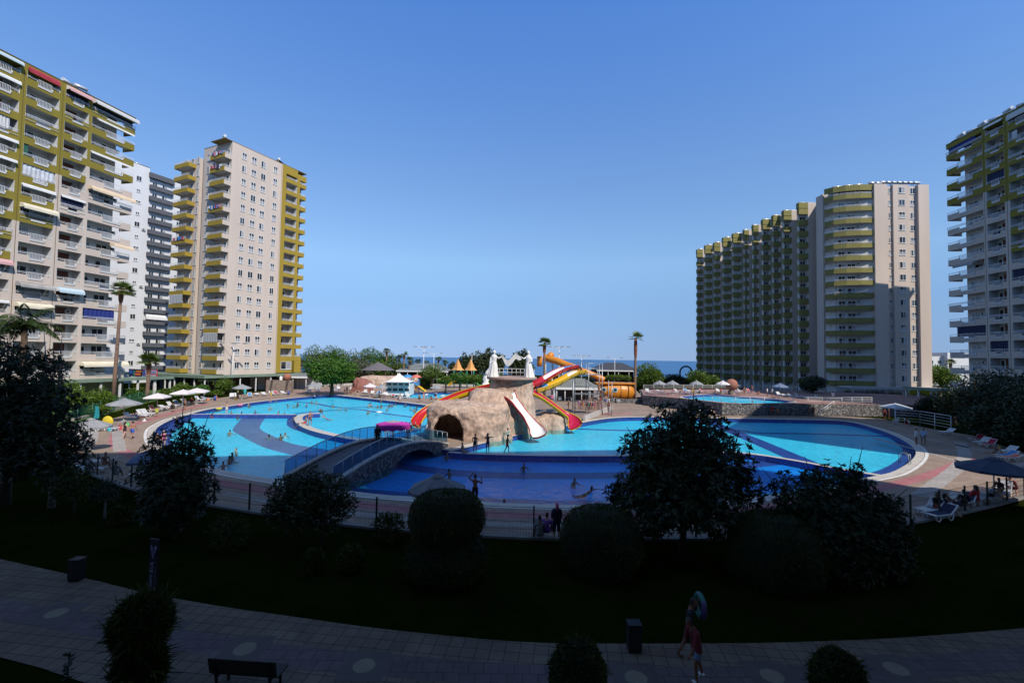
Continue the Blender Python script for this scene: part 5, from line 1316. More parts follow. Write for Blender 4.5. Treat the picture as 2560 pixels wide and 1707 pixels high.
for i, (px, py) in enumerate(((1400, 1003), (1415, 1001), (1430, 1003), (1510, 1005), (1520, 1008), (1532, 1006), (1545, 1008))):
    chair(px, py, i*50, 'white plastic chair in the shade of the snack bar parasols', 0, 'white chairs under the snack bar parasols')
def table_proto():
    root = thing('garden_table', 'x', 'table'); q = MB(); q.lathe([(0, .69), (.44, .69), (.45, .71), (.44, .73), (0, .73)], 18, smooth=False); q.build('tabletop', white_p, root)
    q = MB(); q.lathe([(.26, 0), (.24, .05), (.06, .12), (.05, .69)], 12); q.build('pedestal', white_p, root); return root
TB = table_proto(); TB.location = G(361, 1052); TB['label'] = 'small white drinks table among the loungers on the left deck'
for (px, py, l) in ((1541, 1001, 'round white table below the red parasol'), (1422, 1002, 'round white table below the turquoise parasols'), (1602, 983, 'white table at the left corner of the raised terrace')):
    t_ = dup(TB, G(px, py), 0, l)
def bin_proto():
    root = thing('litter_bin', 'x', 'litter bin'); q = MB(); q.lathe([(0, .05), (.21, .05), (.23, .75), (.19, .76), (.18, .3), (0, .3)], 16); q.build('bucket', M('bin paint', (.03, .07, .3), .5), root); q = MB(); q.lathe([(.24, .0), (.24, .06), (.1, .06)], 14); q.build('foot', black, root); return root
bb = bin_proto(); bb.location = G(537, 1001); bb['label'] = 'blue litter bin right of the white parasols'
for (px, py, l) in ((721, 987, 'blue litter bin in front of the stone fountain wall'), (416, 978, 'small blue litter bin on the lawn behind the white parasols')): dup(bb, G(px, py), 0, l)
blackbin = {MATS['bin paint']: black}
def park_bin(px, py, l):
    root = thing('litter_bin', l, 'litter bin', G(px, py)); q = MB(); q.box(-.19, .19, -.17, .17, .1, .74); q.build('bucket', M('charcoal bin', (.012, .012, .014), .6), root); q = MB(); q.box(-.2, .2, -.18, .18, .78, .81); q.obox((-.18, 0, .73), (-.18, 0, .79), .03, .03); q.obox((.18, 0, .73), (.18, 0, .79), .03, .03); q.build('lid', black, root)
    for x in (-.15, .15): q = MB(); q.box(x-.03, x+.03, -.15, .15, 0, .1); q.build('foot', black, root)
park_bin(191, 1450, 'dark litter bin on the walkway edge left of the banner'); park_bin(1585, 1625, 'dark litter bin on the walkway edge near the two walkers')
# bench (back towards the viewpoint)
bp = G(636, 1700); be = thing('park_bench', 'dark slatted bench seen from behind at the bottom of the walkway', 'bench', (bp.x, bp.y-.25, 0), R(-4)); dwood = M('dark bench wood', (.018, .014, .012), .6, .3, 3)
for i in range(4): q = MB(); q.box(-.88, .88, -.28-.02*i, -.25-.02*i, .5+i*.1, .585+i*.1); q.build('back_slat', dwood, be)
q = MB(); q.box(-.88, .88, -.2, .28, .42, .46); q.build('seat', dwood, be)
for x in (-.7, .7):
    q = MB(); q.obox((x, .22, 0), (x, .22, .42), .05, .05); q.obox((x, -.2, 0), (x, -.34, .9), .05, .05); q.obox((x, -.24, .4), (x, .26, .4), .05, .05); q.build('frame', black, be)
# banner
bn = G(380, 1512); bo_ = thing('banner_sign', 'narrow black upright banner with white emblem and vertical lettering', 'banner', (bn.x, bn.y, 0), R(-14))
q = MB(); q.box(-.19, .19, -.03, .03, .08, 2.2); q.build('panel', M('black banner', (.01, .01, .013), .5), bo_)
wm = M('banner lettering', (.3, .28, .5), .6)
q = MB(); q.tube([(-.1, -.036, 2.0), (-.07, -.036, 1.82), (.0, -.036, 1.62), (.03, -.036, 1.55)], [.014, .02, .024, .008], 6); q.tube([(.1, -.036, 1.98), (.09, -.036, 1.85), (.04, -.036, 1.72), (.0, -.036, 1.68)], [.034, .03, .02, .008], 6); q.tube([(-.05, -.036, 1.93), (.0, -.036, 1.76)], .012, 5); q.build('emblem', wm, bo_)
txt('KUL', .2, wm, bo_, (-.04, -.036, 1.28), (PI/2, -PI/2, 0), 'lettering', .003)
txt('IDEAMI', .13, wm, bo_, (-.06, -.036, .82), (PI/2, -PI/2, 0), 'lettering', .003)
q = MB()
for i in range(9): q.box(.07, .14, -.034, -.0325, .55+i*.085, .575+i*.085)
q.build('small_lettering', M('banner grey', (.14, .15, .16), .6), bo_)
q = MB(); q.box(-.25, .25, -.2, .2, 0, .08); q.build('base', black, bo_)
# pool ladder, lamp posts, planter
ld = G(2268, 1160); la = thing('pool_ladder', 'chrome pool ladder at the right end of the big pool', 'ladder', ld, R(35))
for x in (-.25, .25): q = MB(); q.tube([(x, .5, 0), (x, .5, .8), (x, .2, .95), (x, -.15, .8), (x, -.2, -.4)], .03, 7); q.build('handrail', steel, la)
for z in (-.1, -.3): q = MB(); q.box(-.25, .25, -.25, -.17, z, z+.03); q.build('step', steel, la)
pl = G(1587, 1004); pla = thing('stone_planter', 'low stone planter box around the foot of the tall right palm', 'planter', pl); q = MB()
for (a, c, d, e_) in ((-4.4, 4.4, -3, -2.5), (-4.4, 4.4, 2.5, 3), (-4.4, -3.9, -2.499, 2.499), (3.9, 4.4, -2.499, 2.499)): q.box(a, c, d, e_, 0, .75)
q.build('wall', stonem, pla); q = MB(); q.box(-3.9, 3.9, -2.5, 2.5, .0, .6); q.build('soil', M('dry soil', (.13, .07, .04), .9, .3, 2), pla)
def lamp(px, ytop, Y, label, arms=4):
    t = AT(px, ytop, Y); root = thing('lamp_post', label, 'lamp post', (t.x, Y, 0)); q = MB(); q.tube([(0, 0, 0), (0, 0, t.z)], [.13, .07], 8); q.build('pole', railwhite, root)
    for i in range(arms):
        a = 2*PI*i/arms+.3; r_ = 2.4; ex, ey = r_*math.cos(a), r_*math.sin(a)*.6; q = MB(); q.tube([(0, 0, t.z-.3), (ex*.5, ey*.5, t.z-.05), (ex, ey, t.z+.1)], .045, 6); q.build('arm', railwhite, root)
        q = MB(); q.box(ex-.45, ex+.45, ey-.18, ey+.18, t.z+.06, t.z+.22); q.build('lamp_head', M('lamp casing', (.2, .21, .22), .4), root)
lamp(1060, 868, 122, 'tall white lamp post with four heads left of the rock island'); lamp(1085, 883, 150, 'slimmer lamp post with two heads behind the tall one', 2); lamp(1398, 868, 108, 'white lamp post between the palm and the orange slide'); lamp(1454, 890, 135, 'lamp post rising behind the stair tower'); lamp(1537, 895, 150, 'thin lamp post near the dark beach building', 2); lamp(584, 860, 102, 'white lamp post with spreading arms before the mustard tower'); lamp(1180, 886, 160, 'far lamp post among the feathery trees', 2)

# beach things on the left deck
def bag(px, py, c, label):
    rt = thing('beach_bag', label, 'bag', G(px, py)); q = MB(); q.lathe([(.16, 0), (.22, .1), (.2, .35), (.14, .42)], 10, wob=lambda a, i: 1+.12*math.sin(a*3+i)); q.build('body', M(c[0], c[1], .8, .2, 4), rt); q = MB(); q.tube([(-.12, 0, .4), (-.08, 0, .62), (.08, 0, .62), (.12, 0, .4)], .018, 5); q.build('handle', M(c[0], c[1]), rt)
bag(275, 1078, ('bag cyan', (.05, .4, .5)), 'cyan beach bag among the heaped things on the left deck'); bag(300, 1074, ('bag red', (.45, .05, .06)), 'red beach bag below the yellow float'); bag(318, 1066, ('bag green', (.1, .45, .15)), 'green beach bag right of the heaped lounger'); bag(590, 999, ('bag yellow', (.5, .32, .03)), 'yellow bag by the woman in black'); bag(520, 1002, ('bag orange', (.6, .2, .08)), 'orange bag at the foot of the lounger near the blue bin')
yf = thing('inflatable_float', 'yellow inflatable float propped on the heaped lounger at left', 'float', G(268, 1077)+Vector((0, 0, .45))); q = MB(); q.lathe([(.02, .12), (.5, .1), (.62, 0), (.5, -.1), (.02, -.12)], 18); q.v = [(x, z*1.0, y+.55) for x, y, z in q.v]; q.build('body', M('yellow vinyl', (.6, .45, .03), .4), yf)
tw_ = thing('hanging_towel', 'long teal towel hanging on the green fence at left', 'towel', G(241, 1052)); q = MB(); vs = [(.28*(2*i/6-1), .05*math.sin(i*1.8+j*.6), 1.8-1.5*j/8) for j in range(9) for i in range(7)]; q.add(vs, [(j*7+i, (j+1)*7+i, (j+1)*7+i+1, j*7+i+1) for j in range(8) for i in range(6)], 0, True); q.build('cloth', M('teal towel', (.02, .25, .3), .9, .2, 4), tw_)
# ------------------------------------------------------------------ vegetation
bark = M('grey brown bark', (.075, .05, .035), .95, .35, 4, bmp=.5); barkl = M('whitewashed bark', (.2, .19, .17), .95, .3, 3); palmbark = M('palm bark', (.19, .12, .085), .95, .35, 3, bmp=.6); palmskirt = M('red brown palm boots', (.2, .07, .035), .95, .3, 5)
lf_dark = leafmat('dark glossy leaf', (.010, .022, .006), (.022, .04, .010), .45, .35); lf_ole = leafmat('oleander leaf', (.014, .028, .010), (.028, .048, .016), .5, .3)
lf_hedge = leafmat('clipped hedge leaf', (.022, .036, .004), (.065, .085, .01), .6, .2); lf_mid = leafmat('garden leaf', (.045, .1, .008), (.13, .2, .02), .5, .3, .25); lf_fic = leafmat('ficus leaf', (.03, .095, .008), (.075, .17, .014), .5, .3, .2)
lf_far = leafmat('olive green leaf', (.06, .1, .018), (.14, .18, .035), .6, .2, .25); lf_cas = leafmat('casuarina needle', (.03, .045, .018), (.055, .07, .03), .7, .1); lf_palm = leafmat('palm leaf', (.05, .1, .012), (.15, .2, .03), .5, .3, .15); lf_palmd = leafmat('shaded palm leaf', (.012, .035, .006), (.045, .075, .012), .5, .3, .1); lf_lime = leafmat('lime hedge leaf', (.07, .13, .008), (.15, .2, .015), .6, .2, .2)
lf_silver = leafmat('silver olive leaf', (.08, .1, .06), (.14, .16, .10), .6, .2, .2)
def sph(n):
    v = nrng.normal(size=(n, 3)); return v/np.linalg.norm(v, axis=1, keepdims=True)
def shell(lobes, n, inner=.45):
    w_ = np.array([l[3]*l[4]+l[4]*l[5] for l in lobes]); idx = nrng.choice(len(lobes), n, p=w_/w_.sum())
    L = np.array(lobes)[idx]; u = sph(n); r = inner+(1-inner)*nrng.random(n)**.5
    r *= 1+.16*np.sin(u[:, 0]*5+idx)*np.sin(u[:, 2]*6+idx*2)
    P = L[:, :3]+u*L[:, 3:6]*r[:, None]
    return P, u
def limbs(root, mat, base_r, th, lobes, bend=.12, seed=0, name='trunk', multi=1, lean=(0, 0)):
    r_ = random.Random(seed); mb = MB(); tops = []
    fork = Vector((lean[0], lean[1], th))
    mb.tube([(0, 0, -.1), (lean[0]*.3+r_.uniform(-1, 1)*bend*.3, lean[1]*.3, th*.4), fork], [base_r*1.25, base_r, base_r*.8], 8)
    for l in lobes:
        c = Vector(l[:3]); m_ = fork.lerp(c, .5)+Vector((r_.uniform(-1, 1), r_.uniform(-1, 1), -.3))*bend*2
        mb.tube([fork-Vector((0, 0, .05)), m_, c, c+(c-fork)*.3], [base_r*.62, base_r*.42, base_r*.25, base_r*.08], 6)
        for q in range(3):
            e = c+Vector((r_.uniform(-1, 1)*l[3], r_.uniform(-1, 1)*l[4], r_.uniform(-.2, 1)*l[5]))*.75; mb.tube([m_.lerp(c, .4), e], [base_r*.22, base_r*.05], 5)
    return mb.build(name, mat, root)
def tree(name, label, cat, pos, th, base_r, lobes, n, L, W, mat, barkm=bark, seed=0, inner=.45, out=.7, group=None, rosette=0, lean=(0, 0), up=.2, scale=1.0):
    root = thing(name, label, cat, pos, 0, group)
    limbs(root, barkm, base_r, th, lobes, seed=seed, lean=lean)
    if rosette:
        P0, u = shell(lobes, n, inner); P = np.repeat(P0, rosette, 0); ax = np.repeat(u*[1, 1, .7]+[0, 0, .5], rosette, 0); ax /= np.linalg.norm(ax, axis=1, keepdims=True)
        s_ = np.cross(ax, nrng.normal(size=ax.shape)); s_ /= np.linalg.norm(s_, axis=1, keepdims=True)
        D = ax*(.35+.5*nrng.random((len(ax), 1)))+s_
        leaves('crown', P, D, L*(.7+.6*nrng.random(len(P))), W, mat, root, .2, face=ax*2)
    else:
        P, u = shell(lobes, n, inner); D = u*out+sph(n)*.8+np.array([0, 0, up])
        leaves('crown', P, D, L*(.6+.8*nrng.random(n)), W*(.7+.6*nrng.random(n)), mat, root, .15, face=u)
    return root
def gp(px, py, z=0): p = G(px, py, z); return Vector((p.x, p.y, z))
def lobes_px(base, items, Y=None):   # crown lobes from picture spots (px, py, rpx) at about the tree's distance
    out = []
    for (px, py, r, *dy) in items:
        Yy = base.y+(dy[0] if dy else rng.uniform(-.6, .6)); c = AT(px, py, Yy); rr = r*Yy/FPX
        out.append((c.x-base.x, c.y-base.y, max(c.z, rr*.4), rr, rr, rr*.95))
    return out
# --- dark garden trees between the walkway and the fence
b0 = gp(1706, 1386)
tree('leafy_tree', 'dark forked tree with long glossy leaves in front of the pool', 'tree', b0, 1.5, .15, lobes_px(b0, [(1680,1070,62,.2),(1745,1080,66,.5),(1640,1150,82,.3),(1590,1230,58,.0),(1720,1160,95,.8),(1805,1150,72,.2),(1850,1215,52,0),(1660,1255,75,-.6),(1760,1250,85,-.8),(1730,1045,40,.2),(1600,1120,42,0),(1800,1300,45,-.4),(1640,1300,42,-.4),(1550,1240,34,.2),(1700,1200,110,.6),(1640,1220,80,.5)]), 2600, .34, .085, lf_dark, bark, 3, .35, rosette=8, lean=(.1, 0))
b0 = gp(436, 1345)
tree('oleander_tree', 'dark upright oleander with spiky shoots against the left pool', 'tree', b0, 1.6, .09, lobes_px(b0, [(425,1130,58,0),(480,1110,32,.2),(505,1150,32,0),(385,1190,48,.2),(450,1210,70,-.3),(500,1225,42,0),(400,1265,50,-.2),(470,1075,20,0),(455,1055,15,0),(515,1125,16,0),(505,1082,14,.1),(375,1245,28,0),(440,1190,60,.3),(440,1250,70,.2)]), 2000, .23, .055, lf_ole, bark, 5, .3, rosette=8)
b0 = gp(806, 1362)
tree('small_tree', 'small round tree with olive leaves at the foot of the footbridge', 'tree', b0, 1.3, .08, lobes_px(b0, [(720,1235,46,0),(770,1215,48,.3),(830,1225,42,0),(860,1265,32,0),(690,1275,30,0),(760,1275,50,-.4),(820,1290,42,-.2),(720,1295,30,0),(770,1255,60,.2)]), 11000, .14, .07, leafmat('olive tree leaf', (.025, .04, .014), (.06, .08, .03), .5, .3), bark, 7, .25)
b0 = gp(2092, 1428)
tree('shrub', 'big dark shrub with upright sprigs before the right end of the pool', 'shrub', b0, .8, .1, lobes_px(b0, [(2000,1240,62,0),(2080,1225,68,.3),(2150,1250,62,.2),(2215,1300,52,0),(2060,1320,90,-.3),(2160,1340,80,-.3),(1965,1290,45,0),(2240,1350,45,0),(2120,1195,28,.1),(2142,1175,16,0),(2030,1195,24,0),(1945,1215,18,.2),(2230,1255,22,0),(2080,1290,110,.4),(2180,1300,70,.3),(2000,1330,70,0),(2080,1390,100,0),(2200,1390,70,0)]), 4600, .19, .06, lf_ole, bark, 9, .35, rosette=7)
b0 = gp(128, 1268)
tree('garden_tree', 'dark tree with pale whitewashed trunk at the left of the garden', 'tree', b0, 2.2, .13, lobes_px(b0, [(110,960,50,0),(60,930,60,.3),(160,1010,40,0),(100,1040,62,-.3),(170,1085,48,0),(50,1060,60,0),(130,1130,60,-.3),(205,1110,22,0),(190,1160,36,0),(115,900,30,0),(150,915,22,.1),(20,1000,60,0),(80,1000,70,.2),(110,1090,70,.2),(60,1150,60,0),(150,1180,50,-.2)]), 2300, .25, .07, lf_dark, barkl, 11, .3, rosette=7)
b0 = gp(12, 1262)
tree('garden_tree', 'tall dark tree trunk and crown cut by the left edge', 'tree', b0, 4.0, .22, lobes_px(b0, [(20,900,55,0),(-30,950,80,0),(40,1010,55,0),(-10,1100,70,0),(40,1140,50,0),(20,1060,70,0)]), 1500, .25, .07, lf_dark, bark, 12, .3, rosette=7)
b0 = gp(262, 1296); tree('small_tree', 'slim young tree with pale foot near the left bend of the fence', 'tree', b0, 1.0, .05, lobes_px(b0, [(262,1222,26,0),(245,1235,18,0),(285,1238,18,0)]), 1100, .12, .05, lf_ole, barkl, 13, .3)
b0 = gp(186, 1285); tree('small_tree', 'bushy young tree between the pale trunk and the fence', 'tree', b0, .9, .05, lobes_px(b0, [(185,1200,36,0),(165,1230,30,0),(212,1225,28,0)]), 1500, .13, .055, lf_hedge, bark, 14, .3)
# --- clipped shrubs
def topiary(label, base, tiers, mat=lf_hedge, name='clipped_shrub', n=5200, L=.075, W=.035, group=None, dens=1.0):
    root = thing(name, label, 'clipped shrub', base, 0, group); Ps = []; Us = []; core = MB()
    for prof in tiers:   # each tier a profile of (radius, height)
        pr = [(r*.95, z) for r, z in prof]; core.lathe([(max(.001, r), z) for r, z in pr], 28, wob=lambda a, i: 1+.03*math.sin(a*5+i)+.02*math.sin(a*11))
        k = int(n*dens); t = nrng.random(k)*(len(prof)-1); i0 = t.astype(int).clip(0, len(prof)-2); f = t-i0; pa = np.array(prof)
        # weight by area: resample
        seg = np.linalg.norm(np.diff(pa, axis=0), axis=1)*(pa[:-1, 0]+pa[1:, 0]+.01); i0 = nrng.choice(len(seg), k, p=seg/seg.sum()); f = nrng.random(k)
        r = pa[i0, 0]*(1-f)+pa[i0+1, 0]*f; z = pa[i0, 1]*(1-f)+pa[i0+1, 1]*f; a = nrng.random(k)*2*PI; r = r*(1+.03*np.sin(a*5+z))
        dr_ = pa[i0+1]-pa[i0]; nn = np.stack([dr_[:, 1], -dr_[:, 0]], 1); nn /= np.maximum(np.linalg.norm(nn, axis=1, keepdims=True), 1e-6)
        Ps.append(np.stack([r*np.cos(a), r*np.sin(a), z], 1)); Us.append(np.stack([nn[:, 0]*np.cos(a), nn[:, 0]*np.sin(a), nn[:, 1]], 1))
    P = np.concatenate(Ps); U = np.concatenate(Us); D = U*.9+sph(len(P))*.7
    leaves('foliage', P-U*.03, D, L*(.6+.9*nrng.random(len(P)))*np.where(nrng.random(len(P)) < .05, 2.6, 1), W, mat, root, .1)
    core.build('inner_branches', M('dense hedge core', (.008, .013, .003), .9, .3, 6), root)
    st_ = MB(); st_.tube([(0, 0, -.05), (0, 0, tiers[0][0][1]+.4)], .09, 8); st_.build('trunk', bark, root); return root
def dome(r, h, z0=0): return [(r*.86, z0), (r*1.0, z0+h*.3), (r*.97, z0+h*.6), (r*.8, z0+h*.85), (r*.45, z0+h*.97), (.01, z0+h)]
b0 = gp(1114, 1438)
topiary('two tier clipped shrub with a flat mossy top in front of the bridge', b0, [[(1.3, .1), (1.6, .5), (1.58, 1.05), (1.25, 1.45), (.8, 1.55)], [(.85, 1.45), (1.32, 1.75), (1.47, 2.2), (1.36, 2.75), (1.1, 3.05), (.6, 3.16), (.01, 3.2)]], n=9000)
topiary('wide clipped dome hedge left of the dark forked tree', gp(1503, 1412), [dome(1.72, 2.35)], n=9000)
topiary('wide clipped dome hedge right of the dark forked tree', gp(1936, 1440), [dome(1.8, 2.45)], n=10000)
for px, py, r, h, l in ((970, 1352, .68, 1.25, 'small loose shrub left of the two tier clipped shrub'), (572, 1372, .8, 1.4, 'dark rounded bush on the lawn below the fence post'), (878, 1428, .45, 1.0, 'low dark bush on the lawn under the small round tree'), (784, 1432, .35, .9, 'thin dark bush left of the low lawn bush'), (300, 1310, .45, .9, 'little bush between the slim young tree and the oleander')):
    b0 = gp(px, py); tree('shrub', l, 'shrub', b0, .3, .04, [(0, 0, h*.5, r, r, h*.5), (r*.4, 0, h*.65, r*.6, r*.6, h*.35), (-r*.4, .1, h*.6, r*.6, r*.6, h*.38)], 1800, .13, .045, lf_hedge, bark, int(px), .4)
topiary('round clipped ball shrub by the banner at lower left', gp(347, 1735), [[(.2, .0), (.45, .25), (.52, .6), (.4, 1.0), (.2, 1.1)], [(.2, 1.05), (.45, 1.25), (.6, 1.6), (.57, 1.95), (.4, 2.25), (.01, 2.4)]], n=5200, L=.15, W=.03)
topiary('clipped egg shaped bush at the bottom edge left of the walkers', gp(1444, 1772), [[(.45, .0), (.68, .5), (.66, 1.0), (.45, 1.45), (.2, 1.62), (.01, 1.66)]], n=6000)
topiary('clipped round bush at the bottom edge right of the walkers', gp(2097, 1785), [[(.34, .0), (.56, .45), (.57, .95), (.42, 1.32), (.18, 1.48), (.01, 1.52)]], n=6000)
b0 = gp(168, 1708); rt = thing('sapling', 'tiny leafy sapling in the grass at lower left', 'plant', b0); q = MB(); q.tube([(0, 0, 0), (.02, 0, .8)], .012, 5); q.build('stem', bark, rt); P = np.array([[.02*i/12, 0, .15+.6*i/12] for i in range(13)]).repeat(3, 0); leaves('foliage', P, sph(len(P))*[1, 1, .4]+[0, 0, .3], .17, .05, lf_ole, rt)
# --- near-left feather palm
def feather_palm(label, base, h, nf, Lf, mat, seed):
    r_ = random.Random(seed); root = thing('palm_tree', label, 'palm tree', base); t = MB(); t.tube([(0, 0, -.1), (.1, 0, h*.5), (.0, 0, h)], [.24, .2, .17], 10); t.build('trunk', bark, root)
    P = []; D = []; S = []; stm = MB()
    for i in range(nf):
        a = 2*PI*i/nf+r_.uniform(-.25, .25); el = r_.uniform(.15, 1.25); pts = []; p = Vector((0, 0, h)); d = Vector((math.cos(a)*math.cos(el), math.sin(a)*math.cos(el), math.sin(el)))
        for k in range(15):
            pts.append(p.copy()); p = p+d*(Lf/14); d = (d+Vector((0, 0, -.13))).normalized()
        stm.tube(pts, [.03*(1-k/16) for k in range(15)], 5)
        for k in range(1, 15):
            dd = (pts[k]-pts[k-1]).normalized(); sd = dd.cross(Vector((0, 0, 1))).normalized()
            for q in range(5):
                for sg_ in (-1, 1): P.append(pts[k-1].lerp(pts[k], q/5)); D.append(sd*sg_*.55+dd*.45+Vector((r_.uniform(-.1, .1), 0, -.75))); S.append(.75*math.sin(PI*min(1, (k+2)/17))**.6)
    leaves('fronds', np.array(P), np.array(D), np.array(S), .04, mat, root, .05); stm.build('frond_stems', mat, root); return root
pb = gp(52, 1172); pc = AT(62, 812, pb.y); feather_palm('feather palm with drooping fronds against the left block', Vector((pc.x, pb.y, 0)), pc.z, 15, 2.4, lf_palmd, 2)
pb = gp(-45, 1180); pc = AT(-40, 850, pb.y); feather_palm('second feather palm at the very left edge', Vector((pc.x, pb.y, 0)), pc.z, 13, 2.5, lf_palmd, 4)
# --- fan palms
def fan_palm(label, px_top, py_top, base, crown, nf=34, group=None, name='palm_tree', skirt=.16, lean=0.0):
    c = AT(px_top, py_top, base.y); root = thing(name, label, 'palm tree', (base.x, base.y, 0), 0, group); h = c.z-.2*crown; dx = c.x-base.x
    t = MB(); t.tube([(0, 0, -.1), (dx*.2, 0, h*.25), (dx*.6, 0, h*.65), (dx, 0, h)], [.04*crown*2.6+.14, .3, .24, .2], 10); t.build('trunk', palmbark, root)
    b_ = MB(); hs_ = h*(1-skirt); x0 = dx*(1-skirt*1.3); b_.lathe([(.26, 0), (.34, h*skirt*.3), (.36, h*skirt*.7), (.26, h*skirt)], 10, (x0+dx*.06, 0, hs_)); b_.build('old_leaf_boots', palmskirt, root)
    P = []; D = []; S = []; F = []; stm = MB(); r_ = random.Random(int(px_top))
    for i in range(nf):
        a = r_.uniform(0, 2*PI); el = math.asin(r_.uniform(-.25, .98)); d = Vector((math.cos(a)*math.cos(el), math.sin(a)*math.cos(el), math.sin(el))); o = Vector((dx, 0, h)); hub = o+d*crown*.5
        stm.tube([o, hub], .02, 4); sd = d.cross(Vector((0, 0, 1))).normalized(); u = sd.cross(d)
        for k in range(13):
            th_ = -1.35+2.7*k/12; P.append(hub); D.append(d*math.cos(th_)+sd*math.sin(th_)+Vector((0, 0, -.25))); S.append(crown*.62*(1-.12*abs(th_))); F.append(u)
    leaves('fronds', np.array(P), np.array(D), np.array(S), .12*crown*.62, lf_palm, root, .05, face=np.array(F)*3); stm.build('frond_stems', lf_palm, root); return root
fan_palm('tall leaning fan palm before the left block', 304, 722, gp(283, 1006), 2.0, 40, skirt=.10)
fan_palm('short fan palm with rusty trunk beside the shop signs', 374, 897, gp(367, 1005), 1.9, 36, skirt=.3)
fan_palm('fan palm behind the statue group', 1361, 856, gp(1361, 998), 1.6, 34)
fan_palm('tall slim fan palm in the stone planter', 1590, 842, Vector((G(1587, 1004).x, G(1587, 1004).y+.2, 0)), 1.7, 20, skirt=.3)
for i, (px, py, Y) in enumerate(((1011, 885, 150), (1024, 899, 150), (998, 893, 160), (967, 876, 165), (1045, 903, 165), (1097, 896, 165), (1113, 905, 165), (985, 902, 170), (1028, 906, 175), (752, 905, 140), (718, 915, 150), (1066, 905, 175), (1330, 918, 130), (2376, 905, 120), (800, 915, 160), (865, 915, 165), (930, 915, 165), (1272, 925, 150), (1440, 960, 100))):
    c = AT(px, py, Y); fan_palm('small fan palm among the trees near the sea', px, py, Vector((c.x+rng.uniform(-.5, .5), Y, 0)), 1.5 if i < 9 else 1.3, 26, 'fan palms near the sea')
# --- lit trees round the pool
def crown_tree(label, px, pytop, pybot, wpx, Y, n, mat, name='round_tree', cat='tree', lobesn=9, leaf=.34, seed=0, group=None, trunk=.22, flat=1.0, bare=.22):
    c = AT(px, (pytop+pybot)/2, Y); base = Vector((c.x, Y, 0)); r_ = random.Random(seed+int(px)); zt = AT(px, pytop, Y).z; zb = max(.3, AT(px, pybot, Y).z); rw = wpx*Y/FPX/2; hh = (zt-zb)/2; lo = []
    zb += (zt-zb)*bare*.4; hh = (zt-zb)/2
    for k in range(lobesn):
        a = 2*PI*k/lobesn*1.7; rr = r_.uniform(.15, .62); s_ = r_.uniform(.38, .58); lo.append((math.cos(a)*rr*rw, math.sin(a)*rr*rw, zb+hh+(r_.uniform(-.55, .55)*hh*(1-.6*rr)), rw*s_, rw*s_, hh*s_*1.05*flat))
    lo.append((0, 0, zb+hh*1.15, rw*.6, rw*.6, hh*.8)); lo.append((0, 0, zb+hh*.8, rw*.82, rw*.82, hh*.6))
    return tree(name, label, cat, base, max(.4, zb+hh*.3), trunk, lo, n, leaf, leaf*.55, mat, bark, int(px), .55, .6, group)
crown_tree('big round ficus tree beside the mustard tower', 831, 892, 972, 124, 98, 9000, lf_fic, leaf=.5, lobesn=12, trunk=.4)
crown_tree('leafy citrus tree in sun below the left block', 168, 952, 1042, 92, 58, 4200, lf_mid, leaf=.28)
crown_tree('smaller citrus tree behind the left green fence', 250, 968, 1035, 66, 62, 2600, lf_mid, leaf=.26)
crown_tree('garden bush left of the two white parasols', 245, 1010, 1040, 50, 60, 1200, lf_mid, 'bush', 'bush', leaf=.24)
for i, (px, t_, b_, w_, Y, mt) in enumerate(((690, 880, 955, 55, 120, lf_far), (722, 870, 945, 66, 150, lf_far), (780, 864, 940, 76, 160, lf_mid), (832, 864, 930, 76, 165, lf_fic), (880, 872, 950, 82, 150, lf_far), (925, 867, 940, 80, 165, lf_fic), (962, 874, 945, 60, 170, lf_mid), (995, 900, 950, 70, 160, lf_far), (905, 895, 950, 80, 145, lf_silver), (860, 905, 955, 60, 150, lf_silver), (950, 900, 950, 50, 150, lf_mid))):
    crown_tree(('rounded tree in the belt of trees left of the lamp posts' if i < 8 else 'pale bushy tree in front of the tree belt'), px, t_, b_, w_, Y, 2200, mt, leaf=.55, seed=i, group='trees in the belt left of the lamp posts' if i < 8 else 'pale trees before the tree belt', lobesn=7)
for i, (px, t_, b_, w_, Y) in enumerate(((1160, 880, 950, 40, 165), (1195, 876, 950, 46, 165), (1220, 872, 950, 40, 168), (1245, 884, 950, 36, 160), (1290, 880, 955, 42, 150), (1310, 872, 960, 40, 150), (1132, 905, 950, 24, 160), (1175, 890, 950, 36, 170))):
    crown_tree('wispy casuarina behind the statue group', px, t_, b_, w_, Y, 1900, lf_cas, 'casuarina_tree', leaf=.75, seed=i, group='casuarinas behind the statue group', lobesn=8)
crown_tree('leafy tree behind the yellow green ball right of the tall palm', 1626, 908, 978, 76, 128, 3600, lf_mid, leaf=.5)
crown_tree('sunlit bushy tree at the left foot of the stepped block', 1752, 925, 972, 66, 116, 2600, lf_mid, leaf=.45); crown_tree('lower sunlit bush under the green balconies', 1784, 940, 972, 52, 114, 1800, lf_mid, 'bush', 'bush', leaf=.42)
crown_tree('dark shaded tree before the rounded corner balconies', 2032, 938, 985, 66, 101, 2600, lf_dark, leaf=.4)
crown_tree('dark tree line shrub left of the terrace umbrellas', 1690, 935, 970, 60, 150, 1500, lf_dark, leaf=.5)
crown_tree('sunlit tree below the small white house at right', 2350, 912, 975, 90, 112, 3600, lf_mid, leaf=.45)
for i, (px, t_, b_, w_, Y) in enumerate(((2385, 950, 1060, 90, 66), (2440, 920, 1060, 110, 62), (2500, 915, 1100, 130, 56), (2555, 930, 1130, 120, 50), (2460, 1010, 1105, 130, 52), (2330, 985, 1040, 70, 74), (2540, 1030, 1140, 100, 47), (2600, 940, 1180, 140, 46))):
    crown_tree('dark shaded tree in the planting behind the right loungers', px, t_, b_, w_, Y, 3000, lf_dark, leaf=.3, seed=i, group='dark trees behind the right loungers', bare=0)
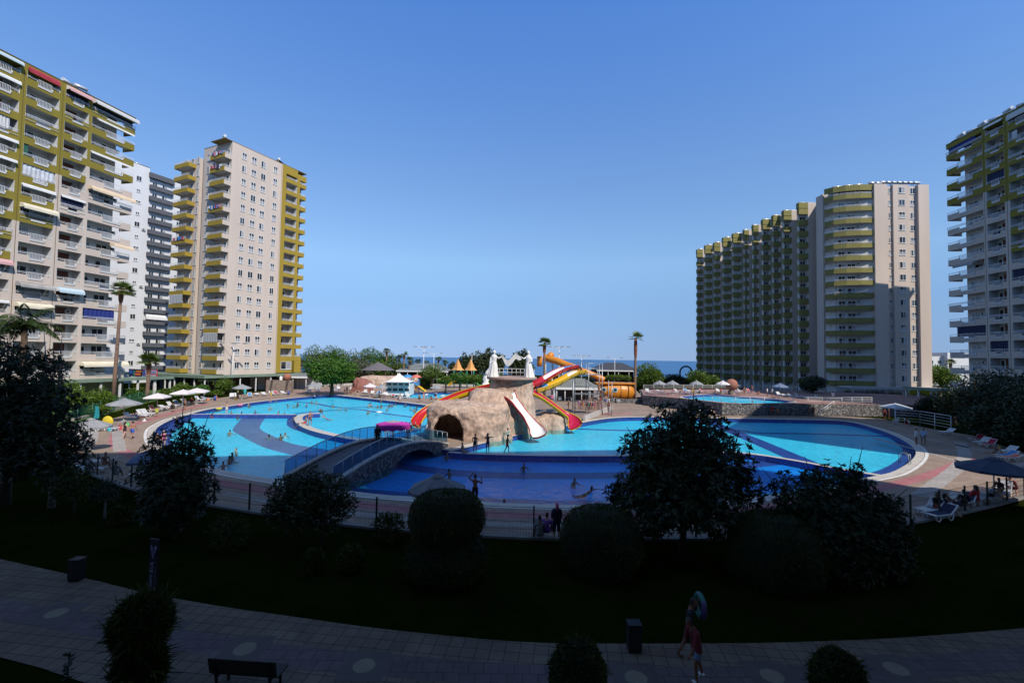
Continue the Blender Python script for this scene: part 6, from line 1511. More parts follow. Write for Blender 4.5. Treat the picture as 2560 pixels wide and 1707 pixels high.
for i, (px, t_, b_, w_, Y, l) in enumerate(((455, 955, 985, 46, 88, 'leafy bush before the shop signs'), (505, 962, 985, 40, 90, 'bush by the garden shelter'), (560, 945, 985, 52, 96, 'tall bush left of the lamp post by the mustard tower'), (600, 962, 985, 30, 98, 'round bush behind the grey parasol near the tower'), (415, 972, 1000, 40, 82, 'bush right of the rusty trunked palm'), (335, 975, 1005, 40, 80, 'bush left of the rusty trunked palm'), (272, 990, 1015, 36, 74, 'bush at the foot of the tall leaning palm'), (215, 1015, 1048, 44, 60, 'bright bush behind the teal towel'), (540, 975, 992, 30, 92, 'small flowering bush behind the white parasols'), (700, 950, 975, 36, 104, 'bush between the fountain and the ficus'))):
    crown_tree(l, px, t_, b_, w_, Y, 1500, (lf_mid, lf_fic)[i % 2], 'bush', 'bush', leaf=.3, bare=0)
for i, (px, t_, b_, w_, Y) in enumerate(((1080, 905, 958, 70, 118), (1150, 930, 962, 60, 112), (1190, 935, 962, 56, 112), (1220, 938, 962, 50, 110), (1115, 940, 963, 40, 110), (1240, 925, 970, 40, 105))):
    crown_tree('dense bush in the playground hedge behind the island', px, t_, b_, w_, Y, 2000, (lf_mid, lf_fic)[i % 2], 'bush', 'bush', leaf=.36, seed=i, group='bushes in the playground hedge')
for i, (px, py, w_, h_, l) in enumerate(((1604, 972, 2.6, 3.2, 'yellow green clipped ball left of the terrace parasols'), (1061, 972, 2.4, 3.0, 'clipped green ball beside the tall lamp post'), (1545, 948, 4.0, 1.2, 'lime green hedge cushion before the dark beach building'))):
    p = gp(px, py) if i < 2 else AT(px, 940, 140); p = Vector((p.x, min(p.y, 150), 0 if i < 2 else 2.5)); topiary(l, p, [dome(w_/1.0 if i > 1 else w_*.62, h_*1.0)], lf_lime if i != 1 else lf_mid, n=2200, L=.25, W=.14)
for i, (px0, py0, px1, py1, hh, l) in enumerate(((200, 1038, 420, 990, .8, 'low hedge along the left lawn walk'), (300, 985, 360, 978, 1.0, 'green hedge by the arcade columns at left'), (605, 958, 645, 956, 2.2, 'tall clipped hedge left of the stone fountain wall'), (745, 955, 775, 953, 1.6, 'clipped hedge block under the ficus tree'), (1620, 975, 1800, 972, 1.1, 'long clipped hedge behind the terrace railing'), (2110, 1000, 2330, 1012, 2.4, 'tall dark hedge behind the ramp railing'), (660, 968, 760, 962, .7, 'low hedge at the foot of the fountain'), (420, 975, 560, 966, 1.0, 'flowering hedge before the shop arcade'))):
    a, c = gp(px0, py0), gp(px1, py1); Lh = (c-a).length; root = thing('hedge', l, 'hedge', a); k = int(Lh*hh*90)+400; t_ = nrng.random(k); wv = .5+.2*np.sin(t_*31); d_ = np.array(c-a); P = t_[:, None]*d_[None]; s_ = np.array([-d_[1], d_[0], 0])/Lh
    P = P+s_[None]*((nrng.random(k)-.5)*1.3*(Lh > 4)+(nrng.random(k)-.5)*.5)[:, None]; P[:, 2] += hh*(nrng.random(k)**.6)*(.85+.15*np.sin(t_*23))
    leaves('foliage', P, sph(k)+[0, 0, .4], .22, .12, (lf_dark if px0 > 2000 else lf_mid), root, .1)
    q = MB(); q.obox(Vector((0, 0, hh*.42)), (c-a)+Vector((0, 0, hh*.42)), .9, hh*.8); q.build('inner_branches', MATS['dense hedge core'], root)
# short grass blades over the near lawn
_e = chaikin([G(*p) for p in edge_px], 1); _ex = np.array([p.x for p in _e]); _ey = np.array([p.y for p in _e]); _fx = np.array([p.x for p in fence_line]); _fy = np.array([p.y for p in fence_line])
k = 60000; xx = nrng.uniform(-28, 28, k); yy = nrng.uniform(12.5, 30, k); ok = (yy > np.interp(xx, _ex, _ey)+.04) & (yy < np.interp(xx, _fx, _fy)-.25); xx, yy = xx[ok], yy[ok]; k = len(xx)
tag(leaves('lawn_grass', np.stack([xx, yy, np.full(k, -.03)], 1), sph(k)*[.6, .6, .2]+[0, 0, 1], .07*(.4+nrng.random(k)), .018, leafmat('grass blade', (.006, .013, .002), (.016, .028, .004), .7, .1)), kind='stuff')
# ------------------------------------------------------------------ people
skin_t = [M('tanned skin', (.34, .165, .095), .6, .1), M('fair skin', (.5, .29, .2), .6, .1), M('brown skin', (.2, .09, .05), .6, .1)]
hair_d = M('dark hair', (.012, .009, .008), .6, .2); clothA = M('swimwear', (.02, .02, .025), .8, .1); clothB = M('shirt cloth', (.5, .5, .5), .85, .1)
def V(*a): return Vector(a)
def skeleton(pose):
    vs = []; es = []; rs = []
    def add(p, r, par=None):
        vs.append(Vector(p)); rs.append(r if hasattr(r, '__len__') else (r, r))
        if par is not None: es.append((par, len(vs)-1))
        return len(vs)-1
    P = dict(lean=0.0, bend=0.0, hz=.93, arms=[((.12, 0, -1), (.05, -.25, -1)), ((-.12, 0, -1), (-.05, -.25, -1))], legs=[((.05, 0, -1), (0, .03, -1)), ((-.05, 0, -1), (0, .03, -1))], head=0.0)
    P.update(pose); up = V(0, -math.sin(P['lean']), math.cos(P['lean'])); up2 = V(0, -math.sin(P['lean']+P['bend']), math.cos(P['lean']+P['bend'])); hu = V(0, -math.sin(P['lean']+P['bend']+P['head']), math.cos(P['lean']+P['bend']+P['head'])); fwd = V(0, -hu.z, hu.y)
    pel = add((0, 0, P['hz']), (.15, .105)); s1 = add(vs[pel]+up*.17, (.125, .095), pel); ch = add(vs[s1]+up2*.19, (.15, .105), s1); nk = add(vs[ch]+up2*.15, (.075, .065), ch)
    n2 = add(vs[nk]+hu*.07, (.05, .052), nk); hb = add(vs[n2]+hu*.075-fwd*-.015, (.072, .085), n2); hm = add(vs[hb]+hu*.075, (.08, .098), hb); add(vs[hm]+hu*.065, (.055, .07), hm)
    add(vs[hb]+fwd*.105+hu*.015, (.013, .013), hb)            # nose
    info = dict(pel=vs[pel], s1=vs[s1], ch=vs[ch], nk=vs[nk], hb=vs[hb], hm=vs[hm], hu=hu, fwd=fwd, up2=up2)
    for q, sx in enumerate((1, -1)):
        sh = add(vs[ch]+up2*.075+V(.185*sx, 0, 0), .062, ch); u, f = (V(*a).normalized() for a in P['arms'][q])
        el = add(vs[sh]+u*.28, .043, sh); wr = add(vs[el]+f*.25, (.033, .026), el); pm = add(vs[wr]+f*.065, (.038, .018), wr)
        sd = f.cross(V(0, 1, 0) if abs(f.y) < .8 else V(0, 0, 1)).normalized(); nn = sd.cross(f)
        for k in range(4):
            o = (k-1.5)*.021; ln = (.062, .075, .07, .055)[k]; a_ = add(vs[pm]+sd*o+f*.03, .0105, pm); b_ = add(vs[a_]+f*ln*.55+nn*.006, .0095, a_); add(vs[b_]+f*ln*.4+nn*.018, .0075, b_)
        th = add(vs[wr]+sd*-.032+f*.035, .012, wr); t2_ = add(vs[th]+sd*-.018+f*.03, .0105, th); add(vs[t2_]+f*.024+nn*.008, .0085, t2_)
        info['sh%d' % q] = vs[sh]; info['el%d' % q] = vs[el]; info['hd%d' % q] = vs[pm]
        hp = add(vs[pel]+V(.092*sx, 0, -.045), .092, pel); t, s_ = (V(*a).normalized() for a in P['legs'][q])
        mt_ = add(vs[hp]+t*.2, .077, hp); kn = add(vs[hp]+t*.42, .055, mt_); cf = add(vs[kn]+s_*.14, .053, kn); an = add(vs[kn]+s_*.4, .036, cf); ft = V(0, -1, -.12) if abs(s_.z) > .5 else V(0, -.3, 1)
        he = add(vs[an]+V(0, 0, -.03)+ft*.06, (.038, .032), an); add(vs[he]+ft*.11, (.036, .022), he)
        info['hp%d' % q] = vs[hp]; info['kn%d' % q] = vs[kn]; info['an%d' % q] = vs[an]
    return vs, es, rs, info
BODY = {}
def body(pose_name):
    if pose_name in BODY: return BODY[pose_name]
    vs, es, rs, info = skeleton(POSES[pose_name]); me = bpy.data.meshes.new('person'); me.from_pydata([tuple(v) for v in vs], es, [])
    o = bpy.data.objects.new('tmp_body', me); col.objects.link(o); md = o.modifiers.new('s', 'SKIN'); md.use_smooth_shade = True; md.branch_smoothing = .4
    for i, sv in enumerate(me.skin_vertices[0].data): sv.radius = rs[i]; sv.use_root = (i == 0)
    sb = o.modifiers.new('d', 'SUBSURF'); sb.levels = 1
    dg = bpy.context.evaluated_depsgraph_get(); out = bpy.data.meshes.new_from_object(o.evaluated_get(dg)); bpy.data.objects.remove(o); bpy.data.meshes.remove(me)
    out.name = 'person'; out.materials.clear(); out.materials.append(skin_t[0]); out.polygons.foreach_set('use_smooth', [True]*len(out.polygons)); BODY[pose_name] = (out, info); return BODY[pose_name]
def segd(p, a, c):
    ab = c-a; t = max(0, min(1, (p-a).dot(ab)/max(ab.length_squared, 1e-9))); return (p-a-ab*t).length, t
def region(me, fn, push, name, mat):
    mb = MB(); idx = {}
    for f in me.polygons:
        if fn(f.center):
            ii = []
            for v in f.vertices:
                if v not in idx: idx[v] = len(mb.v); q = me.vertices[v]; mb.v.append(tuple(q.co+q.normal*push))
                ii.append(idx[v])
            mb.f.append(ii); mb.m.append(0); mb.sm.append(True)
    return mb.mesh(name, mat) if mb.f else None
PP = {}
def person_parts(pose, style):
    k = (pose, style)
    if k in PP: return PP[k]
    me, I = body(pose); parts = []
    hc = I['hm']
    def hair(c):
        d = c-hc; return (c-I['hb']).length < .2 and d.dot(I['hu']) > -.16 and (d.dot(I['hu']) > .045 or d.dot(I['fwd']) < .01)
    parts.append(('hair', region(me, hair, .014, 'hair', hair_d)))
    def shorts(c):
        if segd(c, I['pel'], I['s1'])[0] < .2 and segd(c, I['pel'], I['s1'])[1] < .45 and min((c-I['hd0']).length, (c-I['hd1']).length) > .13: return True
        for q in '01':
            d, t = segd(c, I['hp'+q], I['kn'+q])
            if d < .1 and t < .62 and min((c-I['hd0']).length, (c-I['hd1']).length) > .13: return True
        return False
    def brief(c): 
        d, t = segd(c, I['pel'], I['s1']); return d < .19 and t < .3 and min((c-I['hd0']).length, (c-I['hd1']).length) > .13 and min(segd(c, I['hp'+q], I['kn'+q])[1] for q in '01') < .22
    def torso(c): return (segd(c, I['pel'], I['s1'])[0] < .17 or segd(c, I['s1'], I['ch'])[0] < .17) and min(segd(c, I['sh'+q], I['el'+q])[0] for q in '01') > .07 and (c-I['nk']).length > .13 and min((c-I['hd0']).length, (c-I['hd1']).length) > .1
    def shirt(c): return (segd(c, I['pel'], I['s1'])[0] < .2 or segd(c, I['s1'], I['ch'])[0] < .2 or min(segd(c, I['sh'+q], I['el'+q])[0] for q in '01') < .07) and (c-I['n' 'k']).length > .085 and (c-I['hm']).length > .2 and min((c-I['hd0']).length, (c-I['hd1']).length) > .1
    if style == 'shorts': parts.append(('swim_shorts', region(me, shorts, .016, 'swim_shorts', clothA)))
    elif style == 'suit': parts.append(('swimsuit', region(me, lambda c: brief(c) or torso(c), .010, 'swimsuit', clothA)))
    elif style == 'bikini': parts.append(('bikini_bottom', region(me, brief, .010, 'bikini_bottom', clothA))); parts.append(('bikini_top', region(me, lambda c: torso(c) and (c-I['ch']).length < .17 and (c-I['ch']).dot(I['up2']) < .03, .010, 'bikini_top', clothA)))
    elif style == 'dressed': parts.append(('shorts', region(me, shorts, .018, 'shorts', clothA))); parts.append(('shirt', region(me, shirt, .02, 'shirt', clothB)))
    elif style == 'dress':
        parts.append(('dress', region(me, lambda c: shirt(c) or shorts(c) or min(segd(c, I['hp'+q], I['kn'+q])[0] for q in '01') < .1, .03, 'dress', clothA)))
    if style in ('suit', 'bikini', 'dress'):
        q = MB(); b0 = I['hb']-I['fwd']*.075; q.tube([b0+I['hu']*.12, b0-I['fwd']*.03, b0-I['hu']*.12-I['fwd']*.02, b0-I['hu']*.24], [.06, .085, .075, .03], 8); parts.append(('hair_length', q.mesh('hair_length', hair_d)))
    PP[k] = [x for x in parts if x[1]]; return PP[k]
cloth_cols = {'black': (.012, .012, .014), 'blue': (.03, .09, .4), 'navy': (.015, .02, .07), 'red': (.5, .02, .025), 'pink': (.55, .12, .25), 'white': (.6, .6, .6), 'lime': (.45, .5, .03), 'turquoise': (.03, .4, .42), 'yellow': (.55, .4, .03), 'orange': (.55, .16, .03), 'grey': (.2, .2, .21), 'violet': (.2, .07, .35), 'denim': (.16, .22, .32), 'maroon': (.14, .015, .02), 'paleblue': (.3, .42, .6)}
def cm_(c): return M(c+' cloth', cloth_cols[c], .85, .1)
POSES = {
 'stand': {}, 'stand_hip': dict(arms=[((.4, .1, -1), (-.5, -.2, -.6)), ((-.12, 0, -1), (-.05, -.2, -1))], legs=[((.08, 0, -1), (.02, .03, -1)), ((-.12, -.05, -1), (0, .1, -1))]),
 'walk': dict(lean=.05, arms=[((.12, .4, -1), (.0, .05, -1)), ((-.12, -.45, -1), (0, -.7, -1))], legs=[((.03, -.42, -1), (0, .05, -1)), ((-.03, .32, -1), (0, .62, -1))], hz=.88),
 'walk_bent': dict(lean=.22, bend=.12, head=.1, arms=[((.12, -.3, -1), (.0, -.7, -1)), ((-.15, -.1, -1), (0, -.5, -1))], legs=[((.04, -.3, -1), (0, .1, -1)), ((-.04, .3, -1), (0, .35, -1))], hz=.9),
 'carry': dict(lean=.12, head=.1, arms=[((.5, -.3, -.35), (-.2, -.3, 1)), ((-.2, .25, -1), (0, -.2, -1))], legs=[((.04, -.3, -1), (0, .1, -1)), ((-.04, .32, -1), (0, .5, -1))], hz=.89),
 'eyes': dict(arms=[((.75, -.35, .35), (-.75, -.15, .75)), ((-.55, -.3, -.5), (.25, -.5, .8))], head=-.05),
 'point': dict(arms=[((.3, -.6, .05), (.1, -1, .25)), ((-.5, -.4, -.1), (.3, -.5, .8))]),
 'sit': dict(hz=.12, lean=-.12, arms=[((.2, .3, -1), (.0, .1, -1)), ((-.2, -.4, -.9), (0, -.6, -.6))], legs=[((.12, -1, .15), (0, -.25, -1)), ((-.12, -1, .12), (0, -.3, -1))]),
 'seat': dict(hz=.1, lean=.1, arms=[((.15, -.35, -.9), (-.1, -.9, -.2)), ((-.15, -.35, -.9), (.1, -.9, -.2))], legs=[((.1, -1, .35), (0, -.35, -1)), ((-.1, -1, .35), (0, -.35, -1))]),
 'lie': dict(hz=.1, lean=-.85, bend=-.1, head=.3, arms=[((.3, .2, -.5), (.2, -.6, -.1)), ((-.35, .5, -.1), (-.1, -.3, .3))], legs=[((.07, -1, .25), (0, -1, -.45)), ((-.07, -1, .0), (0, -1, -.02))]),
 'swim': dict(hz=-.2, lean=1.0, bend=-.1, head=-.9, arms=[((.6, -.7, .1), (.4, -.8, .05)), ((-.75, .2, .1), (-.5, -.8, .1))], legs=[((.12, .9, -.3), (0, .9, -.15)), ((-.12, .9, -.35), (0, .9, .1))]),
 'float': dict(hz=-.54, lean=.1, arms=[((.6, -.5, -.7), (.3, -.8, .1)), ((-.6, -.4, -.7), (-.4, -.8, -.1))], legs=[((.12, -.9, -.1), (0, -.3, .0)), ((-.12, -.8, -.12), (0, .9, -.05))]),
 'stoop': dict(lean=.5, bend=.25, hz=.84, arms=[((.1, -.6, -1), (0, -.5, -1)), ((-.1, -.6, -1), (0, -.6, -1))], legs=[((.08, -.3, -1), (0, .3, -1)), ((-.08, -.28, -1), (0, .3, -1))]),
}
def person(px, py, pose, style, c1='black', rz=None, label='', z=0.0, h=1.0, skin=0, c2='white', group=None, pos=None, hairm=None):
    swap = {skin_t[0]: skin_t[skin], clothA: cm_(c1), clothB: cm_(c2)}
    if hairm: swap[hair_d] = hairm
    me, I = body(pose); o = bpy.data.objects.new('person', me); link(o); o['category'] = 'person'; reskin(o, swap)
    for nm, m_ in person_parts(pose, style): c = mkobj(nm, m_, o); reskin(c, swap)
    p = pos if pos is not None else G(px, py, z); o.location = (p.x, p.y, p.z if pos is not None else z); o.scale = (h, h, h); o.rotation_euler = (0, 0, R(rng.uniform(0, 360) if rz is None else rz))
    o['label'] = label
    if group: o['group'] = group
    return o
# rz: 0 faces the viewpoint, 180 faces away, 90 faces right, -90 faces left
person(311, 1096, 'walk', 'suit', 'black', 172, 'woman in a black swimsuit walking away beside the man in blue shorts', skin=1, h=.98)
person(330, 1097, 'walk', 'shorts', 'blue', 186, 'bare backed man in bright blue shorts walking away on the left deck', h=1.04)
person(391, 1042, 'walk', 'dressed', 'black', 160, 'child in a lime green shirt on the pink paving', h=.8, c2='lime'); person(462, 1024, 'stand', 'shorts', 'black', 150, 'tanned man in black shorts by the pool rail at left', h=.98)
person(408, 1117, 'stand', 'suit', 'pink', 30, 'girl in a pink swimsuit standing at the left end of the pool', z=-.3, skin=1, h=.9); person(394, 1107, 'sit', 'shorts', 'black', 60, 'man in black shorts sitting on the left pool rim beside the girl in pink')
ub = .53; bp_ = br.matrix_basis if False else None
ang = math.atan2(14.0, 5.4); bx_, by_ = -13.3+ub*BL*math.cos(ang)-.6*math.cos(ang+PI/2)*-1, 30.3+ub*BL*math.sin(ang)+.6*math.sin(ang+PI/2)
person(0, 0, 'walk', 'dress', 'black', 20, 'person in dark clothes walking on the crest of the footbridge', pos=Vector((bx_, by_, bz(ub))), skin=2, h=.95)
person(1187, 1131, 'stand_hip', 'shorts', 'black', 150, 'bare chested youth in black shorts, left of three on the dividing wall', skin=0, z=.01, h=.98); person(1219, 1131, 'point', 'suit', 'navy', 30, 'person in a dark suit with raised arms on the dividing wall', skin=2, z=.01, h=1.0); person(1268, 1131.5, 'walk', 'shorts', 'red', 100, 'boy in bright red shorts striding along the dividing wall', skin=2, z=.01, h=.98)
person(1157, 1131, 'sit', 'shorts', 'paleblue', 60, 'person sitting with feet in the water at the left end of the dividing wall'); person(1117, 1138, 'float', 'shorts', 'black', 20, 'swimmer at the foot of the dividing wall below the footbridge end', z=WZ)
person(1270, 1090, 'seat', 'suit', 'turquoise', 40, 'woman in a turquoise suit sitting at the foot of the white slide', z=.45, skin=1)
person(1187, 1262, 'eyes', 'shorts', 'black', 170, 'man shading his eyes at the pool edge beside the clipped shrub', skin=2, h=1.02)
person(1350, 1338, 'seat', 'dressed', 'navy', 190, 'dark haired person seated in the chair at the fence', z=.42, c2='grey', skin=2); person(1366, 1330, 'seat', 'dressed', 'maroon', 160, 'second seated person turned to the woman in the headscarf', z=.42, c2='violet', skin=1)
person(1391, 1346, 'stand', 'dress', 'navy', 190, 'standing woman in a long dark dress and pink scarf at the fence', skin=1, hairm=cm_('pink'), h=.98)
person(1620, 1340, 'seat', 'dressed', 'black', 180, 'person hidden in the chair behind the leafy tree', z=.42, c2='black', skin=2)
cq = ['black', 'red', 'navy', 'blue', 'pink', 'grey', 'orange', 'white', 'black', 'violet', 'turquoise']
for i, (px, py) in enumerate(((1421, 1023), (1433, 1023), (1437, 1032), (1446, 1020), (1450, 1023), (1455, 1019), (1458, 1024), (1462, 1021), (1466, 1024), (1469, 1018), (1472, 1023), (1475, 1025), (1478, 1019), (1481, 1024), (1484, 1021), (1487, 1025), (1490, 1023), (1493, 1019), (1496, 1025), (1499, 1021), (1503, 1024), (1488, 1015), (1497, 1014), (1502, 1013))):
    if i == 0: l, g = 'boy standing a little apart at the left of the slide queue', None
    elif i == 2: l, g = 'child standing in front of the slide queue with pale towel', None
    else: l, g = 'bather waiting in the crowd below the stair tower', 'bathers queuing below the stair tower'
    person(px, py, ('stand', 'stand_hip', 'stand', 'point')[i % 4], ('shorts', 'bikini', 'shorts', 'suit')[i % 4], cq[i % 11], None, l, skin=i % 3, h=(.98, .85, 1.02, .92)[i % 4], group=g)
for i, (dx, dy, dz) in enumerate(((3.5, -.7, .6), (3.1, -.6, 1.4), (2.7, -.7, 2.2), (2.2, .3, 3.2))): person(0, 0, 'stand', 'shorts', ('red', 'blue', 'black', 'orange')[i], 150, 'bather climbing the steps of the stair tower', pos=Vector((11.6+dx, 71.5+dy, dz)), skin=i % 3, group='bathers on the stair tower steps')
person(0, 0, 'stoop', 'dressed', 'navy', -90, 'person in dark clothes stooping at the top of the stair tower', pos=Vector((10.9, 71.2, 6.2)), c2='black', skin=2)
person(1039, 1066, 'sit', 'shorts', 'black', 100, 'child sliding off the end of the left red slide', z=.25, h=.8); person(1000, 1006, 'stand', 'shorts', 'white', 20, 'man in white shorts on the deck before the shallow pool'); person(1048, 1006, 'stand', 'shorts', 'black', 170, 'man in black shorts beside the white loungers behind the island', skin=0); person(1059, 1003, 'stand', 'bikini', 'pink', 60, 'woman in a pink bikini behind the man in black shorts', skin=1)
person(867, 985, 'stand', 'bikini', 'black', 200, 'tanned woman in black bikini on the far deck', h=1.0); person(861, 985, 'stand', 'suit', 'orange', 40, 'child in an orange suit on the far deck', h=.7, skin=1); person(830, 982, 'stand', 'dressed', 'black', 0, 'man in a yellow top bending over a lounger on the far deck', c2='yellow')
person(978, 976, 'stand', 'dressed', 'red', 20, 'person in pink top at the kiosk counter', c2='pink'); person(987, 977, 'stand', 'dress', 'turquoise', 200, 'person in turquoise at the kiosk counter'); person(1044, 978, 'stand', 'shorts', 'red', 40, 'bather in red shorts near the tall lamp post'); person(1040, 978, 'stand_hip', 'suit', 'maroon', 10, 'bather in maroon near the tall lamp post', skin=2)
person(594, 1000, 'stand', 'dress', 'black', 20, 'woman in a long black dress under the grey parasol', skin=1, hairm=cm_('white')); person(612, 990, 'stand', 'dress', 'turquoise', 190, 'woman wrapped in a turquoise towel under the grey parasol'); person(677, 999, 'stand', 'suit', 'yellow', 170, 'woman in a yellow and black suit in front of the fountain wall', h=1.02); person(676, 1006, 'stand_hip', 'bikini', 'black', 10, 'woman in bikini standing at the pool rim below the fountain', skin=1, h=.85)
person(566, 1034, 'stand', 'shorts', 'white', 170, 'boy in white trunks standing on the left dividing wall', skin=1, h=.95, z=.01); person(775, 1064, 'stand_hip', 'shorts', 'navy', 40, 'man in navy shorts standing on the curved inner wall', h=1.05, z=.02); person(764, 1058, 'sit', 'shorts', 'red', -60, 'youth sitting on the curved inner wall beside the man in navy shorts', z=.02)
person(966, 1095, 'stand', 'shorts', 'white', 40, 'bather under the purple parasol, left side', skin=1, h=.9); person(978, 1094, 'stand', 'bikini', 'pink', 200, 'bather under the purple parasol, right side', skin=1); person(1015, 1095, 'stand', 'dressed', 'white', 160, 'man in white behind the footbridge glass', c2='paleblue'); person(1024, 1096, 'stand', 'dressed', 'black', 200, 'man in black shirt behind the footbridge glass', c2='black')
# swimmers
sw_up = [(744,1012),(767,1012),(779,1003),(791,1005),(801,1025),(806,1026),(833,1013),(849,1022),(866,1021),(920,1014),(925,1009),(928,1013),(944,1015),(953,1015),(967,1021),(973,1013),(980,1012),(990,1010),(920,1029),(952,1001),(962,1001),(1000,1004),(1013,1011),(1026,1019),(1035,1023),(1042,1019),(1039,1029),(817,1043),(719,1013),(734,1014),(744,1009),(697,1031),(712,1033),(675,1019),(638,1029),(623,1013),(577,1031),(604,1033),(534,1033),(620,1011),(690,1003),(545,1021)]
for i, (px, py) in enumerate(sw_up):
    person(px, py, 'swim' if i in (27, 11, 4) else 'float', ('shorts', 'suit', 'shorts')[i % 3], cq[(i*3) % 11], None, 'swimmer chest deep in the far left pool', z=WZ, skin=i % 2 if i % 5 else 2, h=(1, .9, .8)[i % 3], group='swimmers in the far left pool')
sw_l = [(593,1041,'swimmer close to the left dividing wall'),(530,1037,'swimmer at the far edge of the near left pool'),(735,1046,'swimmer just left of the curved inner wall'),(746,1062,'swimmer looking up at the curved inner wall'),(574,1080,'lone swimmer left of the violet floor band'),(673,1091,'swimmer over the violet floor band'),(703,1090,'swimmer left of a pair near the footbridge'),(713,1086,'swimmer right of a pair near the footbridge'),(592,1126,'fair swimmer above the dark group by the oleander'),(434,1048,'child in violet at the left pool rim'),(443,1046,'child beside the one in violet at the left rim')]
for i, (px, py, l) in enumerate(sw_l): person(px, py, 'float', ('shorts', 'suit')[i % 2], 'violet' if i == 9 else cq[i], None, l, z=WZ, skin=1 if i == 8 else 2 if i % 3 == 0 else 0)
for i, (px, py) in enumerate(((583, 1138), (571, 1147), (577, 1145), (558, 1160))): person(px, py, 'float', 'shorts', 'black', None, 'dark haired swimmer in the cluster right of the oleander', z=WZ, skin=2, group='swimmers clustered right of the oleander')
for px, py, l in ((1124, 1180, 'swimmer right of the footbridge arch'), (1309, 1164, 'swimmer nearest the middle of the dividing wall'), (1435, 1202, 'swimmer over the dark floor band in the near pool'), (1463, 1228, 'swimmer with outstretched arms in the near pool'), (1258, 1258, 'swimmer at the near pool rim right of the clipped shrub'), (1853, 1224, 'leftmost swimmer between the leafy tree and the big shrub'), (1886, 1231, 'swimmer nearest the big dark shrub'), (1863, 1242, 'swimmer at the rim between leafy tree and shrub'), (1540, 1266, 'bather by the rim behind the leafy tree')):
    person(px, py, 'swim' if px == 1463 else 'float', 'shorts', 'black', None, l, z=WZ, skin=2)
# right deck, terrace, fence corner
person(2291, 1110, 'stand', 'dressed', 'grey', 30, 'person in a white shirt standing on the shaded right deck', c2='white', skin=2); person(2309, 1110, 'stand_hip', 'dressed', 'grey', -40, 'person in a pale blue shirt on the shaded right deck', c2='paleblue', skin=2)
person(2212, 1048, 'stand', 'dressed', 'black', 10, 'person with an orange top below the pale parasol', c2='maroon', skin=2); person(2222, 1046, 'stand', 'shorts', 'navy', 60, 'bare chested man below the pale parasol', skin=2); person(2264, 1060, 'seat', 'dressed', 'red', 60, 'person in red seated by the ramp railing', z=.42, c2='maroon')
for i, (px, py) in enumerate(((2340, 1268), (2362, 1272), (2388, 1262), (2410, 1262), (2442, 1250), (2478, 1240), (2500, 1228), (2526, 1222))):
    person(px, py, ('seat', 'lie')[i % 3 == 2], ('dressed', 'dress', 'shorts')[i % 3], ('red', 'black', 'navy', 'maroon')[i % 4], i*47, 'bather seated in shade at the right end of the fence', z=.38, c2=('black', 'white', 'maroon')[i % 3], skin=2-i % 2, group='bathers seated in shade by the right fence')
person(2486, 1132, 'lie', 'bikini', 'black', -80, 'sunbather in a straw coloured hat lying at right', z=.38, hairm=cm_('yellow'))
for i, (px, py, ps, st_, c, l) in enumerate(((1732, 988, 'stand', 'shorts', 'yellow', 'tanned man standing at the far rim of the raised pool'), (1802, 987, 'stoop', 'bikini', 'red', 'woman in red bending on the raised terrace'), (1861, 988, 'stand', 'bikini', 'black', 'tanned woman standing at the corner of the raised pool'), (1880, 983, 'stand_hip', 'shorts', 'blue', 'man in blue shorts on the raised terrace'), (1897, 986, 'sit', 'shorts', 'orange', 'youth sitting on the rim of the raised pool'), (1918, 990, 'stand', 'dressed', 'grey', 'person in white shirt at the shadow line on the terrace'), (1930, 991, 'stand', 'dressed', 'navy', 'person in pale shirt under the slate blue parasol'), (2040, 994, 'seat', 'dressed', 'navy', 'person in navy sitting on the shaded terrace'), (2083, 1002, 'stand', 'dressed', 'navy', 'person in a white shirt at the top of the terrace stairs'))):
    person(px, py, ps, st_, c, None, l, z=ter, skin=0 if i < 5 else 2)
for i, px in enumerate((1668, 1698, 1714, 1748, 1786, 1842)): person(px, 984, 'lie', ('shorts', 'bikini')[i % 2], ('red', 'black', 'blue')[i % 3], None, 'sunbather lying by the far railing of the terrace', z=ter+.38, group='sunbathers by the far terrace railing')
person(1880, 1004, 'float', 'shorts', 'black', None, 'swimmer in the near corner of the raised pool', z=ter-.07); person(1779, 1031, 'seat', 'suit', 'black', 30, 'woman in black seated on a lounger against the dark wall', z=.4, skin=1)
person(1931, 1039, 'stand', 'dressed', 'navy', 20, 'person in red and white by the stone wall ledges', c2='red', skin=2); person(1945, 1039, 'stand', 'dressed', 'navy', -20, 'small child beside the person in red and white', c2='orange', h=.7, skin=2); person(2022, 1039, 'stand', 'shorts', 'grey', 30, 'bather right of the yellow notice board', skin=2); person(2034, 1039, 'stand', 'dressed', 'black', 200, 'person in black at the foot of the terrace stairs', c2='black', skin=2)
person(218, 1172, 'seat', 'dressed', 'grey', 100, 'bare armed man seated by the left bend of the fence', z=.38, c2='grey', skin=2); person(262, 1160, 'seat', 'shorts', 'red', 60, 'woman with a red towel seated beyond the left fence', z=.38, skin=2); person(287, 1186, 'seat', 'dressed', 'navy', 190, 'person leaning forward on a lounger by the left fence', z=.38, c2='grey', skin=2)
person(345, 1044, 'lie', 'dressed', 'navy', 84, 'person in dark clothes lying on a lounger by the left lawn', z=.4, c2='navy', skin=2); person(430, 1022, 'seat', 'dress', 'black', 60, 'person seated in the shade of the white square parasol', z=.4, skin=2); person(478, 1006, 'seat', 'dressed', 'maroon', 60, 'person seated beneath the larger white parasol', z=.4, c2='maroon', skin=2)
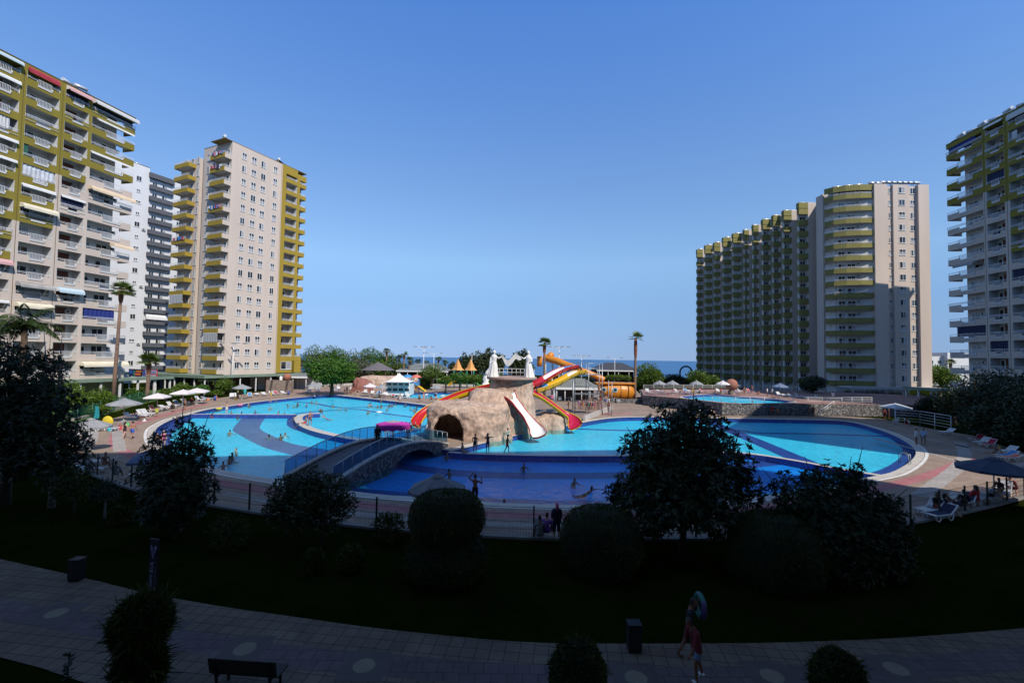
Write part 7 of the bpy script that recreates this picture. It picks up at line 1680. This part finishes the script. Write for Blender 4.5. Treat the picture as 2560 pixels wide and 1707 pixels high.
person(540, 1000, 'sit', 'bikini', 'red', 20, 'bather in red beside the blue litter bin', skin=1); person(1380, 1006, 'stand', 'dressed', 'navy', 200, 'person in pink passing the snack bar', c2='pink', skin=1); person(1414, 990, 'stand', 'dressed', 'black', 10, 'snack bar customer in a red top', c2='red', skin=1)
for i, (px, py) in enumerate(((876, 984), (888, 986), (940, 992), (948, 993), (995, 1000), (960, 994), (1078, 999), (1090, 999), (1118, 1000))): person(px, py, ('sit', 'seat', 'lie')[i % 3], ('bikini', 'shorts')[i % 2], cq[(i*5) % 11], None, 'sunbather among the loungers on the far deck', z=.38 if i % 3 else .02, skin=i % 3, group='sunbathers among the loungers on the far deck')
# the two walkers on the walkway
w1 = person(1722, 1640, 'carry', 'dressed', 'black', 70, 'walker in dark shorts carrying a turquoise swim ring on the shoulder', c2='black', skin=2, h=1.0)
w2 = person(1742, 1697, 'walk_bent', 'dressed', 'denim', -75, 'walker in denim shorts and white slippers on the stone walkway', c2='maroon', skin=2, h=1.0)
sl_ = MB()
I = body('walk_bent')[1]
for q in '01':
    a = I['an'+q]; sl_.box(a.x-.055, a.x+.055, a.y-.2, a.y+.06, a.z-.085, a.z-.05); sl_.box(a.x-.056, a.x+.056, a.y-.13, a.y-.05, a.z-.05, a.z+.0)
sl_.build('slippers', cm_('white'), w2)
I = body('carry')[1]; hp = I['hd0']; wp = w1.matrix_basis if False else Matrix.Rotation(R(70), 4, 'Z')
ring_c = Vector(w1.location)+(wp @ (hp+Vector((-.02, -.05, .05)))); rg = thing('swim_ring', 'turquoise and violet swim ring held on the shoulder of the front walker', 'swim ring', ring_c); q = MB()
q.tube([(.0, .3*math.cos(a*PI/12), .3*math.sin(a*PI/12)-.18) for a in range(25)], .075, 10); q.build('tube', M('dull turquoise vinyl', (.02, .14, .13), .5), rg); q = MB(); q.tube([(.0, .3*math.cos(a*PI/12), .3*math.sin(a*PI/12)-.18) for a in range(9, 16)], .079, 10); q.build('stripe', M('dull violet vinyl', (.07, .05, .16), .5), rg)
for (px, py, c, l) in ((600, 1013, 'pink', 'pink swim ring floating near the far left rim'), (548, 1022, 'yellow', 'yellow swim ring near the left rim'), (948, 1031, 'white', 'white float in the far left pool')):
    p = G(px, py, WZ); r_ = thing('swim_ring', l, 'swim ring', p); q = MB(); q.tube([(.35*math.cos(a*PI/10), .35*math.sin(a*PI/10), .06) for a in range(21)], .12, 8); q.build('tube', cm_(c), r_)
# ------------------------------------------------------------------ low buildings and playgrounds between the pool and the sea
roofg = M('grey metal roofing', (.16, .17, .16), .6, .2, .5); roofd = M('dark slate roofing', (.05, .05, .055), .6, .2, .5); fascia = M('white fascia', (.62, .62, .6), .6, .1); thatch = M('grey thatch', (.12, .11, .12), .95, .3, 3, bmp=.5)
def hip(mb, x0, x1, y0, y1, z0, z1, mi=0, k=.3):
    w_ = (y1-y0)*.5; a = min(w_, (x1-x0)*k); mb.add([(x0, y0, z0), (x1, y0, z0), (x1, y1, z0), (x0, y1, z0), (x0+a, (y0+y1)/2, z1), (x1-a, (y0+y1)/2, z1)], [(0, 1, 5, 4), (1, 2, 5), (2, 3, 4, 5), (3, 0, 4), (3, 2, 1, 0)], mi)
def pavilion(name, label, pxl, pxr, Y, depth, zr0, zr1, roof, wallm, z=0, posts=6, cat='pavilion'):
    a, c = AT(pxl, 930, Y), AT(pxr, 930, Y); root = thing(name, label, cat, (a.x, Y, z)); Lx = c.x-a.x; q = MB(); hip(q, 0, Lx, -1.2, depth, zr0, zr1); q.build('roof', roof, root)
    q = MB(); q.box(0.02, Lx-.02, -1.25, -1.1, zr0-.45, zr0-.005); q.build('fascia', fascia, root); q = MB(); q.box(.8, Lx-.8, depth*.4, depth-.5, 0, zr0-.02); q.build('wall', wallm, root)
    for i in range(posts): q = MB(); x = .5+(Lx-1)*i/(posts-1); q.tube([(x, -.9, 0), (x, -.9, zr0-.02)], .1, 8); q.build('post', white_paint, root)
    return root
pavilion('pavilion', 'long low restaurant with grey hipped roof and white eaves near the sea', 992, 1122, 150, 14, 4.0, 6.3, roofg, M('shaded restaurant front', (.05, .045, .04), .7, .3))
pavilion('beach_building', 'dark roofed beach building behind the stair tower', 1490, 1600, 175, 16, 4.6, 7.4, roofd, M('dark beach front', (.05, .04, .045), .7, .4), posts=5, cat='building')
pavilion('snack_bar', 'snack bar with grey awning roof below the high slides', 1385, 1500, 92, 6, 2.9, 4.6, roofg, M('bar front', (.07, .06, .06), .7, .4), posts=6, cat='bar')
pavilion('arcade_shop', 'low white shop with wide eaves right of the mustard wing', 700, 775, 112, 9, 3.3, 4.0, roofg, M('white shop wall', (.5, .5, .5), .7, .1), posts=3, cat='shop')
pavilion('garden_shelter', 'brick and timber shelter with white awning in front of the mustard tower', 505, 570, 100, 5, 2.9, 3.3, fascia, M('brick shelter wall', (.2, .09, .06), .8, .3, 3), posts=4, cat='shelter')
p = AT(972, 940, 150); rt = thing('gazebo', 'round grey thatched gazebo above the rocky mound', 'gazebo', (AT(945, 940, 128).x, 128, 0)); q = MB(); q.lathe([(4.6, 4.6), (3.2, 5.3), (1.4, 6.2), (.05, 6.9)], 20); q.build('roof', thatch, rt)
for i in range(8): q = MB(); a = 2*PI*i/8; q.tube([(4.0*math.cos(a), 4.0*math.sin(a), 0), (4.0*math.cos(a), 4.0*math.sin(a), 4.75)], .12, 6); q.build('post', bark, rt)
rm = thing('rock_mound', 'low pinkish rock grotto left of the kiosk', 'artificial rock', (0, 0, 0)); c = AT(972, 945, 122); lump('mound', rm, c.x, 122, 9, 4, 3.3, 2.4, 90, 16, .7, .35, 21); c = AT(905, 960, 108); lump('boulder', rm, c.x, 108, 2.4, 1.6, 3.3, 2.0, 60, 12, .5, .5, 22, mat=M('red rock', (.26, .11, .09), .9, .3, 1))
# kiosk with peaked canopy
a = AT(962, 975, 100); kx = thing('kiosk', 'white poolside kiosk with a peaked white canopy', 'kiosk', (a.x, 100, 0)); q = MB(); q.box(0, 5.4, .6, 4.5, 0, 2.9); q.build('wall', fascia, kx)
for i in range(4): q = MB(); q.box(.3+i*1.3, 1.2+i*1.3, .55, .6, 2.2, 2.55); q.box(.3+i*1.3, 1.3+i*1.3, .54, .6, .9, 1.5); q.build('window', darkglass, kx)
q = MB(); n = 10
for j in range(n):
    for i in range(4):
        t0, t1 = j/n, (j+1)/n; f = lambda t: (1-t)**2*1.9; cs = [(-3, -3), (3, -3), (3, 3), (-3, 3)]
        A_, B_ = cs[i], cs[(i+1) % 4]; q.quad((2.7+A_[0]*t1, 1.6+A_[1]*t1, 2.95+f(t1)), (2.7+B_[0]*t1, 1.6+B_[1]*t1, 2.95+f(t1)), (2.7+B_[0]*t0, 1.6+B_[1]*t0, 2.95+f(t0)), (2.7+A_[0]*t0, 1.6+A_[1]*t0, 2.95+f(t0)))
q.build('canopy', M('white canopy cloth', (.64, .64, .64), .8, .05), kx)
for x in (-.25, 5.65): q = MB(); q.tube([(x, -1.3, 0), (x, -1.3, 2.95)], .09, 8); q.build('post', white_paint, kx)
hut = MB(); 
# playgrounds
def play(px, Y, label, roofs, bodyc, s=1.0):
    a = AT(px, 950, Y); root = thing('playground_tower', label, 'playground', (a.x, Y, 0)); 
    for i, (dx, mt, cone) in enumerate(roofs):
        q = MB(); q.lathe([(1.9*s, 5.2*s), (1.2*s, 5.9*s), (.02, 8.6*s if cone else 6.2*s)], 4 if cone else 8, (dx*s, 0, 0), smooth=False); q.build('roof', mt, root)
        for cx_ in (-1, 1):
            for cy_ in (-1, 1): q = MB(); q.tube([(dx*s+cx_*s, cy_*s, 0), (dx*s+cx_*s, cy_*s, 5.25*s)], .1*s, 6); q.build('post', bodyc[0], root)
        q = MB(); q.box((dx-1)*s, (dx+1)*s, -1*s, 1*s, 2.0*s, 2.2*s); q.build('platform', bodyc[1], root)
        q = MB(); q.box((dx-.95)*s, (dx+.95)*s, -1.05*s, -.95*s, 2.25*s, 3.5*s); q.build('panel', bodyc[2+i % 2], root)
    q = MB(); q.sweep(smooth([(1.5*s, -1, 2.3*s), (3.2*s, -1.4, 1.7*s), (4.6*s, -1.8, .7*s), (5.4*s, -2, .4*s)], 2), [(-.5, .35), (-.4, 0), (.4, 0), (.5, .35)], ups=True); q.build('chute', bodyc[4], root)
    q = MB(); q.tube(smooth([(-1.5*s, -1, 2.6*s), (-3.4*s, -1.4, 2.0*s), (-4.4*s, -1.6, .8*s)], 2), .55*s, 10); q.build('tube', bodyc[5], root)
orc = M('orange plastic roof', (.6, .3, .09), .5); blc = M('blue plastic', (.05, .25, .55), .5); rdc = M('coral plastic', (.55, .15, .1), .5); tel = M('teal plastic', (.03, .3, .25), .5); ylc = M('yellow plastic', (.6, .36, .02), .5); gnc = M('green plastic', (.05, .3, .08), .5)
play(1160, 128, 'playground tower with two pointed orange roofs', [(-1.9, orc, True), (1.9, orc, True)], (tel, blc, ylc, tel, gnc, ylc), .95); play(1030, 110, 'playground tower with a blue and a coral roof', [(-1.5, blc, False), (1.5, rdc, False)], (blc, rdc, ylc, blc, ylc, blc), .68)
for i, (px, py, l) in enumerate(((1215, 945, 'white plaster mermaid fountain figure left of the rock tower'),)):
    a = AT(px, py, 100); rt = thing('fountain_statue', l, 'statue', (a.x, 100, 0)); q = MB(); q.lathe([(1.6, 0), (1.5, .6), (.6, .8), (.5, 1.8), (1.0, 2.2), (.9, 2.8), (.5, 3.2), (.7, 3.9), (.45, 4.6)], 18, wob=lambda a_, i_: 1+.12*math.sin(a_*4+i_)); q.build('pedestal', marble, rt); q = MB(); q.tube(smooth([(0, 0, 4.5), (.3, 0, 5.4), (.9, 0, 6.2), (1.2, 0, 7.2), (.9, 0, 8.0)], 2), [.45]*5+[.4]*20, 8) if False else q.tube([(0, 0, 4.5), (.3, 0, 5.4), (.9, 0, 6.2), (1.2, 0, 7.2), (.9, 0, 8.0)], [.45, .42, .35, .55, .15], 10); q.build('figure', marble, rt)
# fountain wall with a terracotta ball
a = AT(664, 985, 102); fw_ = thing('stone_fountain', 'square stone fountain wall with a terracotta ball on top', 'fountain', (a.x, 102, 0)); q = MB(); q.box(0, 5.6, 0, 1.2, 0, 2.75); q.build('wall', M('brown stone blocks', (.22, .17, .14), .9, .35, 1.2, bmp=.6), fw_)
q = MB(); q.lathe([(.85*math.sin(PI*i/10)+.001, 3.5-.85*math.cos(PI*i/10)) for i in range(11)], 16, (4.4, .6, 0)); q.build('ball', M('terracotta', (.3, .12, .08), .8, .2, 2), fw_); q = MB(); q.lathe([(.3, 2.75), (.35, 3.2), (.2, 3.6), (.02, 3.7)], 10, (3.0, .6, 0)); q.build('finial', marble, fw_)
for x in (1.1, 4.6): q = MB(); q.add([(x, -.012, 2.7), (x+.5, -.012, 2.7), (x+.1, -.012, .6), (x-.3, -.012, .5)], [(0, 3, 2, 1)]); q.build('water_stain', M('wet stone', (.06, .05, .045), .5), fw_)
a = AT(1829, 975, 92); tb = thing('terracotta_ball', 'big terracotta ball beside the white parasol on the terrace', 'ornament', (a.x, 92, ter)); q = MB(); q.lathe([(1.15*math.sin(PI*i/12)+.001, 2.0-1.15*math.cos(PI*i/12)) for i in range(13)], 20); q.build('ball', MATS['terracotta'], tb); q = MB(); q.lathe([(.7, 0), (.7, .6), (.5, .95)], 14); q.build('pedestal', MATS['brown stone blocks'], tb)
# white houses at far right and beach arch
a = AT(2316, 930, 190); h_ = thing('white_house', 'white flat roofed house between the stepped block and the right tower', 'house', (a.x, 190, 0)); q = MB(); q.box(0, 8, 0, 10, 0, 12.2); q.box(7, 16, -2, 9, 0, 13.8); q.build('wall', white_paint, h_)
for x, z in ((2.2, 9), (5.6, 9), (2.2, 5.5), (5.6, 5.5)): window(h_, x, -.01, z, 1.6, 1.5, 'dark')
q = MB(); q.box(-.1, 8.1, -.1, 10, 12.2, 12.35); q.build('roof_edge', beige, h_); mkobj('water_heater', RHM, h_, (3, 3, 12.3), .3)
ga = AT(1715, 940, 165); g_ = thing('beach_arch', 'dark round arch sculpture at the beach left of the stepped block', 'arch', (ga.x, 165, 0)); q = MB(); q.tube([(2.2*math.cos(PI*i/12), 0, 4.4+2.2*math.sin(PI*i/12)) for i in range(13)], .3, 8); q.tube([(-2.2, 0, 0), (-2.2, 0, 4.4)], .3, 8); q.tube([(2.2, 0, 0), (2.2, 0, 4.4)], .3, 8); q.build('ring', M('dark arch', (.05, .05, .06), .6), g_)
# low walls and paths on the left lawn
lw = MB()
for (x0, y0, x1, y1, hh) in ((165, 1036, 260, 1024, .35), (270, 1002, 330, 990, .45), (180, 1050, 330, 1012, .3)):
    lw.obox(G(x0, y0, hh/2), G(x1, y1, hh/2), .4, hh)
tag(lw.build('garden_wall', M('pale garden wall', (.36, .29, .25), .85, .15, 1)), 'low pale garden wall edging the left lawn', 'wall')
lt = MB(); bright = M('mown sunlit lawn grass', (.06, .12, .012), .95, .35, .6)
poly = [G(*p) for p in ((120, 1072), (240, 1044), (330, 1016), (430, 992), (560, 980), (640, 965), (700, 960), (620, 950), (420, 960), (300, 985), (150, 1020), (60, 1060))]
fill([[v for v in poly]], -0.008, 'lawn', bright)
stone_w = MB(); 
for i, (px, py) in enumerate(((1170, 1100), (1190, 1098))): pass
# marble-like seat wall curving behind the slide queue
cw = [G(1460, 1052), G(1490, 1040), G(1515, 1030), G(1530, 1022)]
sw = MB()
for a, c in zip(cw, cw[1:]): sw.obox(a+Vector((0, 0, .35)), c+Vector((0, 0, .35)), .3, .7)
tag(sw.build('seat_wall', M('pale stone wall', (.4, .37, .35), .8, .15, 1)), 'low pale curved wall beside the slide queue', 'wall')
# long pale kerb wall behind the far deck
kw = MB(); kp = [G(760, 968), G(900, 962), G(1190, 966), G(1330, 972)]
for a, c in zip(kp, kp[1:]): kw.obox(a+Vector((0, 0, .3)), c+Vector((0, 0, .3)), .5, .6)
tag(kw.build('deck_wall', MATS['pale stone wall']), 'long low pale wall along the back of the far deck', 'wall')
